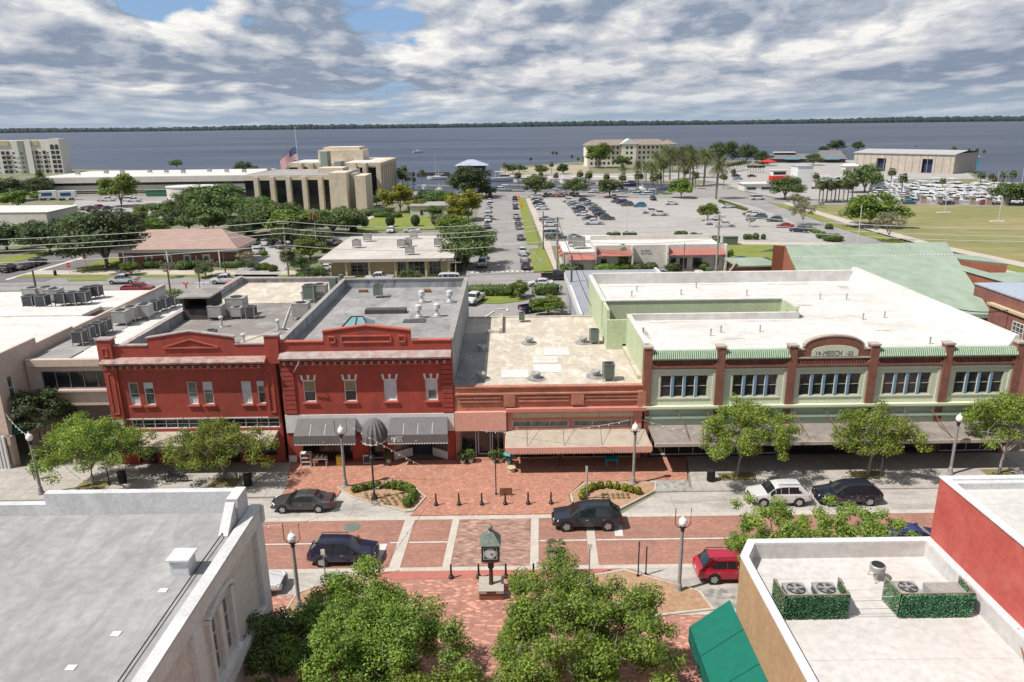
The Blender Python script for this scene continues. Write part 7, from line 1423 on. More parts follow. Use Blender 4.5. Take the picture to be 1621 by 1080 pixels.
pl_ = [(820, 300, 30), (845, 300, 26), (880, 296, 24), (960, 300, 28), (985, 306, 34), (1020, 284, 26), (1145, 300, 26), (1160, 288, 22), (1290, 300, 28), (1262, 306, 26), (1490, 306, 26), (1340, 300, 26), (1100, 300, 30), (1085, 292, 28), (840, 262, 14), (905, 258, 14), (915, 262, 14), (1010, 262, 16), (640, 290, 30), (668, 292, 26), (631, 300, 36), (638, 302, 32), (646, 302, 26), (655, 300, 22), (875, 252, 14), (881, 252, 13), (800, 282, 26), (822, 284, 26), (873, 276, 20), (932, 302, 34), (918, 298, 30), (856, 290, 20), (1010, 308, 40), (1033, 306, 34), (1040, 308, 40), (1050, 290, 40), (1125, 245, 16), (1131, 245, 16), (1164, 243, 18), (1176, 256, 20), (1196, 252, 18), (1210, 256, 18), (1229, 254, 14), (1241, 254, 14), (1508, 250, 20), (1533, 244, 10), (1545, 248, 14), (1556, 250, 14), (1409, 298, 34), (1426, 312, 40), (1550, 300, 30), (1567, 298, 26), (1585, 300, 30), (1600, 298, 30), (1572, 302, 24), (1378, 248, 14), (1450, 236, 6), (66, 300, 32), (550, 365, 30), (578, 320, 30), (1105, 262, 18), (1115, 262, 18)]
for i, (x, y, h_) in enumerate(pl_): pp(palm, x, y, h_, f'{("short", "middling", "tall")[(h_ > 19) + (h_ > 29)]} sabal palm {("on the hotel point" if y < 272 else "beside the harbour basin") if x < 1080 else "by the marina" if x > 1250 else "in the harbour yard"}, {ORD[i % 20]} of its kind' + (' again' if i > 19 else '') + (' once more' if i > 39 else ''), PG, 8.0)
for i, x in enumerate((1296, 1302, 1308, 1315, 1321, 1327, 1334, 1341, 1348)): pp(palm, x, 322 - (i % 3), 42 - (i % 2) * 5, f'sabal palm in the clump left of the big park tree, {ORD[i % 20]} from the left', 'clump of palms by the marina', 8.0)
for i in range(9): pp(palm, 1152 + i * 3.2, 274 - i * .6, 17, f'small palm in the double row at the yard, {ORD[i % 20]} from the left', 'rows of small palms in the yard', 8.0)
for i in range(7): pp(palm, 1184 + i * 4, 274, 14, f'small palm in the right short row, {ORD[i % 20]} from the left', 'rows of small palms in the yard', 8.0)
for i, (x, y, h_) in enumerate(((1114, 294, 48), (1133, 316, 56), (1060, 286, 44), (1074, 284, 40), (1092, 282, 40), (1008, 290, 30), (1022, 292, 30), (1036, 280, 34), (1050, 272, 34), (1064, 270, 30), (1078, 268, 30), (985, 288, 24), (1096, 296, 44), (1082, 296, 40), (1046, 296, 40), (1030, 298, 36), (1090, 276, 30), (1116, 282, 34))): pp(date, x, y, h_, f'date palm with orange leaf bases, {ORD[i % 20]} of the harbour avenue, counted from its corner', 'date palms of the harbour avenue', 8.3)
for i, (x, y, w_, k) in enumerate(((960, 432, 40, 1), (905, 430, 40, 0), (922, 424, 24, 0), (990, 428, 40, 1), (1010, 430, 30, 0), (1030, 430, 24, 0), (1065, 430, 22, 0), (1090, 425, 16, 1), (1114, 428, 18, 1), (982, 420, 18, 1), (880, 380, 24, 1), (965, 376, 12, 0), (975, 376, 14, 0), (992, 376, 14, 0), (1002, 375, 12, 0), (1074, 375, 14, 0), (1082, 375, 14, 0), (1098, 376, 12, 0), (1108, 378, 12, 0), (1180, 380, 9, 0), (1186, 380, 9, 0), (1196, 380, 11, 0), (1208, 380, 8, 0), (1318, 382, 34, 0), (1300, 378, 18, 0), (1312, 364, 14, 0), (606, 344, 30, 0), (560, 368, 14, 0), (396, 424, 14, 0), (410, 428, 16, 0), (420, 428, 18, 1), (432, 430, 16, 0), (418, 405, 12, 1), (372, 420, 40, 0), (350, 422, 20, 0), (316, 424, 24, 0), (240, 424, 24, 0), (255, 424, 24, 0), (290, 426, 30, 0), (628, 345, 18, 0), (1150, 408, 10, 0), (1157, 406, 8, 1))):
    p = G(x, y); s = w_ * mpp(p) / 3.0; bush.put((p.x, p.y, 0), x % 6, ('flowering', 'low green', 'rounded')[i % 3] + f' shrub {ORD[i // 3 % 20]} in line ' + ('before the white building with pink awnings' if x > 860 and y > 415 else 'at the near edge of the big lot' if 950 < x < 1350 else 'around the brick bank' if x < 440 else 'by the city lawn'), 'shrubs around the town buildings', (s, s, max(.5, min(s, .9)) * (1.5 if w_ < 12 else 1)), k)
# tall clump beside the pink awnings
t = make_bush('columnar_shrub', 1.3, 1.2, 2.6, 1500, .25, 91, 'leaf_bright'); p = G(985, 428); move(t, p, 0, 'tall leafy column between the pink tiled awnings of the white building')
def hedge(a, b, w_, h_, label, lm='leaf_oak', name='hedge'):
    a, b = Vector((a[0], a[1], 0)), Vector((b[0], b[1], 0)); L_ = (b - a).length; t = make_bush(name, L_ / 2, w_ / 2, h_ / 2, int(L_ * (w_ + h_) * 22), .17, int(L_ * 10), lm, 'hedge', boxy=9.0); return move(t, (a + b) / 2, math.atan2((b - a).y, (b - a).x), label)
hedge((-8.5, 126.5), (1.8, 125.6), 2.2, 1.9, 'clipped hedge at the back of the small lot, left part', 'leaf_bright'); hedge((3.9, 126), (8.9, 126.2), 2.2, 1.9, 'clipped hedge at the back of the small lot, right part', 'leaf_bright')
sheet('verge', [(-9, 121), (-2, 119.5), (2.5, 121.5), (2.5, 125), (-9, 125.6)], 0.1, 'grass', kind='stuff', px=False, label='grass by the small lot')
p, q = G(1140, 321), G(1180, 334); hedge(p, q, 1.6, 1.1, 'low hedge along the right edge of the big lot, far part', 'leaf_bright'); p, q = G(1278, 364), G(1300, 374); hedge(p, q, 1.6, 1.1, 'low hedge along the right edge of the big lot, near part', 'leaf_bright')
p, q = G(1052, 429), G(1078, 429); hedge(p, q, 1.5, 1.2, 'clipped hedge before the pink awninged building'); p, q = G(350, 424), G(388, 424); hedge(p, q, 1.6, 1.4, 'clipped hedge along the brick bank')
hedge((-48, 244), (-38, 246), 3, 2.4, 'dark clipped hedge block beside the concrete city building', 'leaf_dark')
# ------------------------------------------------------------------ town buildings
def block(mb, x0, x1, y0, y1, z0, z1, m=0): mb.box(x0, x1, y0, y1, z0, z1, m)
def winrow(t, fr, us, z0, z1, frame='trim_white', glass='dark_glass', name='window'):
    for a, b in us:
        mb = MB(); fr.box(mb, a, b, .005, .05, z0, z1); o = mb.build(name, frame, t); mb = MB(); fr.box(mb, a + .12, b - .12, .05, .06, z0 + .12, z1 - .12); mb.build('pane', glass, o)
mat('shop_roof', (0.52, 0.48, 0.44), (0.44, 0.41, 0.38), scale=0.12, rough=0.9, dirt=((0.34, 0.31, 0.28), 0.15, 0.5, (1, 0.5, 1)))
# flat roofed shop
y0, y1, x0, x1 = 144.5, 171, -35.2, -11.9
t = thing('flat_roof_shop', 'low flat roofed shop with a pale roof and cream shop front, left of the avenue', 'building', (-24, 144.5, 0)); fr_ = Fr(0, y0)
mb = wall(fr_, x0, x1, 0, 3.4, [(-35.8, -32.8, .3, 2.7), (-31.5, -27.6, .2, 2.9), (-22.2, -20.5, .2, 2.9), (-20.1, -16.8, .2, 2.9), (-16.0, -13.6, .2, 2.9)], .3); mb.box(x0, x1, y0 + .3, y1, 0, 3.4); mb.f.pop() if False else None
mb.build('wall', 'cream_paint', t)
for a, b in ((-31.5, -27.6), (-22.2, -20.5), (-20.1, -16.8), (-16.0, -13.6)): sash(t, fr_, a, b, .2, 2.9, 'trim_white', 'dark_glass', cols=3, rows=2, name='shop_window')
mb = MB(); fr_.box(mb, -27.2, -22.6, .003, .05, .1, 2.8); mb.build('roller_door', 'cream_paint', t)
mb = MB(); mb.box(-37.2, -11, 142.6, 173, 3.45, 3.75); mb.build('roof', 'shop_roof', t); mb = MB(); mb.box(-37.3, -10.9, 142.4, 142.6, 3.2, 3.8); mb.build('fascia', 'stone_cap', t)
mb = MB()
for x in (-36.8, -32, -27.5, -22.4, -16.4, -12): mb.box(x - .2, x + .2, 142.9, 143.3, 0, 3.45)
mb.build('column', 'cream_paint', t)
for i, (px, py) in enumerate(((565, 392), (582, 382), (636, 392), (646, 390), (649, 403), (655, 378), (694, 390))): p = G(px, py, 3.8); ac('metal', p.x, p.y, 3.76, f'metal air conditioner on the flat roofed shop, {ORD[i % 20]} from the left', 'air conditioners on the flat roofed shop', 0, 1.3)
# white building with pink tiled awnings
t = thing('pink_awning_building', 'white single storey building with pink tiled awnings and faint lettering', 'building', (28, 146, 0)); fr_ = Fr(0, 146.5)
mb = wall(fr_, 17.2, 43, 0, 5.2, [(18.2, 19.5, .2, 2.6), (22.8, 23.8, .8, 2.6), (32.2, 33.4, .8, 2.6), (34, 35.6, .2, 2.6), (36.6, 38.6, .2, 2.6), (41, 42, .8, 2.6)], .3); mb.box(17.2, 43, 146.8, 157, 0, 4.6); mb.box(10.8, 17, 146, 160, 0, 3.9); mb.box(14, 22, 157, 164, 0, 4.6)
for x in (17.1, 24.4, 31.4, 43): mb.box(x - .15, x + .15, 145.2, 146.5, 0, 5.3)
mb.box(17.2, 43, 156.7, 157, 4.6, 5.6); mb.build('wall', 'stucco_white', t)
mb = MB(); mb.box(17.3, 42.9, 146.9, 156.7, 4.6, 4.7); mb.box(10.7, 17.1, 145.9, 160.1, 3.9, 4.0); mb.box(14, 22, 157.1, 164, 4.6, 4.7); mb.build('roof', 'roof_white', t)
mb = MB()
def tawn(a, b, y, z): mb.hexa([(a, y - 1.3, z - 1.1), (b, y - 1.3, z - 1.1), (b, y - .02, z - 1.1), (a, y - .02, z - 1.1), (a, y - 1.3, z - 1.0), (b, y - 1.3, z - 1.0), (b, y - .02, z + .1), (a, y - .02, z + .1)])
tawn(17.3, 24.2, 146.5, 4.3); tawn(31.6, 42.8, 146.5, 4.3); tawn(11.6, 16.9, 146.0, 3.7)
for y in (147.5, 151.5, 156.5): mb.hexa([(9.9, y, 2.9), (10.8, y, 2.9), (10.8, y + 2, 2.9), (9.9, y + 2, 2.9), (9.9, y, 3.0), (10.8, y, 3.7), (10.8, y + 2, 3.7), (9.9, y + 2, 3.0)])
mb.build('tiled_awning', 'pink_tile_awning', t)
for a, b, z0 in ((18.2, 19.5, .2), (22.8, 23.8, .8), (32.2, 33.4, .8), (34, 35.6, .2), (36.6, 38.6, .2), (41, 42, .8)): sash(t, fr_, a, b, z0, 2.6, 'trim_white', 'dark_glass', cols=1, rows=1)
text('SANFORD', (26.2, 146.48, 3.9), .42, 'letter_dark', t); text('MUTUAL', (26.2, 146.48, 3.3), .6, 'letter_dark', t)
ac('metal', 13.4, 153.5, 4.0, 'grey roof unit on the white building with pink awnings, rear one', 'units on the pink awninged building', 0, 1.8); ac('metal', 14.2, 150.5, 4.0, 'grey roof unit on the white building with pink awnings, front one', 'units on the pink awninged building', 0, 1.8)
# brick bank with pink hipped roof
t = thing('brick_bank', 'brick building with a pink tiled hipped roof and white framed windows', 'building', (-70, 156, 0)); fr_ = Fr(0, 157)
us = [(-82.0 + i * 4.1, -80.4 + i * 4.1) for i in range(5)]
mb = wall(fr_, -83.5, -58.4, 0, 3.4, [(a, b, .7, 2.7) for a, b in us], .3); mb.box(-83.5, -58.4, 157.3, 167, 0, 3.4); mb.build('wall', 'brick_red_old', t)
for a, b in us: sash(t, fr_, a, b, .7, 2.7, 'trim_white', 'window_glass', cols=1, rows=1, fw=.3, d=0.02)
mb = MB(); mb.box(-84.2, -57.6, 155.6, 168, 3.4, 4.1); mb.build('fascia', 'pale_blue_fascia', t)
mb = MB(); mb.add([(-84.4, 155.4, 4.1), (-57.4, 155.4, 4.1), (-57.4, 168.2, 4.1), (-84.4, 168.2, 4.1), (-79.4, 161.8, 7.5), (-62.6, 161.8, 7.5)], [(0, 1, 5, 4), (1, 2, 5), (2, 3, 4, 5), (3, 0, 4)]); mb.build('roof', 'pink_tile', t)
mb = MB()
for x in (-81.7, -72.5, -61.5): mb.box(x - .12, x + .12, 155.5, 155.75, 0, 4.0)
mb.build('downpipe', 'trim_white', t)
# white arched building far left
A_, B_ = G(127, 367), G(80, 376); t = thing('white_arched_building', 'white two storey building with arched side windows at the left edge', 'building', tuple(B_))
zt = 6.6; A_ = G(129, 362); P_ = [(B_.x - 62, B_.y + 2), (B_.x, B_.y), (A_.x, A_.y), (A_.x - 60, A_.y + 4)]
mb = MB(); mb.prism(P_, 0, zt); mb.build('wall', 'stucco_white', t); mb = MB(); mb.prism([(p[0], p[1]) for p in P_], zt, zt + .35, taper=1.02); mb.build('roof', 'roof_white', t)
ang = math.degrees(math.atan2(P_[2][1] - P_[1][1], P_[2][0] - P_[1][0])); fs = Fr(P_[1][0], P_[1][1], ang)
winrow(t, fs, [(3.4, 4.6), (12.6, 13.8)], 2.6, 4.6, 'city_roof'); winrow(t, fs, [(7.4, 8.8)], 1.2, 3.2); ff = Fr(P_[0][0], P_[0][1], math.degrees(math.atan2(P_[1][1] - P_[0][1], P_[1][0] - P_[0][0])))
winrow(t, ff, [(44, 47)], 3.9, 5.3, 'city_roof'); winrow(t, ff, [(52, 58)], .6, 3.6, 'cream_paint', 'cream_paint', 'bricked_arch')
# long white office building
t = thing('long_office_building', 'long low white office building with dark window bands behind the oaks', 'building', (-165, 330, 0)); a, b = G(66, 310), G(350, 306)
L_ = (b - a).length; ang = math.degrees(math.atan2(b.y - a.y, b.x - a.x)); fr_ = Fr(a.x, a.y, ang)
mb = MB(); fr_.box(mb, 0, L_ + 12, -48, 0, 0, 1.2); fr_.box(mb, 0, L_ + 12, -48, 0, 1.8, 4.1); fr_.box(mb, -1.5, L_ + 12, -48, .8, 5.3, 7.7); mb.build('wall', 'stucco_white', t)
mb = MB(); fr_.box(mb, .5, L_ + 11, -47, -.3, 4.1, 5.3); fr_.box(mb, .5, L_ + 11, -47, -.3, 1.2, 1.8); fr_.box(mb, 2, L_ + 10, .005, .05, .6, 1.1); mb.build('window_band', 'dark_glass', t); mb = MB(); fr_.box(mb, -1.2, L_ + 11.6, -47.6, .5, 7.7, 7.85); mb.build('roof', 'roof_white', t)
for i in range(11): q = fr_.p(10 + i * 9.5, -14 - (i * 7 % 11), 7.85); ac('metal', q[0], q[1], 7.85, f'white rooftop unit on the long office building, {ORD[i % 20]} from the left', 'units on the long office roof', 0, 1.3)
mb = MB(); c = G(296, 318); mb.prism([(c.x + 10.5 * math.cos(6.283 * i / 28), c.y + 7 + 7 * math.sin(6.283 * i / 28)) for i in range(28)], 0, 5.0); t = single('round_building', mb, 'stucco_white', 'low white drum shaped building beside the oak grove', 'building', (c.x, c.y, 0)); mb = MB(); mb.prism([(c.x + 10.8 * math.cos(6.283 * i / 28), c.y + 7 + 7.3 * math.sin(6.283 * i / 28)) for i in range(28)], 5.0, 5.4); mb.build('roof', 'roof_white', t)
for i, (x0_, x1_) in enumerate(((62, 90), (92, 120))):
    a, b = G(x0_, 318), G(x1_, 317); ang = math.degrees(math.atan2(b.y - a.y, b.x - a.x)); fr_ = Fr(a.x, a.y, ang); mb = MB(); fr_.box(mb, 0, (b - a).length, -3, 0, .9, 3.9); o = single('trailer', mb, 'boat_white', f'white box trailer parked before the long office building, {("left", "right")[i]} one', 'trailer', tuple(a), 'white trailers'); mb = MB()
    for u in (1, 2.2, (b - a).length - 2, (b - a).length - 1): q = fr_.p(u, -.3, 0); mb.tube([fr_.p(u, .1, .5), fr_.p(u, -.3, .5)], .5, n=10)
    mb.build('wheel', 'tyre', o); mb = MB(); fr_.box(mb, 1.2, (b - a).length - 1.5, .005, .02, 1.8, 3.2); mb.build('stripe', 'canvas_blue', o)
mb = MB(); c = G(252, 311); mb.box(c.x - 5, c.x + 5, c.y - 1.2, c.y + 1.2, .3, 2.6); mb.box(c.x - 5.2, c.x + 5.2, c.y - 1.3, c.y + 1.3, 2.4, 2.6); single('skip', mb, 'green_plastic', 'green skip container by the drum shaped building', 'skip', tuple(c))
# apartment block
a, b = G(-12, 276), G(104, 274); ang = math.degrees(math.atan2(b.y - a.y, b.x - a.x)); t = thing('apartment_block', 'cream apartment block with arched top windows and dark balconies at the far left', 'building', tuple(b))
L_ = (b - a).length; fr_ = Fr(a.x, a.y, ang); H_ = 21.3; mb = MB(); fr_.box(mb, -25, L_ - 7.5, -14, 0, 0, H_); fr_.box(mb, L_ - 7.5, L_ - .2, -10, 1.5, 0, H_ + .8); fr_.box(mb, L_ * .52, L_ * .6, 0.003, 1.0, 0, H_ + .6); mb.build('wall', 'tower_wall', t)
mb = MB(); fr_.box(mb, L_ * .12, L_ * .3, .002, .5, H_ - 3.4, H_ - .1); fr_.box(mb, L_ * .5, L_ * .7, .002, .45, H_ - 3.2, H_ - .1); mb.build('cream_panel', 'cream_paint', t); mb = MB(); fr_.box(mb, L_ * .42, L_ * .5, .002, .7, 0, H_ - .2); mb.build('green_panel', 'city_green_grey', t)
def dx0(u): return 1.52 if u > L_ - 7.6 else .51
for fl in range(6):
    z = .3 + fl * 3.0
    for f_, w_ in ((-.1, 2.6), (.18, 2.3), (.245, 2.3), (.56, 2.3), (.635, 2.3), (.74, 2.2), (.865, 2.6), (.93, 2.4)):
        u = f_ * L_; q = fr_.p(0, dx0(u + 1), 0)
        if fl == 5 and f_ < .8: continue
        winrow(t, Fr(q[0], q[1], ang), [(u, u + w_)], z, z + 2.3, 'city_roof', 'dark_glass', 'balcony')
        if fl == 5: mb = MB(); mb.add([Fr(q[0], q[1], ang).p(u + w_ / 2 + w_ / 2 * math.cos(math.pi * i / 8), .06, z + 2.3 + 1.0 * math.sin(math.pi * i / 8)) for i in range(9)], [tuple(range(9))]); mb.build('arch_window', 'dark_glass', t)
    if fl < 5: winrow(t, Fr(*fr_.p(0, .7, 0)[:2], ang), [(L_ * .05, L_ * .05 + 1.8), (L_ * .33, L_ * .33 + 1.8), (L_ * .44, L_ * .44 + 1.8), (L_ * .69, L_ * .69 + 1.5), (L_ * .8, L_ * .8 + 1.3)], z + .3, z + 1.7, 'trim_white', 'dark_glass')
# concrete city building with the flag
t = thing('city_building', 'tiered concrete city building with deep pillars, dark glass and a flat grey roof', 'building', (-75, 262, 0)); Z1 = 12.0
a, b = Vector((FY(386, 292, 262)[0], 262, 0)), Vector((FY(528, 290, 262)[0], 262, 0)); X0, X1 = a.x, b.x
fr_ = Fr(0, 262); mb = MB(); mb.box(X0 - .5, X1 + 2, 262.2, 300, Z1 - 1.4, Z1); n = 6; step = (X1 - X0) / 5.6
for i in range(n): u = X0 + 3.6 + i * step; mb.hexa([(u, 261.4, 0), (u + 1.5, 261.4, 0), (u + 1.7, 263, 0), (u, 263, 0), (u, 261.4, Z1 - .2), (u + 1.5, 261.4, Z1 - .2), (u + 1.7, 263, Z1 - .2), (u, 263, Z1 - .2)])
mb.build('pillar_front', 'city_concrete', t)
mb = MB(); mb.box(X0, X1 + 1.5, 263, 299, 0, Z1 - 1.4); mb.build('glass_front', 'dark_glass', t); mb = MB(); mb.box(X0 - .3, X1 + 1.8, 262.4, 299.6, Z1, Z1 + .15); mb.build('roof', 'city_roof', t)
def fx(px, Y): return FY(px, 300, Y)[0]
def fz(py, px, Y): return FY(px, py, Y)[1]
mb = MB(); Yc = 266
for q in ((fx(524, 258), fx(551, 258), 256, 268, 0, fz(273, 538, 258)), (fx(566, 258), fx(583, 258), 254, 266, 0, fz(277, 575, 258)), (fx(505, 275), fx(545, 275), 275, 285, 0, fz(266, 530, 275))): mb = MB(); mb.box(*q); mb.build('stair_tower', 'city_concrete', t)
mb = MB(); mb.box(fx(551, 262), fx(566, 262), 261, 270, 0, fz(275, 560, 262)); mb.box(fx(511, 300), fx(522, 300), 300, 306, 0, fz(240, 516, 300)); mb.box(fx(536, 300), fx(546, 300), 296, 303, 0, fz(255, 541, 300)); mb.build('lift_tower', 'city_green_grey', t)
Zb = fz(258, 480, 318); mb = MB(); mb.box(fx(460, 318), fx(512, 318), 318.5, 345, Zb - 1.8, Zb); mb.box(fx(545, 300), fx(598, 300), 300.6, 345, fz(258, 560, 300) - 1.8, fz(258, 560, 300)); mb.box(fx(545, 300), fx(566, 300), 300, 330, 0, fz(258, 560, 300)); mb.box(fx(491, 318), fx(545, 318), 317, 340, 0, Zb)
for px in (475, 493): mb.box(fx(px, 316), fx(px + 6, 316), 315.5, 320, 0, Zb - .1)
for px in (577,): mb.box(fx(px, 299), fx(px + 6, 299), 297.5, 302, 0, fz(258, 560, 300) - .1)
xr = fx(598, 300); zr = fz(258, 598, 300)
for i in range(9): mb.box(xr - .2, xr + 1.6, 300 + i * 5.2, 301.6 + i * 5.2, 0, zr)
mb.box(xr - 3, xr + 1.4, 300.5, 345, zr - 1.2, zr + .003); mb.build('upper_block', 'city_concrete', t)
mb = MB(); mb.box(fx(461, 320), fx(498, 320), 320, 344, 0, Zb - 1.8); mb.box(fx(566, 302), xr, 302, 344, 0, zr - 1.8); mb.build('glass_front', 'dark_glass', t)
mb = MB(); mb.box(fx(508, 322), fx(578, 322), 322, 336, Zb, fz(238, 540, 322)); mb.box(fx(518, 325), fx(574, 325), 324, 338, 0, fz(233, 545, 325)); mb.build('penthouse', 'city_concrete', t)
mb = MB(); mb.box(fx(460, 318), fx(512, 318), 318.7, 344.8, Zb, Zb + .12); mb.box(fx(546, 300), xr - 3.2, 300.8, 344.8, zr, zr + .12); mb.build('roof', 'roof_white', t)
# flag
base = Vector((-97.0 * .93, 351.9 * .93, 0)); Yp = 320; px_, zb_ = FY(475, 292, Yp); _, ztp = FY(470, 203, Yp); xt, _ = FY(470, 203, Yp); xm = px_
t = thing('flagpole', 'tall white flagpole rising behind the concrete city building', 'flagpole', (xm, Yp, 0)); mb = MB(); mb.tube([(xm, Yp, 0), (xm, Yp, ztp)], .28, .12, 8); mb.build('pole', 'steel_white', t); mb = MB(); mb.sphere((xm, Yp, ztp + .2), .3, 8, 6); mb.build('finial', 'yellow_paint', t)
zt_ = FY(472, 233, Yp)[1]; zb2 = FY(475, 254, Yp)[1]; fh = zt_ - zb2; fl_ = 8.6
t = thing('flag', 'striped flag with a dark blue starred canton flying at half mast', 'flag', (xm, Yp, zb2))
def fp(u, v): return (xm - .3 - u * fl_ * .84, Yp - .4 + .6 * math.sin(u * 7 + v), zb2 + fh * (1 - v) - u * u * 3.2 - u * 2.6 + .35 * math.sin(u * 8))
for nm2, sel, m in (('white_stripes', lambda i, j: i % 2 == 1, 'flag_white'), ('red_stripes', lambda i, j: i % 2 == 0, 'flag_red')):
    mb = MB()
    for i in range(13):
        for j in range(20):
            if (i < 7 and j < 8) or not sel(i, j): continue
            q = [fp(j / 20, i / 13), fp((j + 1) / 20, i / 13), fp((j + 1) / 20, (i + 1) / 13), fp(j / 20, (i + 1) / 13)]; mb.add(q, [(0, 1, 2, 3)])
    mb.build(nm2, m, t)
mb = MB()
for i in range(7):
    for j in range(8): mb.add([fp(j / 20, i / 13), fp((j + 1) / 20, i / 13), fp((j + 1) / 20, (i + 1) / 13), fp(j / 20, (i + 1) / 13)], [(0, 1, 2, 3)])
o = mb.build('canton', 'flag_blue', t); mb = MB()
for i in range(5):
    for j in range(6 - i % 2):
        c = Vector(fp((j + .8 + .5 * (i % 2)) / 17.5, (i + .9) / 11)); c.y -= .06; mb.add([(c.x - .11, c.y, c.z), (c.x, c.y, c.z - .11), (c.x + .11, c.y, c.z), (c.x, c.y, c.z + .11)], [(0, 1, 2, 3)])
mb.build('stars', 'flag_white', o)
# low white house by the lawn
p = G(650, 344); t = thing('low_white_house', 'low white flat roofed house between the lawn and the golden trees', 'building', tuple(p)); mb = MB(); mb.box(p.x, p.x + 17, p.y, p.y + 12, 0, 3.3); mb.build('wall', 'stucco_white', t); mb = MB(); mb.box(p.x - .4, p.x + 17.4, p.y - .4, p.y + 12, 3.3, 3.7); mb.build('roof', 'city_roof', t); winrow(t, Fr(p.x, p.y), [(3, 4.2)], .5, 2.4)
# grey metal building behind the brick and green one
t = thing('grey_metal_building', 'grey building with a ribbed metal roof behind the white roofed block', 'building', (15, 92, 0)); mb = MB(); mb.box(9.3, 23.6, 92, 119, 0, 4.7); mb.build('wall', 'wall_grey_stain', t); mb = MB(); mb.hexa([(9.0, 91.6, 4.6), (23.8, 91.6, 4.6), (23.8, 119.3, 4.6), (9.0, 119.3, 4.6), (9.0, 91.6, 4.75), (23.8, 91.6, 4.75), (23.8, 119.3, 5.6), (9.0, 119.3, 5.6)]); mb.build('roof', 'grey_ribbed', t)
mb = MB(); mb.box(8.9, 9.3, 91.5, 119.4, 4.2, 5.3); mb.box(23.6, 24.0, 91.5, 119.4, 4.8, 5.9); mb.build('parapet', 'parapet_white', t)
# green roofed brick building
t = thing('green_roof_building', 'brick building with a huge pale green standing seam roof', 'building', (60, 95, 0)); zr_ = 10.5; ze = 6.6
r0, r1 = G(1243, 389, zr_), G(1498, 383, zr_); e0, e1 = G(1290, 492, ze - 1.2), G(1571, 498, ze - 1.2); m0 = G(1232, 388, zr_)
mb = MB(); mb.add([tuple(r0), tuple(r1), tuple(e1), tuple(e0), (r0.x, r0.y + 12, 7.5), (r1.x, r1.y + 12, 7.5)], [(0, 3, 2, 1), (1, 5, 4, 0)]); mb.add([(e0.x, e0.y, e0.z - .5), (e1.x, e1.y, e1.z - .5), tuple(e1), tuple(e0)], [(0, 1, 2, 3)]); mb.build('roof', 'green_metal', t)
mb = MB()
for i in range(46): q = Vector(r0).lerp(Vector(r1), (i + .5) / 46); d = (Vector(e0).lerp(Vector(e1), (i + .5) / 46) - q) * .22; q = q + d; mb.box(q.x - .12, q.x + .12, q.y - .1, q.y + .1, q.z + .02, q.z + .2)
mb.build('snow_guard', 'trim_white', t)
mb = MB(); mb.add([(r0.x - .1, r0.y - .1, 0), (e0.x - .1, e0.y + .3, 0), (e0.x - .1, e0.y + .3, e0.z - .05), (r0.x - .1, r0.y - .1, r0.z - .05), (r0.x - 1.6, r0.y + .6, 0), (r0.x - 1.6, r0.y + .6, r0.z)], [(0, 1, 2, 3), (4, 0, 3, 5), (4, 5, 3, 0)])
mb.add([(r1.x + .1, r1.y, 0), (e1.x + .1, e1.y + .5, 0), (e1.x + .1, e1.y + .5, e1.z - .1), (r1.x + .1, r1.y, r1.z - .1)], [(3, 2, 1, 0)]); mb.box(e0.x, e1.x, e0.y + 1.5, e0.y + 1.7, 0, e0.z)
w0, w1, w2 = G(1510, 412, 8.2), G(1590, 447, 8.2), G(1596, 412, 8.2); mb.prism([(w0.x - 4, w0.y), (w1.x, w1.y), (w1.x + 30, w1.y + 1), (w1.x + 30, w1.y + 6), (w1.x + 2, w1.y + 6), (w0.x - 2, w0.y + 5)][::1], 0, 8.0); mb.prism([(w0.x, w0.y + 8), (w2.x, w2.y), (w2.x, w2.y + 6), (w0.x, w0.y + 14)], 0, 7.4); mb.build('wall', 'brick_orange', t)
mb = MB(); mb.prism([(w0.x - 4, w0.y), (w1.x, w1.y), (w1.x + 30, w1.y + 1), (w1.x + 30, w1.y + 6), (w1.x + 2, w1.y + 6), (w0.x - 2, w0.y + 5)], 8.0, 8.25, taper=1.02); mb.prism([(w0.x, w0.y + 8), (w2.x, w2.y), (w2.x, w2.y + 6), (w0.x, w0.y + 14)], 7.4, 7.65, taper=1.03); mb.build('roof_edge', 'green_metal', t)
a = G(1137, 442, 4.0); t = thing('brick_annexe', 'small orange brick annexe with a green gable cap beside the green roof', 'building', tuple(a)); b1, b2, b3 = G(1167, 414, 7.2), G(1175, 419, 6.8), G(1235, 418, 6.8)
mb = MB(); mb.prism([(a.x, b2.y), (b3.x, b2.y), (b3.x, b2.y + 7), (a.x, b2.y + 7)], 0, 4.0); mb.add([(a.x, b2.y, 4), (b2.x, b2.y, 4), (b2.x, b2.y, 6.4), (b2.x - 1.0, b2.y, 7.0)], [(0, 1, 2, 3)]); mb.box(b2.x, b3.x, b2.y, b2.y + 7, 4.0, 6.4); mb.build('wall', 'brick_orange', t)
mb = MB(); mb.bar((a.x, b2.y, 4.1), (b2.x - 1, b2.y, 7.15), .5, .15); mb.box(b2.x - .9, b3.x + .2, b2.y - .2, b2.y + 7.1, 6.42, 6.65); c = G(1237, 430, 6); mb.add([(c.x - 6, b2.y - 5, 4.0), (c.x + 5, b2.y - 5, 4.0), (c.x, b2.y - 2, 6.4)], [(0, 1, 2)]); mb.build('roof_edge', 'green_metal', t)
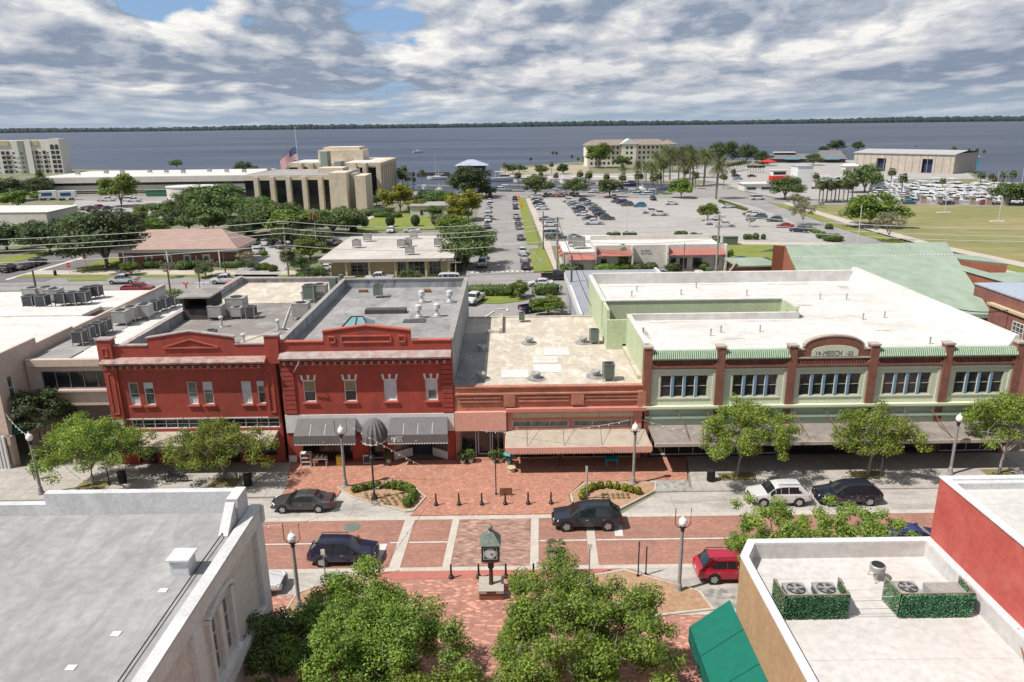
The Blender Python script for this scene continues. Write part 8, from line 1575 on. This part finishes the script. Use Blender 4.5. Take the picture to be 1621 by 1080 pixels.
# old brick building right edge
t = thing('old_brick_building', 'old red brick building with a white lattice window at the right edge', 'building', (55, 78, 0)); p0, p1 = G(1572, 486, 9), G(1621, 503, 9)
mb = MB(); mb.box(53.0, 80, 66, 79.2, 0, 9.0); mb.box(53.4, 80, 66.5, 83, 9.2, 10.5); mb.build('wall', 'brick_red_old', t); mb = MB(); mb.box(52.8, 80, 65.8, 79.5, 9.0, 9.25); mb.build('cornice', 'cream_paint', t); mb = MB(); mb.box(53.3, 80, 66.4, 83.1, 10.5, 10.65); mb.build('roof', 'blue_roof', t)
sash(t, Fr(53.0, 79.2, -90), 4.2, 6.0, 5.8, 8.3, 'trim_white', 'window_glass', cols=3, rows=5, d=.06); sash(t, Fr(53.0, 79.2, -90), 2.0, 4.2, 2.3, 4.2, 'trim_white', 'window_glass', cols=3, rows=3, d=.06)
# hotel
a, b = G(929, 264), G(1056, 262); t = thing('hotel', 'long four storey cream hotel with a brown hipped roof on the point', 'building', tuple(a)); fr_ = Fr(a.x, a.y, math.degrees(math.atan2(b.y - a.y, b.x - a.x))); L_ = (b - a).length; H_ = 13.6
mb = MB(); fr_.box(mb, 0, L_, -16, 0, 0, H_); fr_.box(mb, L_ + .01, L_ + 7, -30, -4, 0, H_); fr_.box(mb, L_ * .42, L_ * .6, 0, 2.0, 0, H_ + .6); fr_.box(mb, 0, L_ * .1, 0, 1.5, 0, H_); mb.build('wall', 'hotel_wall', t)
mb = MB(); P8 = [fr_.p(-1, 2, H_), fr_.p(L_ + 1, 2, H_), fr_.p(L_ + 1, -17, H_), fr_.p(-1, -17, H_), fr_.p(5, -7, H_ + 3.4), fr_.p(L_ - 5, -7, H_ + 3.4)]; mb.add(P8, [(0, 1, 5, 4), (1, 2, 5), (2, 3, 4, 5), (3, 0, 4), (3, 2, 1, 0)])
mb.add([fr_.p(L_ + 1.2, -3, H_), fr_.p(L_ + 7.6, -3, H_), fr_.p(L_ + 7.6, -31, H_), fr_.p(L_ + 1.2, -31, H_), fr_.p(L_ + 4, -17, H_ + 2.6)], [(0, 1, 4), (1, 2, 4), (2, 3, 4), (3, 0, 4)]); mb.build('roof', 'hotel_roof', t)
mb = MB(); c0 = L_ * .51; mb.add([fr_.p(c0 - 6, 2.6, H_ + .5), fr_.p(c0 + 6, 2.6, H_ + .5), fr_.p(c0, 2.6, H_ + 3.9), fr_.p(c0, -7, H_ + 3.9), fr_.p(c0 - 6, -5, H_ + .5), fr_.p(c0 + 6, -5, H_ + .5)], [(0, 1, 2), (0, 2, 3, 4), (1, 5, 3, 2)]); mb.build('gable', 'trim_white', t)
for f in range(4):
    z = 1.2 + f * 3.25; us = []
    for i in range(17):
        u = 2 + i * (L_ - 4) / 17; dd = 2.0 if L_ * .42 < u < L_ * .6 - 1 else (1.5 if u < L_ * .1 else 0); q = fr_.p(0, dd, 0); winrow(t, Fr(q[0], q[1], math.degrees(math.atan2(b.y - a.y, b.x - a.x))), [(u, u + 1.5)], z, z + 1.8, 'pole_grey', 'dark_glass')
# boat shed
a, b = G(1350, 270), G(1508, 276); t = thing('boat_shed', 'huge tan metal boat shed with two tall dark doorways', 'building', tuple(a)); ang = math.degrees(math.atan2(b.y - a.y, b.x - a.x)); fr_ = Fr(a.x, a.y, ang); L_ = (b - a).length; H_ = 10.2
h = [(L_ * .24, L_ * .34, 0, 7.2), (L_ * .70, L_ * .80, 0, 7.4)]; mb = wall(fr_, 0, L_, 0, H_, h, .4); fr_.box(mb, 0, .4, -36, -.4, 0, H_); fr_.box(mb, L_ - .4, L_, -36, -.4, 0, H_); fr_.box(mb, 0, L_, -36.4, -36, 0, H_); mb.build('wall', 'warehouse_wall', t)
mb = MB(); mb.add([fr_.p(-.5, .6, H_), fr_.p(L_ + .5, .6, H_), fr_.p(L_ + .5, -18, H_ + 1.4), fr_.p(-.5, -18, H_ + 1.4), fr_.p(-.5, -37, H_), fr_.p(L_ + .5, -37, H_), fr_.p(-.5, .6, H_ - .5), fr_.p(L_ + .5, .6, H_ - .5)], [(0, 1, 2, 3), (3, 2, 5, 4), (6, 7, 1, 0)]); mb.build('roof', 'warehouse_roof', t)
mb = MB()
for i in range(14): u = L_ * (i + .5) / 14; fr_.box(mb, u - .12, u + .12, .003, .12, 0, H_ - .5)
mb.build('rib', 'pole_grey', t); mb = MB()
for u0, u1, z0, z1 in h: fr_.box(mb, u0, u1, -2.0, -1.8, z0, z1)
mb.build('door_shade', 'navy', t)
a = G(1338, 276); t = thing('harbour_office', 'small white harbour office at the left end of the boat shed', 'building', tuple(a)); mb = MB(); mb.box(a.x, a.x + 7, a.y, a.y + 6, 0, 4.2); mb.build('wall', 'stucco_white', t); mb = MB(); mb.prism([(a.x - .5, a.y - .5), (a.x + 7.5, a.y - .5), (a.x + 7.5, a.y + 6.5), (a.x - .5, a.y + 6.5)], 4.2, 5.4, taper=.5); mb.build('roof', 'roof_white', t); winrow(t, Fr(a.x, a.y), [(4, 5.5)], 1.2, 3.0)
# restaurants
for nm2, x0_, x1_, yb, hh, lb in (('restaurant', 1217, 1288, 258, 4.0, 'dark roofed waterfront restaurant with a clerestory, left one'), ('restaurant', 1296, 1338, 258, 6.2, 'dark roofed waterfront restaurant with a tall slope, beside the boat shed')):
    a, b = G(x0_, yb), G(x1_, yb); t = thing(nm2, lb, 'building', tuple(a)); fr_ = Fr(a.x, a.y, math.degrees(math.atan2(b.y - a.y, b.x - a.x))); L_ = (b - a).length
    mb = MB(); fr_.box(mb, 0, L_, -22, 0, 0, 2.6); mb.build('wall', 'dark_wood', t); mb = MB(); mb.add([fr_.p(-1, 1, 2.6), fr_.p(L_ + 1, 1, 2.6), fr_.p(L_ - 2, -12, hh + 1.6), fr_.p(2, -12, hh + 1.6), fr_.p(L_ + 1, -24, 2.6), fr_.p(-1, -24, 2.6)], [(0, 1, 2, 3), (1, 4, 2), (5, 0, 3), (4, 5, 3, 2)]); mb.build('roof', 'grey_shingle', t)
    if x0_ < 1250: mb = MB(); fr_.box(mb, 4, L_ * .6, -15, -9, hh + 1, hh + 2.4); mb.build('clerestory', 'dark_glass', t); mb = MB(); fr_.box(mb, 3.5, L_ * .6 + .5, -16, -8.5, hh + 2.4, hh + 2.7); mb.build('clerestory_roof', 'trim_white', t)
    mb = MB(); fr_.box(mb, L_ * .2 if x0_ > 1250 else L_ * .35, (L_ * .2 if x0_ > 1250 else L_ * .35) + 9, .5, 3.5, 2.3, 2.6); mb.build('awning', 'aqua', t)
# white low yard building and billboard-like white wall at the marina
a = G(1178, 303); t = thing('marina_store', 'white yard building with a low dark window strip by the harbour junction', 'building', tuple(a)); mb = MB(); mb.box(a.x, a.x + 22, a.y, a.y + 9, 0, 2.8); mb.build('wall', 'boat_white', t); mb = MB(); mb.box(a.x - .5, a.x + 22.5, a.y - .5, a.y + 9.5, 2.8, 3.1); mb.build('roof', 'roof_white', t); winrow(t, Fr(a.x, a.y), [(1, 5), (7, 12), (14, 19)], .5, 1.8)
a = G(1262, 300); t = thing('tall_white_shed', 'tall plain white shed between the spreading tree and the palms', 'building', tuple(a)); mb = MB(); mb.box(a.x - .5, a.x + 6.0, a.y, a.y + 8, 0, 9.5); mb.build('wall', 'boat_white', t); mb = MB(); mb.box(a.x + 6.0, a.x + 20, a.y - 1, a.y + 7, 3.0, 3.3); mb.box(a.x - .8, a.x + 6.2, a.y - .3, a.y + 8.3, 9.5, 9.7); mb.build('roof', 'blue_roof', t); mb = MB()
for x in (8, 13, 19): mb.box(a.x + x, a.x + x + .3, a.y - .8, a.y - .5, 0, 3)
mb.build('post', 'trim_white', t)
a = G(1222, 287); t = thing('red_fuel_barge', 'red and white floating restaurant boat in the marina yard', 'boat', tuple(a)); mb = MB(); mb.box(a.x, a.x + 9, a.y, a.y + 5, 0, 2.4); mb.build('hull', 'cherry', t); mb = MB(); mb.box(a.x + .5, a.x + 7, a.y + .8, a.y + 4.6, 2.4, 5.0); mb.box(a.x, a.x + 8, a.y + .3, a.y + 5, 5.0, 5.2); mb.build('cabin', 'boat_white', t); mb = MB(); mb.box(a.x + .8, a.x + 6.6, a.y + .76, a.y + .79, 3.0, 4.3); mb.build('window', 'dark_glass', t)
mb = MB(); a = G(1215, 263); mb.lathe(a.x, a.y, [(.1, 0), (.1, 3.2)], 6); mb.lathe(a.x, a.y, [(5.5, 2.8), (3, 3.5), (.1, 4.4)], 8); single('red_canopy', mb, 'cherry', 'red conical canopy in the harbour yard', 'canopy', tuple(a))
# pavilion on piles
a = G(720, 271); t = thing('pier_pavilion', 'pavilion with a blue grey hipped roof standing over the lake', 'building', tuple(a)); mb = MB(); mb.box(a.x + 2, a.x + 19, a.y, a.y + 14, .2, 3.2); mb.build('wall', 'navy', t); mb = MB(); mb.add([(a.x, a.y - 1, 3.2), (a.x + 21, a.y - 1, 3.2), (a.x + 21, a.y + 15, 3.2), (a.x, a.y + 15, 3.2), (a.x + 8, a.y + 7, 6.6), (a.x + 12, a.y + 7, 6.6)], [(0, 1, 5, 4), (1, 2, 5), (2, 3, 4, 5), (3, 0, 4)]); mb.build('roof', 'blue_roof', t); mb = MB()
for i in range(6): mb.cyl(a.x + 3 + i * 3, a.y + .5, -1.5, .2, .25, n=6); mb.cyl(a.x + 3 + i * 3, a.y + 13, -1.5, .2, .25, n=6)
mb.build('pile', 'dock_wood', t)
# harbour: breakwater, docks, boats
def strip(name, pts, w_, z0, z1, m, label, cat, grp=None):
    mb = MB(); P_ = [G(*p) for p in pts]
    for a, b in zip(P_, P_[1:]): d = (b - a).normalized(); nn = Vector((-d.y, d.x, 0)) * w_ / 2; mb.hexa([(a - nn).to_tuple()[:2] + (z0,), (b - nn).to_tuple()[:2] + (z0,), (b + nn).to_tuple()[:2] + (z0,), (a + nn).to_tuple()[:2] + (z0,), (a - nn).to_tuple()[:2] + (z1,), (b - nn).to_tuple()[:2] + (z1,), (b + nn).to_tuple()[:2] + (z1,), (a + nn).to_tuple()[:2] + (z1,)])
    return single(name, mb, m, label, cat, tuple(P_[0]), grp)
strip('breakwater', [(608, 275), (655, 276.5)], 2.0, -1.5, 1.4, 'dark_wood', 'dark timber breakwater in the lake, left part', 'breakwater'); strip('breakwater', [(660, 277.5), (712, 276.5)], 2.0, -1.5, 1.4, 'dark_wood', 'dark timber breakwater in the lake, middle part', 'breakwater')
strip('covered_dock', [(905, 288), (1010, 289)], 5, 2.3, 2.7, 'roof_white', 'long white dock roof before the hotel point', 'dock'); strip('seawall', [(632, 303.5), (1010, 313.2)], .8, -1.2, .35, 'seawall', 'pale seawall behind the big parking lot', 'seawall'); strip('seawall', [(790, 282.5), (1066, 288.6)], .8, -1.2, .4, 'seawall', 'seawall along the hotel point', 'seawall'); strip('seawall', [(1378, 318.5), (1500, 321.5), (1700, 326)], .8, -1.2, .5, 'seawall', 'seawall between the marina and the park road', 'seawall')
strip('seawall', [(1380, 286), (1621, 302)], .8, -1.2, .5, 'dock_wood', 'timber seawall below the boat shed', 'seawall')
for i, (p0, p1) in enumerate((((660, 293), (775, 295)), ((800, 300), (1000, 306)), ((800, 292), (1010, 297)), ((1380, 305), (1640, 311)), ((1385, 296), (1640, 303)))): strip('dock', [p0, p1], 1.6, -.5, .1, 'dock_wood', f'floating timber dock in the harbour, {ORD[i % 20]} from the left', 'dock', 'floating docks')
def make_boat(kind):
    t = thing('sailboat' if kind == 'sail' else 'motor_boat', 'x', 'boat', (0, 0, 0)); L_ = 4.6; mb = MB(); st = [(-L_, .7, .9), (-L_ + .1, 1.25, .95), (0, 1.45, 1.05), (L_ * .55, 1.1, 1.2), (L_, .06, 1.45)]; S = []
    for x, w_, z in st: S.append([(x, -w_, z), (x, -w_ * .75, .05), (x, 0, -.25), (x, w_ * .75, .05), (x, w_, z)])
    for A, B in zip(S, S[1:]):
        for j in range(4): mb.add([A[j], B[j], B[j + 1], A[j + 1]], [(0, 1, 2, 3)])
        mb.add([A[0], A[4], B[4], B[0]], [(0, 1, 2, 3)])
    mb.add(S[0], [(0, 1, 2, 3, 4)]); mb.build('hull', 'boat_paint', t)
    if kind == 'motor':
        mb = MB(); mb.hexa([(-2.2, -1, 1.0), (1.8, -.9, 1.15), (1.8, .9, 1.15), (-2.2, 1, 1.0), (-2.0, -.9, 2.1), (.9, -.75, 2.15), (.9, .75, 2.15), (-2.0, .9, 2.1)]); mb.build('cabin', 'boat_white', t); mb = MB(); mb.hexa([(-2.0, -1.02, 1.35), (1.62, -.93, 1.45), (1.62, .93, 1.45), (-2.0, 1.02, 1.35), (-1.9, -.97, 1.95), (1.15, -.82, 1.95), (1.15, .82, 1.95), (-1.9, .97, 1.95)]); mb.build('cabin_window', 'dark_glass', t)
        mb = MB(); mb.box(-3.4, -.6, -1, 1, 2.9, 3.0)
        for x in (-3.3, -.7):
            for y in (-.9, .9): mb.box(x, x + .06, y, y + .06, 1, 2.9)
        mb.build('flybridge_top', 'boat_white', t)
    else:
        mb = MB(); mb.box(-1.6, 1.6, -.7, .7, 1.05, 1.5); mb.build('cabin', 'boat_white', t); mb = MB(); mb.cyl(.6, 0, 1, 11, .07, n=6); mb.tube([(.6, 0, 2.2), (-3.2, 0, 2.3)], .14); mb.build('mast', 'steel_white', t)
    return t
mo, sa = Kind([make_boat('motor')]), Kind([make_boat('sail')]); rb = random.Random(4); cols_b = [(.62, .62, .62)] * 7 + [(.3, .02, .02), (.02, .06, .2), (.02, .3, .4), (.45, .45, .42)]
def boat(K, p, rz, label, grp, s):
    o = K.put((p.x, p.y, -.55), rz, label, grp, s); c = rb.choice(cols_b)
    for q in [o] + list(o.children_recursive): q.color = (*c, 1)
nb = 0
for r_, (x0_, x1_, py, n, s) in enumerate(((1385, 1625, 314.5, 17, 1.0), (1383, 1625, 309.5, 17, 1.05), (1388, 1625, 304.5, 15, 1.15), (1390, 1621, 299.5, 13, 1.25), (1396, 1610, 294.5, 10, 1.3))):
    for i in range(n):
        px = x0_ + (x1_ - x0_) * (i + rb.uniform(.2, .8)) / n; p = G(px, py + (px - 1385) * .022 + rb.uniform(-.5, .5)); nb += 1
        boat(sa if rb.random() < .14 else mo, p, R(90 if rb.random() < .6 else 270) + rb.uniform(-.15, .15), f'moored boat, {ORD[i % 20]} from the left in the {ORD[r_]} marina row behind the park', 'boats moored in the crowded marina', s * rb.uniform(.8, 1.15))
for i, (px, py, s, K) in enumerate(((672, 300, .9, mo), (695, 301, 1, sa), (740, 298, .9, mo), (792, 301, 1, mo), (800, 284.5, 1.6, mo), (830, 287, 1.2, mo), (845, 304, .8, mo), (870, 290, 1.2, mo), (884, 305, .8, mo), (890, 289, 1.1, mo), (935, 308, .9, mo), (945, 307, .8, mo), (960, 291, 1.1, sa), (975, 308, 1.0, mo), (990, 293, 1.1, mo), (1008, 309, 1, mo), (1016, 300, 1.1, sa), (1024, 309, 1, mo), (920, 292, 1, sa), (692, 282, 1.2, sa))):
    boat(K, G(px, py), rb.choice([0, 1.57, 3.1]), f'boat moored in the harbour basin behind the big lot, {ORD[i % 20]} from the left', 'boats moored in the harbour basin', s)
for i in range(30):
    px = 1262 + (i % 15) * 7.5; py = 284 + (i // 15) * 5; boat(mo, G(px, py) + Vector((0, 0, 1.3)), R(90), f'boat on its trailer, {ORD[i % 15]} from the left in the {["rear", "front"][i // 15]} boat yard row', 'boats standing in the boat yard', rb.uniform(.65, .9)) if G(px, py).y > 0 else None
boat(sa, G(662, 240.5), .5, 'lone white sailboat out on the lake', None, 1.2)
t = thing('boat_lift', 'blue and white travelling boat lift beside the boat shed', 'boat lift', tuple(G(1522, 268))); a = G(1522, 268); mb = MB()
for x in (0, 9):
    for y in (0, 8): mb.box(a.x + x, a.x + x + .6, a.y + y, a.y + y + .6, 0, 6.5)
mb.build('leg', 'aqua', t); mb = MB(); mb.box(a.x, a.x + 9.6, a.y, a.y + .6, 6.5, 7.2); mb.box(a.x, a.x + 9.6, a.y + 8, a.y + 8.6, 6.5, 7.2); mb.build('beam', 'boat_white', t)
# ------------------------------------------------------------------ poles and wires
def upole(px, py, tx, ty, label, m='wood_pole_pale', arms=1, r_=.16, top=None):
    p = G(px, py); x, z = FY(tx, ty, p.y); t = thing('utility_pole', label, 'utility pole', tuple(p), 'utility poles'); mb = MB(); mb.cyl(p.x, p.y, 0, z, r_, r_ * .7, 8); mb.build('pole', m, t)
    if arms:
        mb = MB()
        for i in range(arms): mb.box(p.x - 1.1, p.x + 1.1, p.y - .2, p.y - .08, z - .5 - i * 1.2, z - .36 - i * 1.2)
        for s in (-1, -.4, .4, 1): mb.cyl(p.x + s, p.y - .14, z - .36, z - .15, .05, n=6)
        mb.build('crossarm', m, t)
    return Vector((p.x, p.y, z))
q1 = upole(458, 452, 449, 350, 'concrete grey utility pole behind the tall palm'); q2 = upole(502, 400, 496, 330, 'slim utility pole with transformers above the vivid green tree'); q3 = upole(1133, 434, 1140, 340, 'tall pale utility pole right of the pink awnings', r_=.24); q4 = upole(882, 432, 881, 343, 'pale utility pole at the corner of the pink awninged building', r_=.22)
q5 = upole(904, 500, 903, 405, 'dark utility pole behind the cream roof, by the ribbed roof', 'wood_pole', 0, .2); q6 = upole(274, 490, 265, 415, 'dark utility pole left of the rooftop hut', 'wood_pole'); q7 = upole(318, 462, 312, 405, 'dark utility pole behind the rooftop hut', 'wood_pole', 0); q8 = upole(357, 432, 355, 398, 'short reddish pole before the brick bank', 'rust', 0); q9 = upole(1357, 388, 1364, 325, 'slender pale pole beside the big park tree', 'steel_white', 0, .12)
qa = upole(60, 472, 52, 428, 'dark pole behind the far left rooftop units', 'wood_pole', 0, .2); qb = upole(860, 396, 858, 335, 'brown utility pole between the two grass medians', 'wood_pole', 0); qc = upole(1081, 440, 1084, 385, 'tall lamp pole before the pink awninged building', 'wood_pole', 0, .1); qd = upole(722, 440, 722, 412, 'grey pole at the shop corner', r_=.14); qe = upole(527, 446, 525, 418, 'dark short pole left of the flat roofed shop', 'wood_pole', 0)
qf = upole(22, 332, 20, 298, 'pale pole above the white arched building'); qg = upole(992, 372, 990, 328, 'thin lamp pole standing in the big lot', 'steel_white', 0, .08)
mb = MB(); mb.lathe(q2.x, q2.y - .6, [(.3, q2.z - 2.6), (.3, q2.z - 1.4)], 8); mb.lathe(q2.x + .8, q2.y - .3, [(.3, q2.z - 2.6), (.3, q2.z - 1.4)], 8); mb.lathe(q2.x - .8, q2.y - .3, [(.3, q2.z - 2.6), (.3, q2.z - 1.4)], 8); single('transformer', mb, 'rust', 'cluster of three transformers on the slim pole', 'transformer', tuple(q2))
def cable(a, b, sag, label, m='wire', r_=.05):
    a, b = Vector(a), Vector(b); pts = []
    for i in range(15): f = i / 14; p = a.lerp(b, f); p.z -= sag * 4 * f * (1 - f); pts.append(p)
    mb = MB(); mb.tube(pts, r_, n=4); return single('power_line', mb, m, label, 'power line', tuple(a), 'power lines')
ql = Vector((-150, 141, 0)); ki = ['top', 'second', 'third', 'lowest']
for i, dz_ in enumerate((0, -1.3, -2.2, -4.4)):
    cable((-150, 139, 9.5 + dz_), q1 + Vector((0, -.2, dz_)), 1.6, f'{ki[i]} power line running left from the concrete pole'); cable(q1 + Vector((0, -.2, dz_)), q4 + Vector((0, -.2, dz_)), 1.6, f'{ki[i]} power line between the concrete pole and the avenue corner')
    cable(q4 + Vector((0, -.2, dz_)), q3 + Vector((0, -.2, dz_)), 1.0, f'{ki[i]} power line over the pink awninged building'); 
    if i < 3: cable(q3 + Vector((0, -.2, dz_)), (120, 122, 11 + dz_), 1.4, f'{ki[i]} power line running right over the green roof')
cable(q5, (9.6, 85, 8), .6, 'dark cable sagging from the utility pole to the pale green wall', 'wire_dark'); cable(q5, q4, .5, 'dark cable from the pole behind the cream roof to the avenue corner', 'wire_dark'); cable((43, 72, 11.0), (53, 76, 9.2), .5, 'dark cable over the green roof to the old brick building', 'wire_dark')
# small street things of the town
for i, (px, py, l) in enumerate(((137, 425, 'stop sign at the side street, far one'), (112, 440, 'stop sign at the side street, near one'))):
    p = G(px, py); t = thing('stop_sign', l, 'stop sign', tuple(p)); mb = MB(); mb.cyl(p.x, p.y, 0, 2.9, .05, n=6); mb.build('post', 'steel_white', t); mb = MB(); mb.add([(p.x + .5 * math.cos(.3927 + i_ * .7854), p.y - .07, 2.6 + .5 * math.sin(.3927 + i_ * .7854)) for i_ in range(8)] + [(p.x + .5 * math.cos(.3927 + i_ * .7854), p.y - .05, 2.6 + .5 * math.sin(.3927 + i_ * .7854)) for i_ in range(8)], [tuple(range(8)), tuple(range(15, 7, -1))] + [(j, 8 + j, 8 + (j + 1) % 8, (j + 1) % 8) for j in range(8)]); o = mb.build('sign_plate', 'cherry', t); text('STOP', (p.x - .4, p.y - .08, 2.47), .34, 'letter_white', o, sx=.9)
p = G(88, 437); mb = MB(); mb.lathe(p.x, p.y, [(.3, 0), (.3, 1.0), (.1, 1.2)], 8); single('litter_bin', mb, 'black_plastic', 'dark bin at the corner of the side street', 'litter bin', tuple(p))
for i, (px, py) in enumerate(((1129, 388), (1157, 389))): p = G(px, py); mb = MB(); mb.box(p.x - 1.6, p.x + 1.6, p.y, p.y + 1.6, 0, 2.0); mb.box(p.x - 1.7, p.x + 1.7, p.y - .1, p.y + 1.7, 2.0, 2.1); single('skip', mb, 'grey_green_box', f'dark green skip at the near edge of the big lot, {("left", "right")[i]} one', 'skip', tuple(p), 'skips by the big lot')
p = G(1123, 436); mb = MB(); mb.box(p.x - .5, p.x + .5, p.y, p.y + .8, 0, 1.4); single('wheelie_bin', mb, 'grey_green_box', 'green bin at the right end of the pink awninged building', 'bin', tuple(p))
for i, (px, py) in enumerate(((821, 321), (826, 336))): p = G(px, py); mb = MB(); mb.cyl(p.x, p.y, 0, 2.0, .06, n=6); mb.add([(p.x, p.y - .08, 1.4), (p.x + .7, p.y - .08, 2.1), (p.x, p.y - .08, 2.8), (p.x - .7, p.y - .08, 2.1)], [(0, 1, 2, 3)]); single('warning_sign', mb, 'orange', f'orange diamond road works sign on the grass median, {("far", "near")[i]} one', 'road sign', tuple(p), 'road works signs')
for i, (px, py) in enumerate(((548, 447), (610, 447), (367, 455))): p = G(px, py); mb = MB(); mb.box(p.x - 1.1, p.x + 1.1, p.y, p.y + .5, .1, 1.0); single('road_barrier', mb, 'cherry', f'red road barrier on the back street, {ORD[i % 20]} from the left', 'barrier', tuple(p), 'road barriers')
for i, (px, py) in enumerate(((845, 415), (855, 428))): p = G(px, py); mb = MB(); mb.cyl(p.x, p.y, 0, 2.4, .05, n=6); mb.box(p.x - .4, p.x + .4, p.y - .08, p.y - .05, 1.6, 2.4); single('sign_post', mb, 'steel_white', f'pale sign on the near grass median, {("far", "near")[i]} one', 'sign post', tuple(p))
# rents banner above the hut: sign board on posts by the street
p = G(320, 466); t = thing('roadside_sign', 'row of pale letter signs on posts behind the rooftop hut', 'sign', tuple(p)); mb = MB()
for x in (-1.5, 1.5): mb.cyl(p.x + x, p.y, 0, 1.2, .06, n=6)
mb.build('post', 'steel_white', t)
for i, (c, m) in enumerate((('Y', 'cherry'), ('R', 'letter_white'), ('B', 'letter_white'), ('T', 'letter_white'))): pass
text('SBT', (p.x - 1.0, p.y, 1.1), 1.6, 'letter_white', t, ext=.1); text('Y', (p.x - 3.2, p.y, 1.1), 1.7, 'cherry', t, ext=.1)
for i, (px, py) in enumerate(((1495, 338), (1580, 352))): 
    p = G(px, py); t = thing('soccer_goal_post', f'pale T shaped post with a flat base on the park lawn, {("far", "near")[i]} one', 'post', tuple(p)); mb = MB(); mb.cyl(p.x, p.y, .2, 7.5, .1, n=6); mb.build('post', 'steel_white', t); mb = MB(); mb.box(p.x - 2.4, p.x + 1.8, p.y - .4, p.y + .4, .22, .42); mb.build('base', 'trim_white', t)
for i in range(9):
    p = G(1382 + i * 26, 321.2 + i * .62); t = thing('park_wall_pier', f'stone pier of the marina fence, {ORD[i % 20]} from the left', 'pier', tuple(p), 'stone piers of the marina fence'); mb = MB(); mb.box(p.x - .9, p.x + .9, p.y - .5, p.y + .5, 0, 2.6); mb.build('pier', 'seawall', t); mb = MB(); mb.box(p.x - 1.1, p.x + 1.1, p.y - .7, p.y + .7, 2.6, 2.8); mb.build('cap', 'stone_cap', t)
# lot and street markings
for i in range(16): p = G(745 + i * 8, 433.5 - i * .25); sheet('crossing_mark', [(p.x, p.y), (p.x + .55, p.y), (p.x + .55, p.y + 1.6), (p.x, p.y + 1.6)], .11, 'road_paint', px=False) if i not in (13, 14) else None
for y in (182, 225, 262): sheet('stop_line', [(-8.6, y), (3.2, y), (3.2, y + .5), (-8.6, y + .5)], .11, 'road_paint', px=False)
mb = MB()
def seg(a, b, w_=.15): 
    a, b = G(*a), G(*b); d = (b - a).normalized(); nn = Vector((-d.y, d.x, 0)) * w_ / 2; mb.add([(a.x - nn.x, a.y - nn.y, .14), (b.x - nn.x, b.y - nn.y, .14), (b.x + nn.x, b.y + nn.y, .14), (a.x + nn.x, a.y + nn.y, .14)], [(0, 1, 2, 3)])
for i in range(16): f = i / 15; seg((1040 + 60 * f, 322 + 60 * f), (1062 + 64 * f, 322.5 + 60 * f)); seg((930 + 15 * f, 322 + 62 * f), (955 + 16 * f, 322 + 62 * f))
for i in range(10): f = i / 9; seg((1170 + 130 * f, 325 + 52 * f), (1190 + 135 * f, 324 + 52 * f))
o = mb.build('parking_lines', 'road_paint'); o['kind'] = 'structure'
mb = MB(); seg((752, 513), (782, 494), .3); seg((788, 490), (803, 490), .3); seg((803, 489), (803, 494), .3)
for v in mb.v: pass
o = mb.build('lot_arrow', 'road_paint'); o['kind'] = 'structure'
# ------------------------------------------------------------------ far shore and air
sh = [(-9000, 5400), (-3300, 5050), (-1300, 4900), (0, 4800), (2200, 4300), (4200, 3800), (9000, 3200), (9000, 9000), (-9000, 9000)]
bm = bmesh.new(); vs = [bm.verts.new((x, y, -.6)) for x, y in sh]; bm.faces.new(vs); bmesh.ops.triangulate(bm, faces=bm.faces[:]); me = bpy.data.meshes.new('far_shore'); bm.to_mesh(me); bm.free(); me.materials.append(MATS['far_wood']); o = bpy.data.objects.new('far_shore', me); col.objects.link(o); o['kind'] = 'structure'
# a long belt of woodland: thousands of rounded crowns in one mass
r = np.random.RandomState(5); mb = MB(); front = sh[:7]; tot = []
for (xa, ya), (xb, yb) in zip(front, front[1:]):
    L_ = math.hypot(xb - xa, yb - ya); n = int(L_ / 22)
    for i in range(n):
        f = i / n
        for d in range(2):
            s = r.uniform(14, 24); x = xa + (xb - xa) * f + r.uniform(-12, 12); y = ya + (yb - ya) * f + 20 + d * 60; hh = r.uniform(20, 29) * (1 + .12 * math.sin(x / 300))
            mb.lathe(x, y, [(s * 1.1, -1), (s * 1.15, hh * .45), (s * .8, hh * .82), (s * .3, hh)], 6)
o = mb.build('far_woodland', 'far_wood'); o['kind'] = 'stuff'; o['label'] = 'far wooded shore across the lake'
m = bpy.data.materials.new('air'); m.use_nodes = True; t = NT(m.node_tree); vv = t.node('ShaderNodeVolumePrincipled'); vv.inputs['Color'].default_value = (.78, .86, 1.0, 1); vv.inputs['Density'].default_value = 1.6e-5; vv.inputs['Anisotropy'].default_value = .2
oo = t.node('ShaderNodeOutputMaterial'); t.l.new(vv.outputs[0], oo.inputs['Volume'])
mb = MB(); mb.box(-15900, 15900, -400, 19900, -3.2, 64); hz_ = mb.build('haze', m); hz_['kind'] = 'stuff'; hz_['label'] = 'thin blue haze over the lake'
for o in list(bpy.data.objects):
    if '_o' in o: del o['_o']
    if not o.parent and o.type == 'EMPTY' and o.get('label') == 'x': print('UNUSED', o.name)
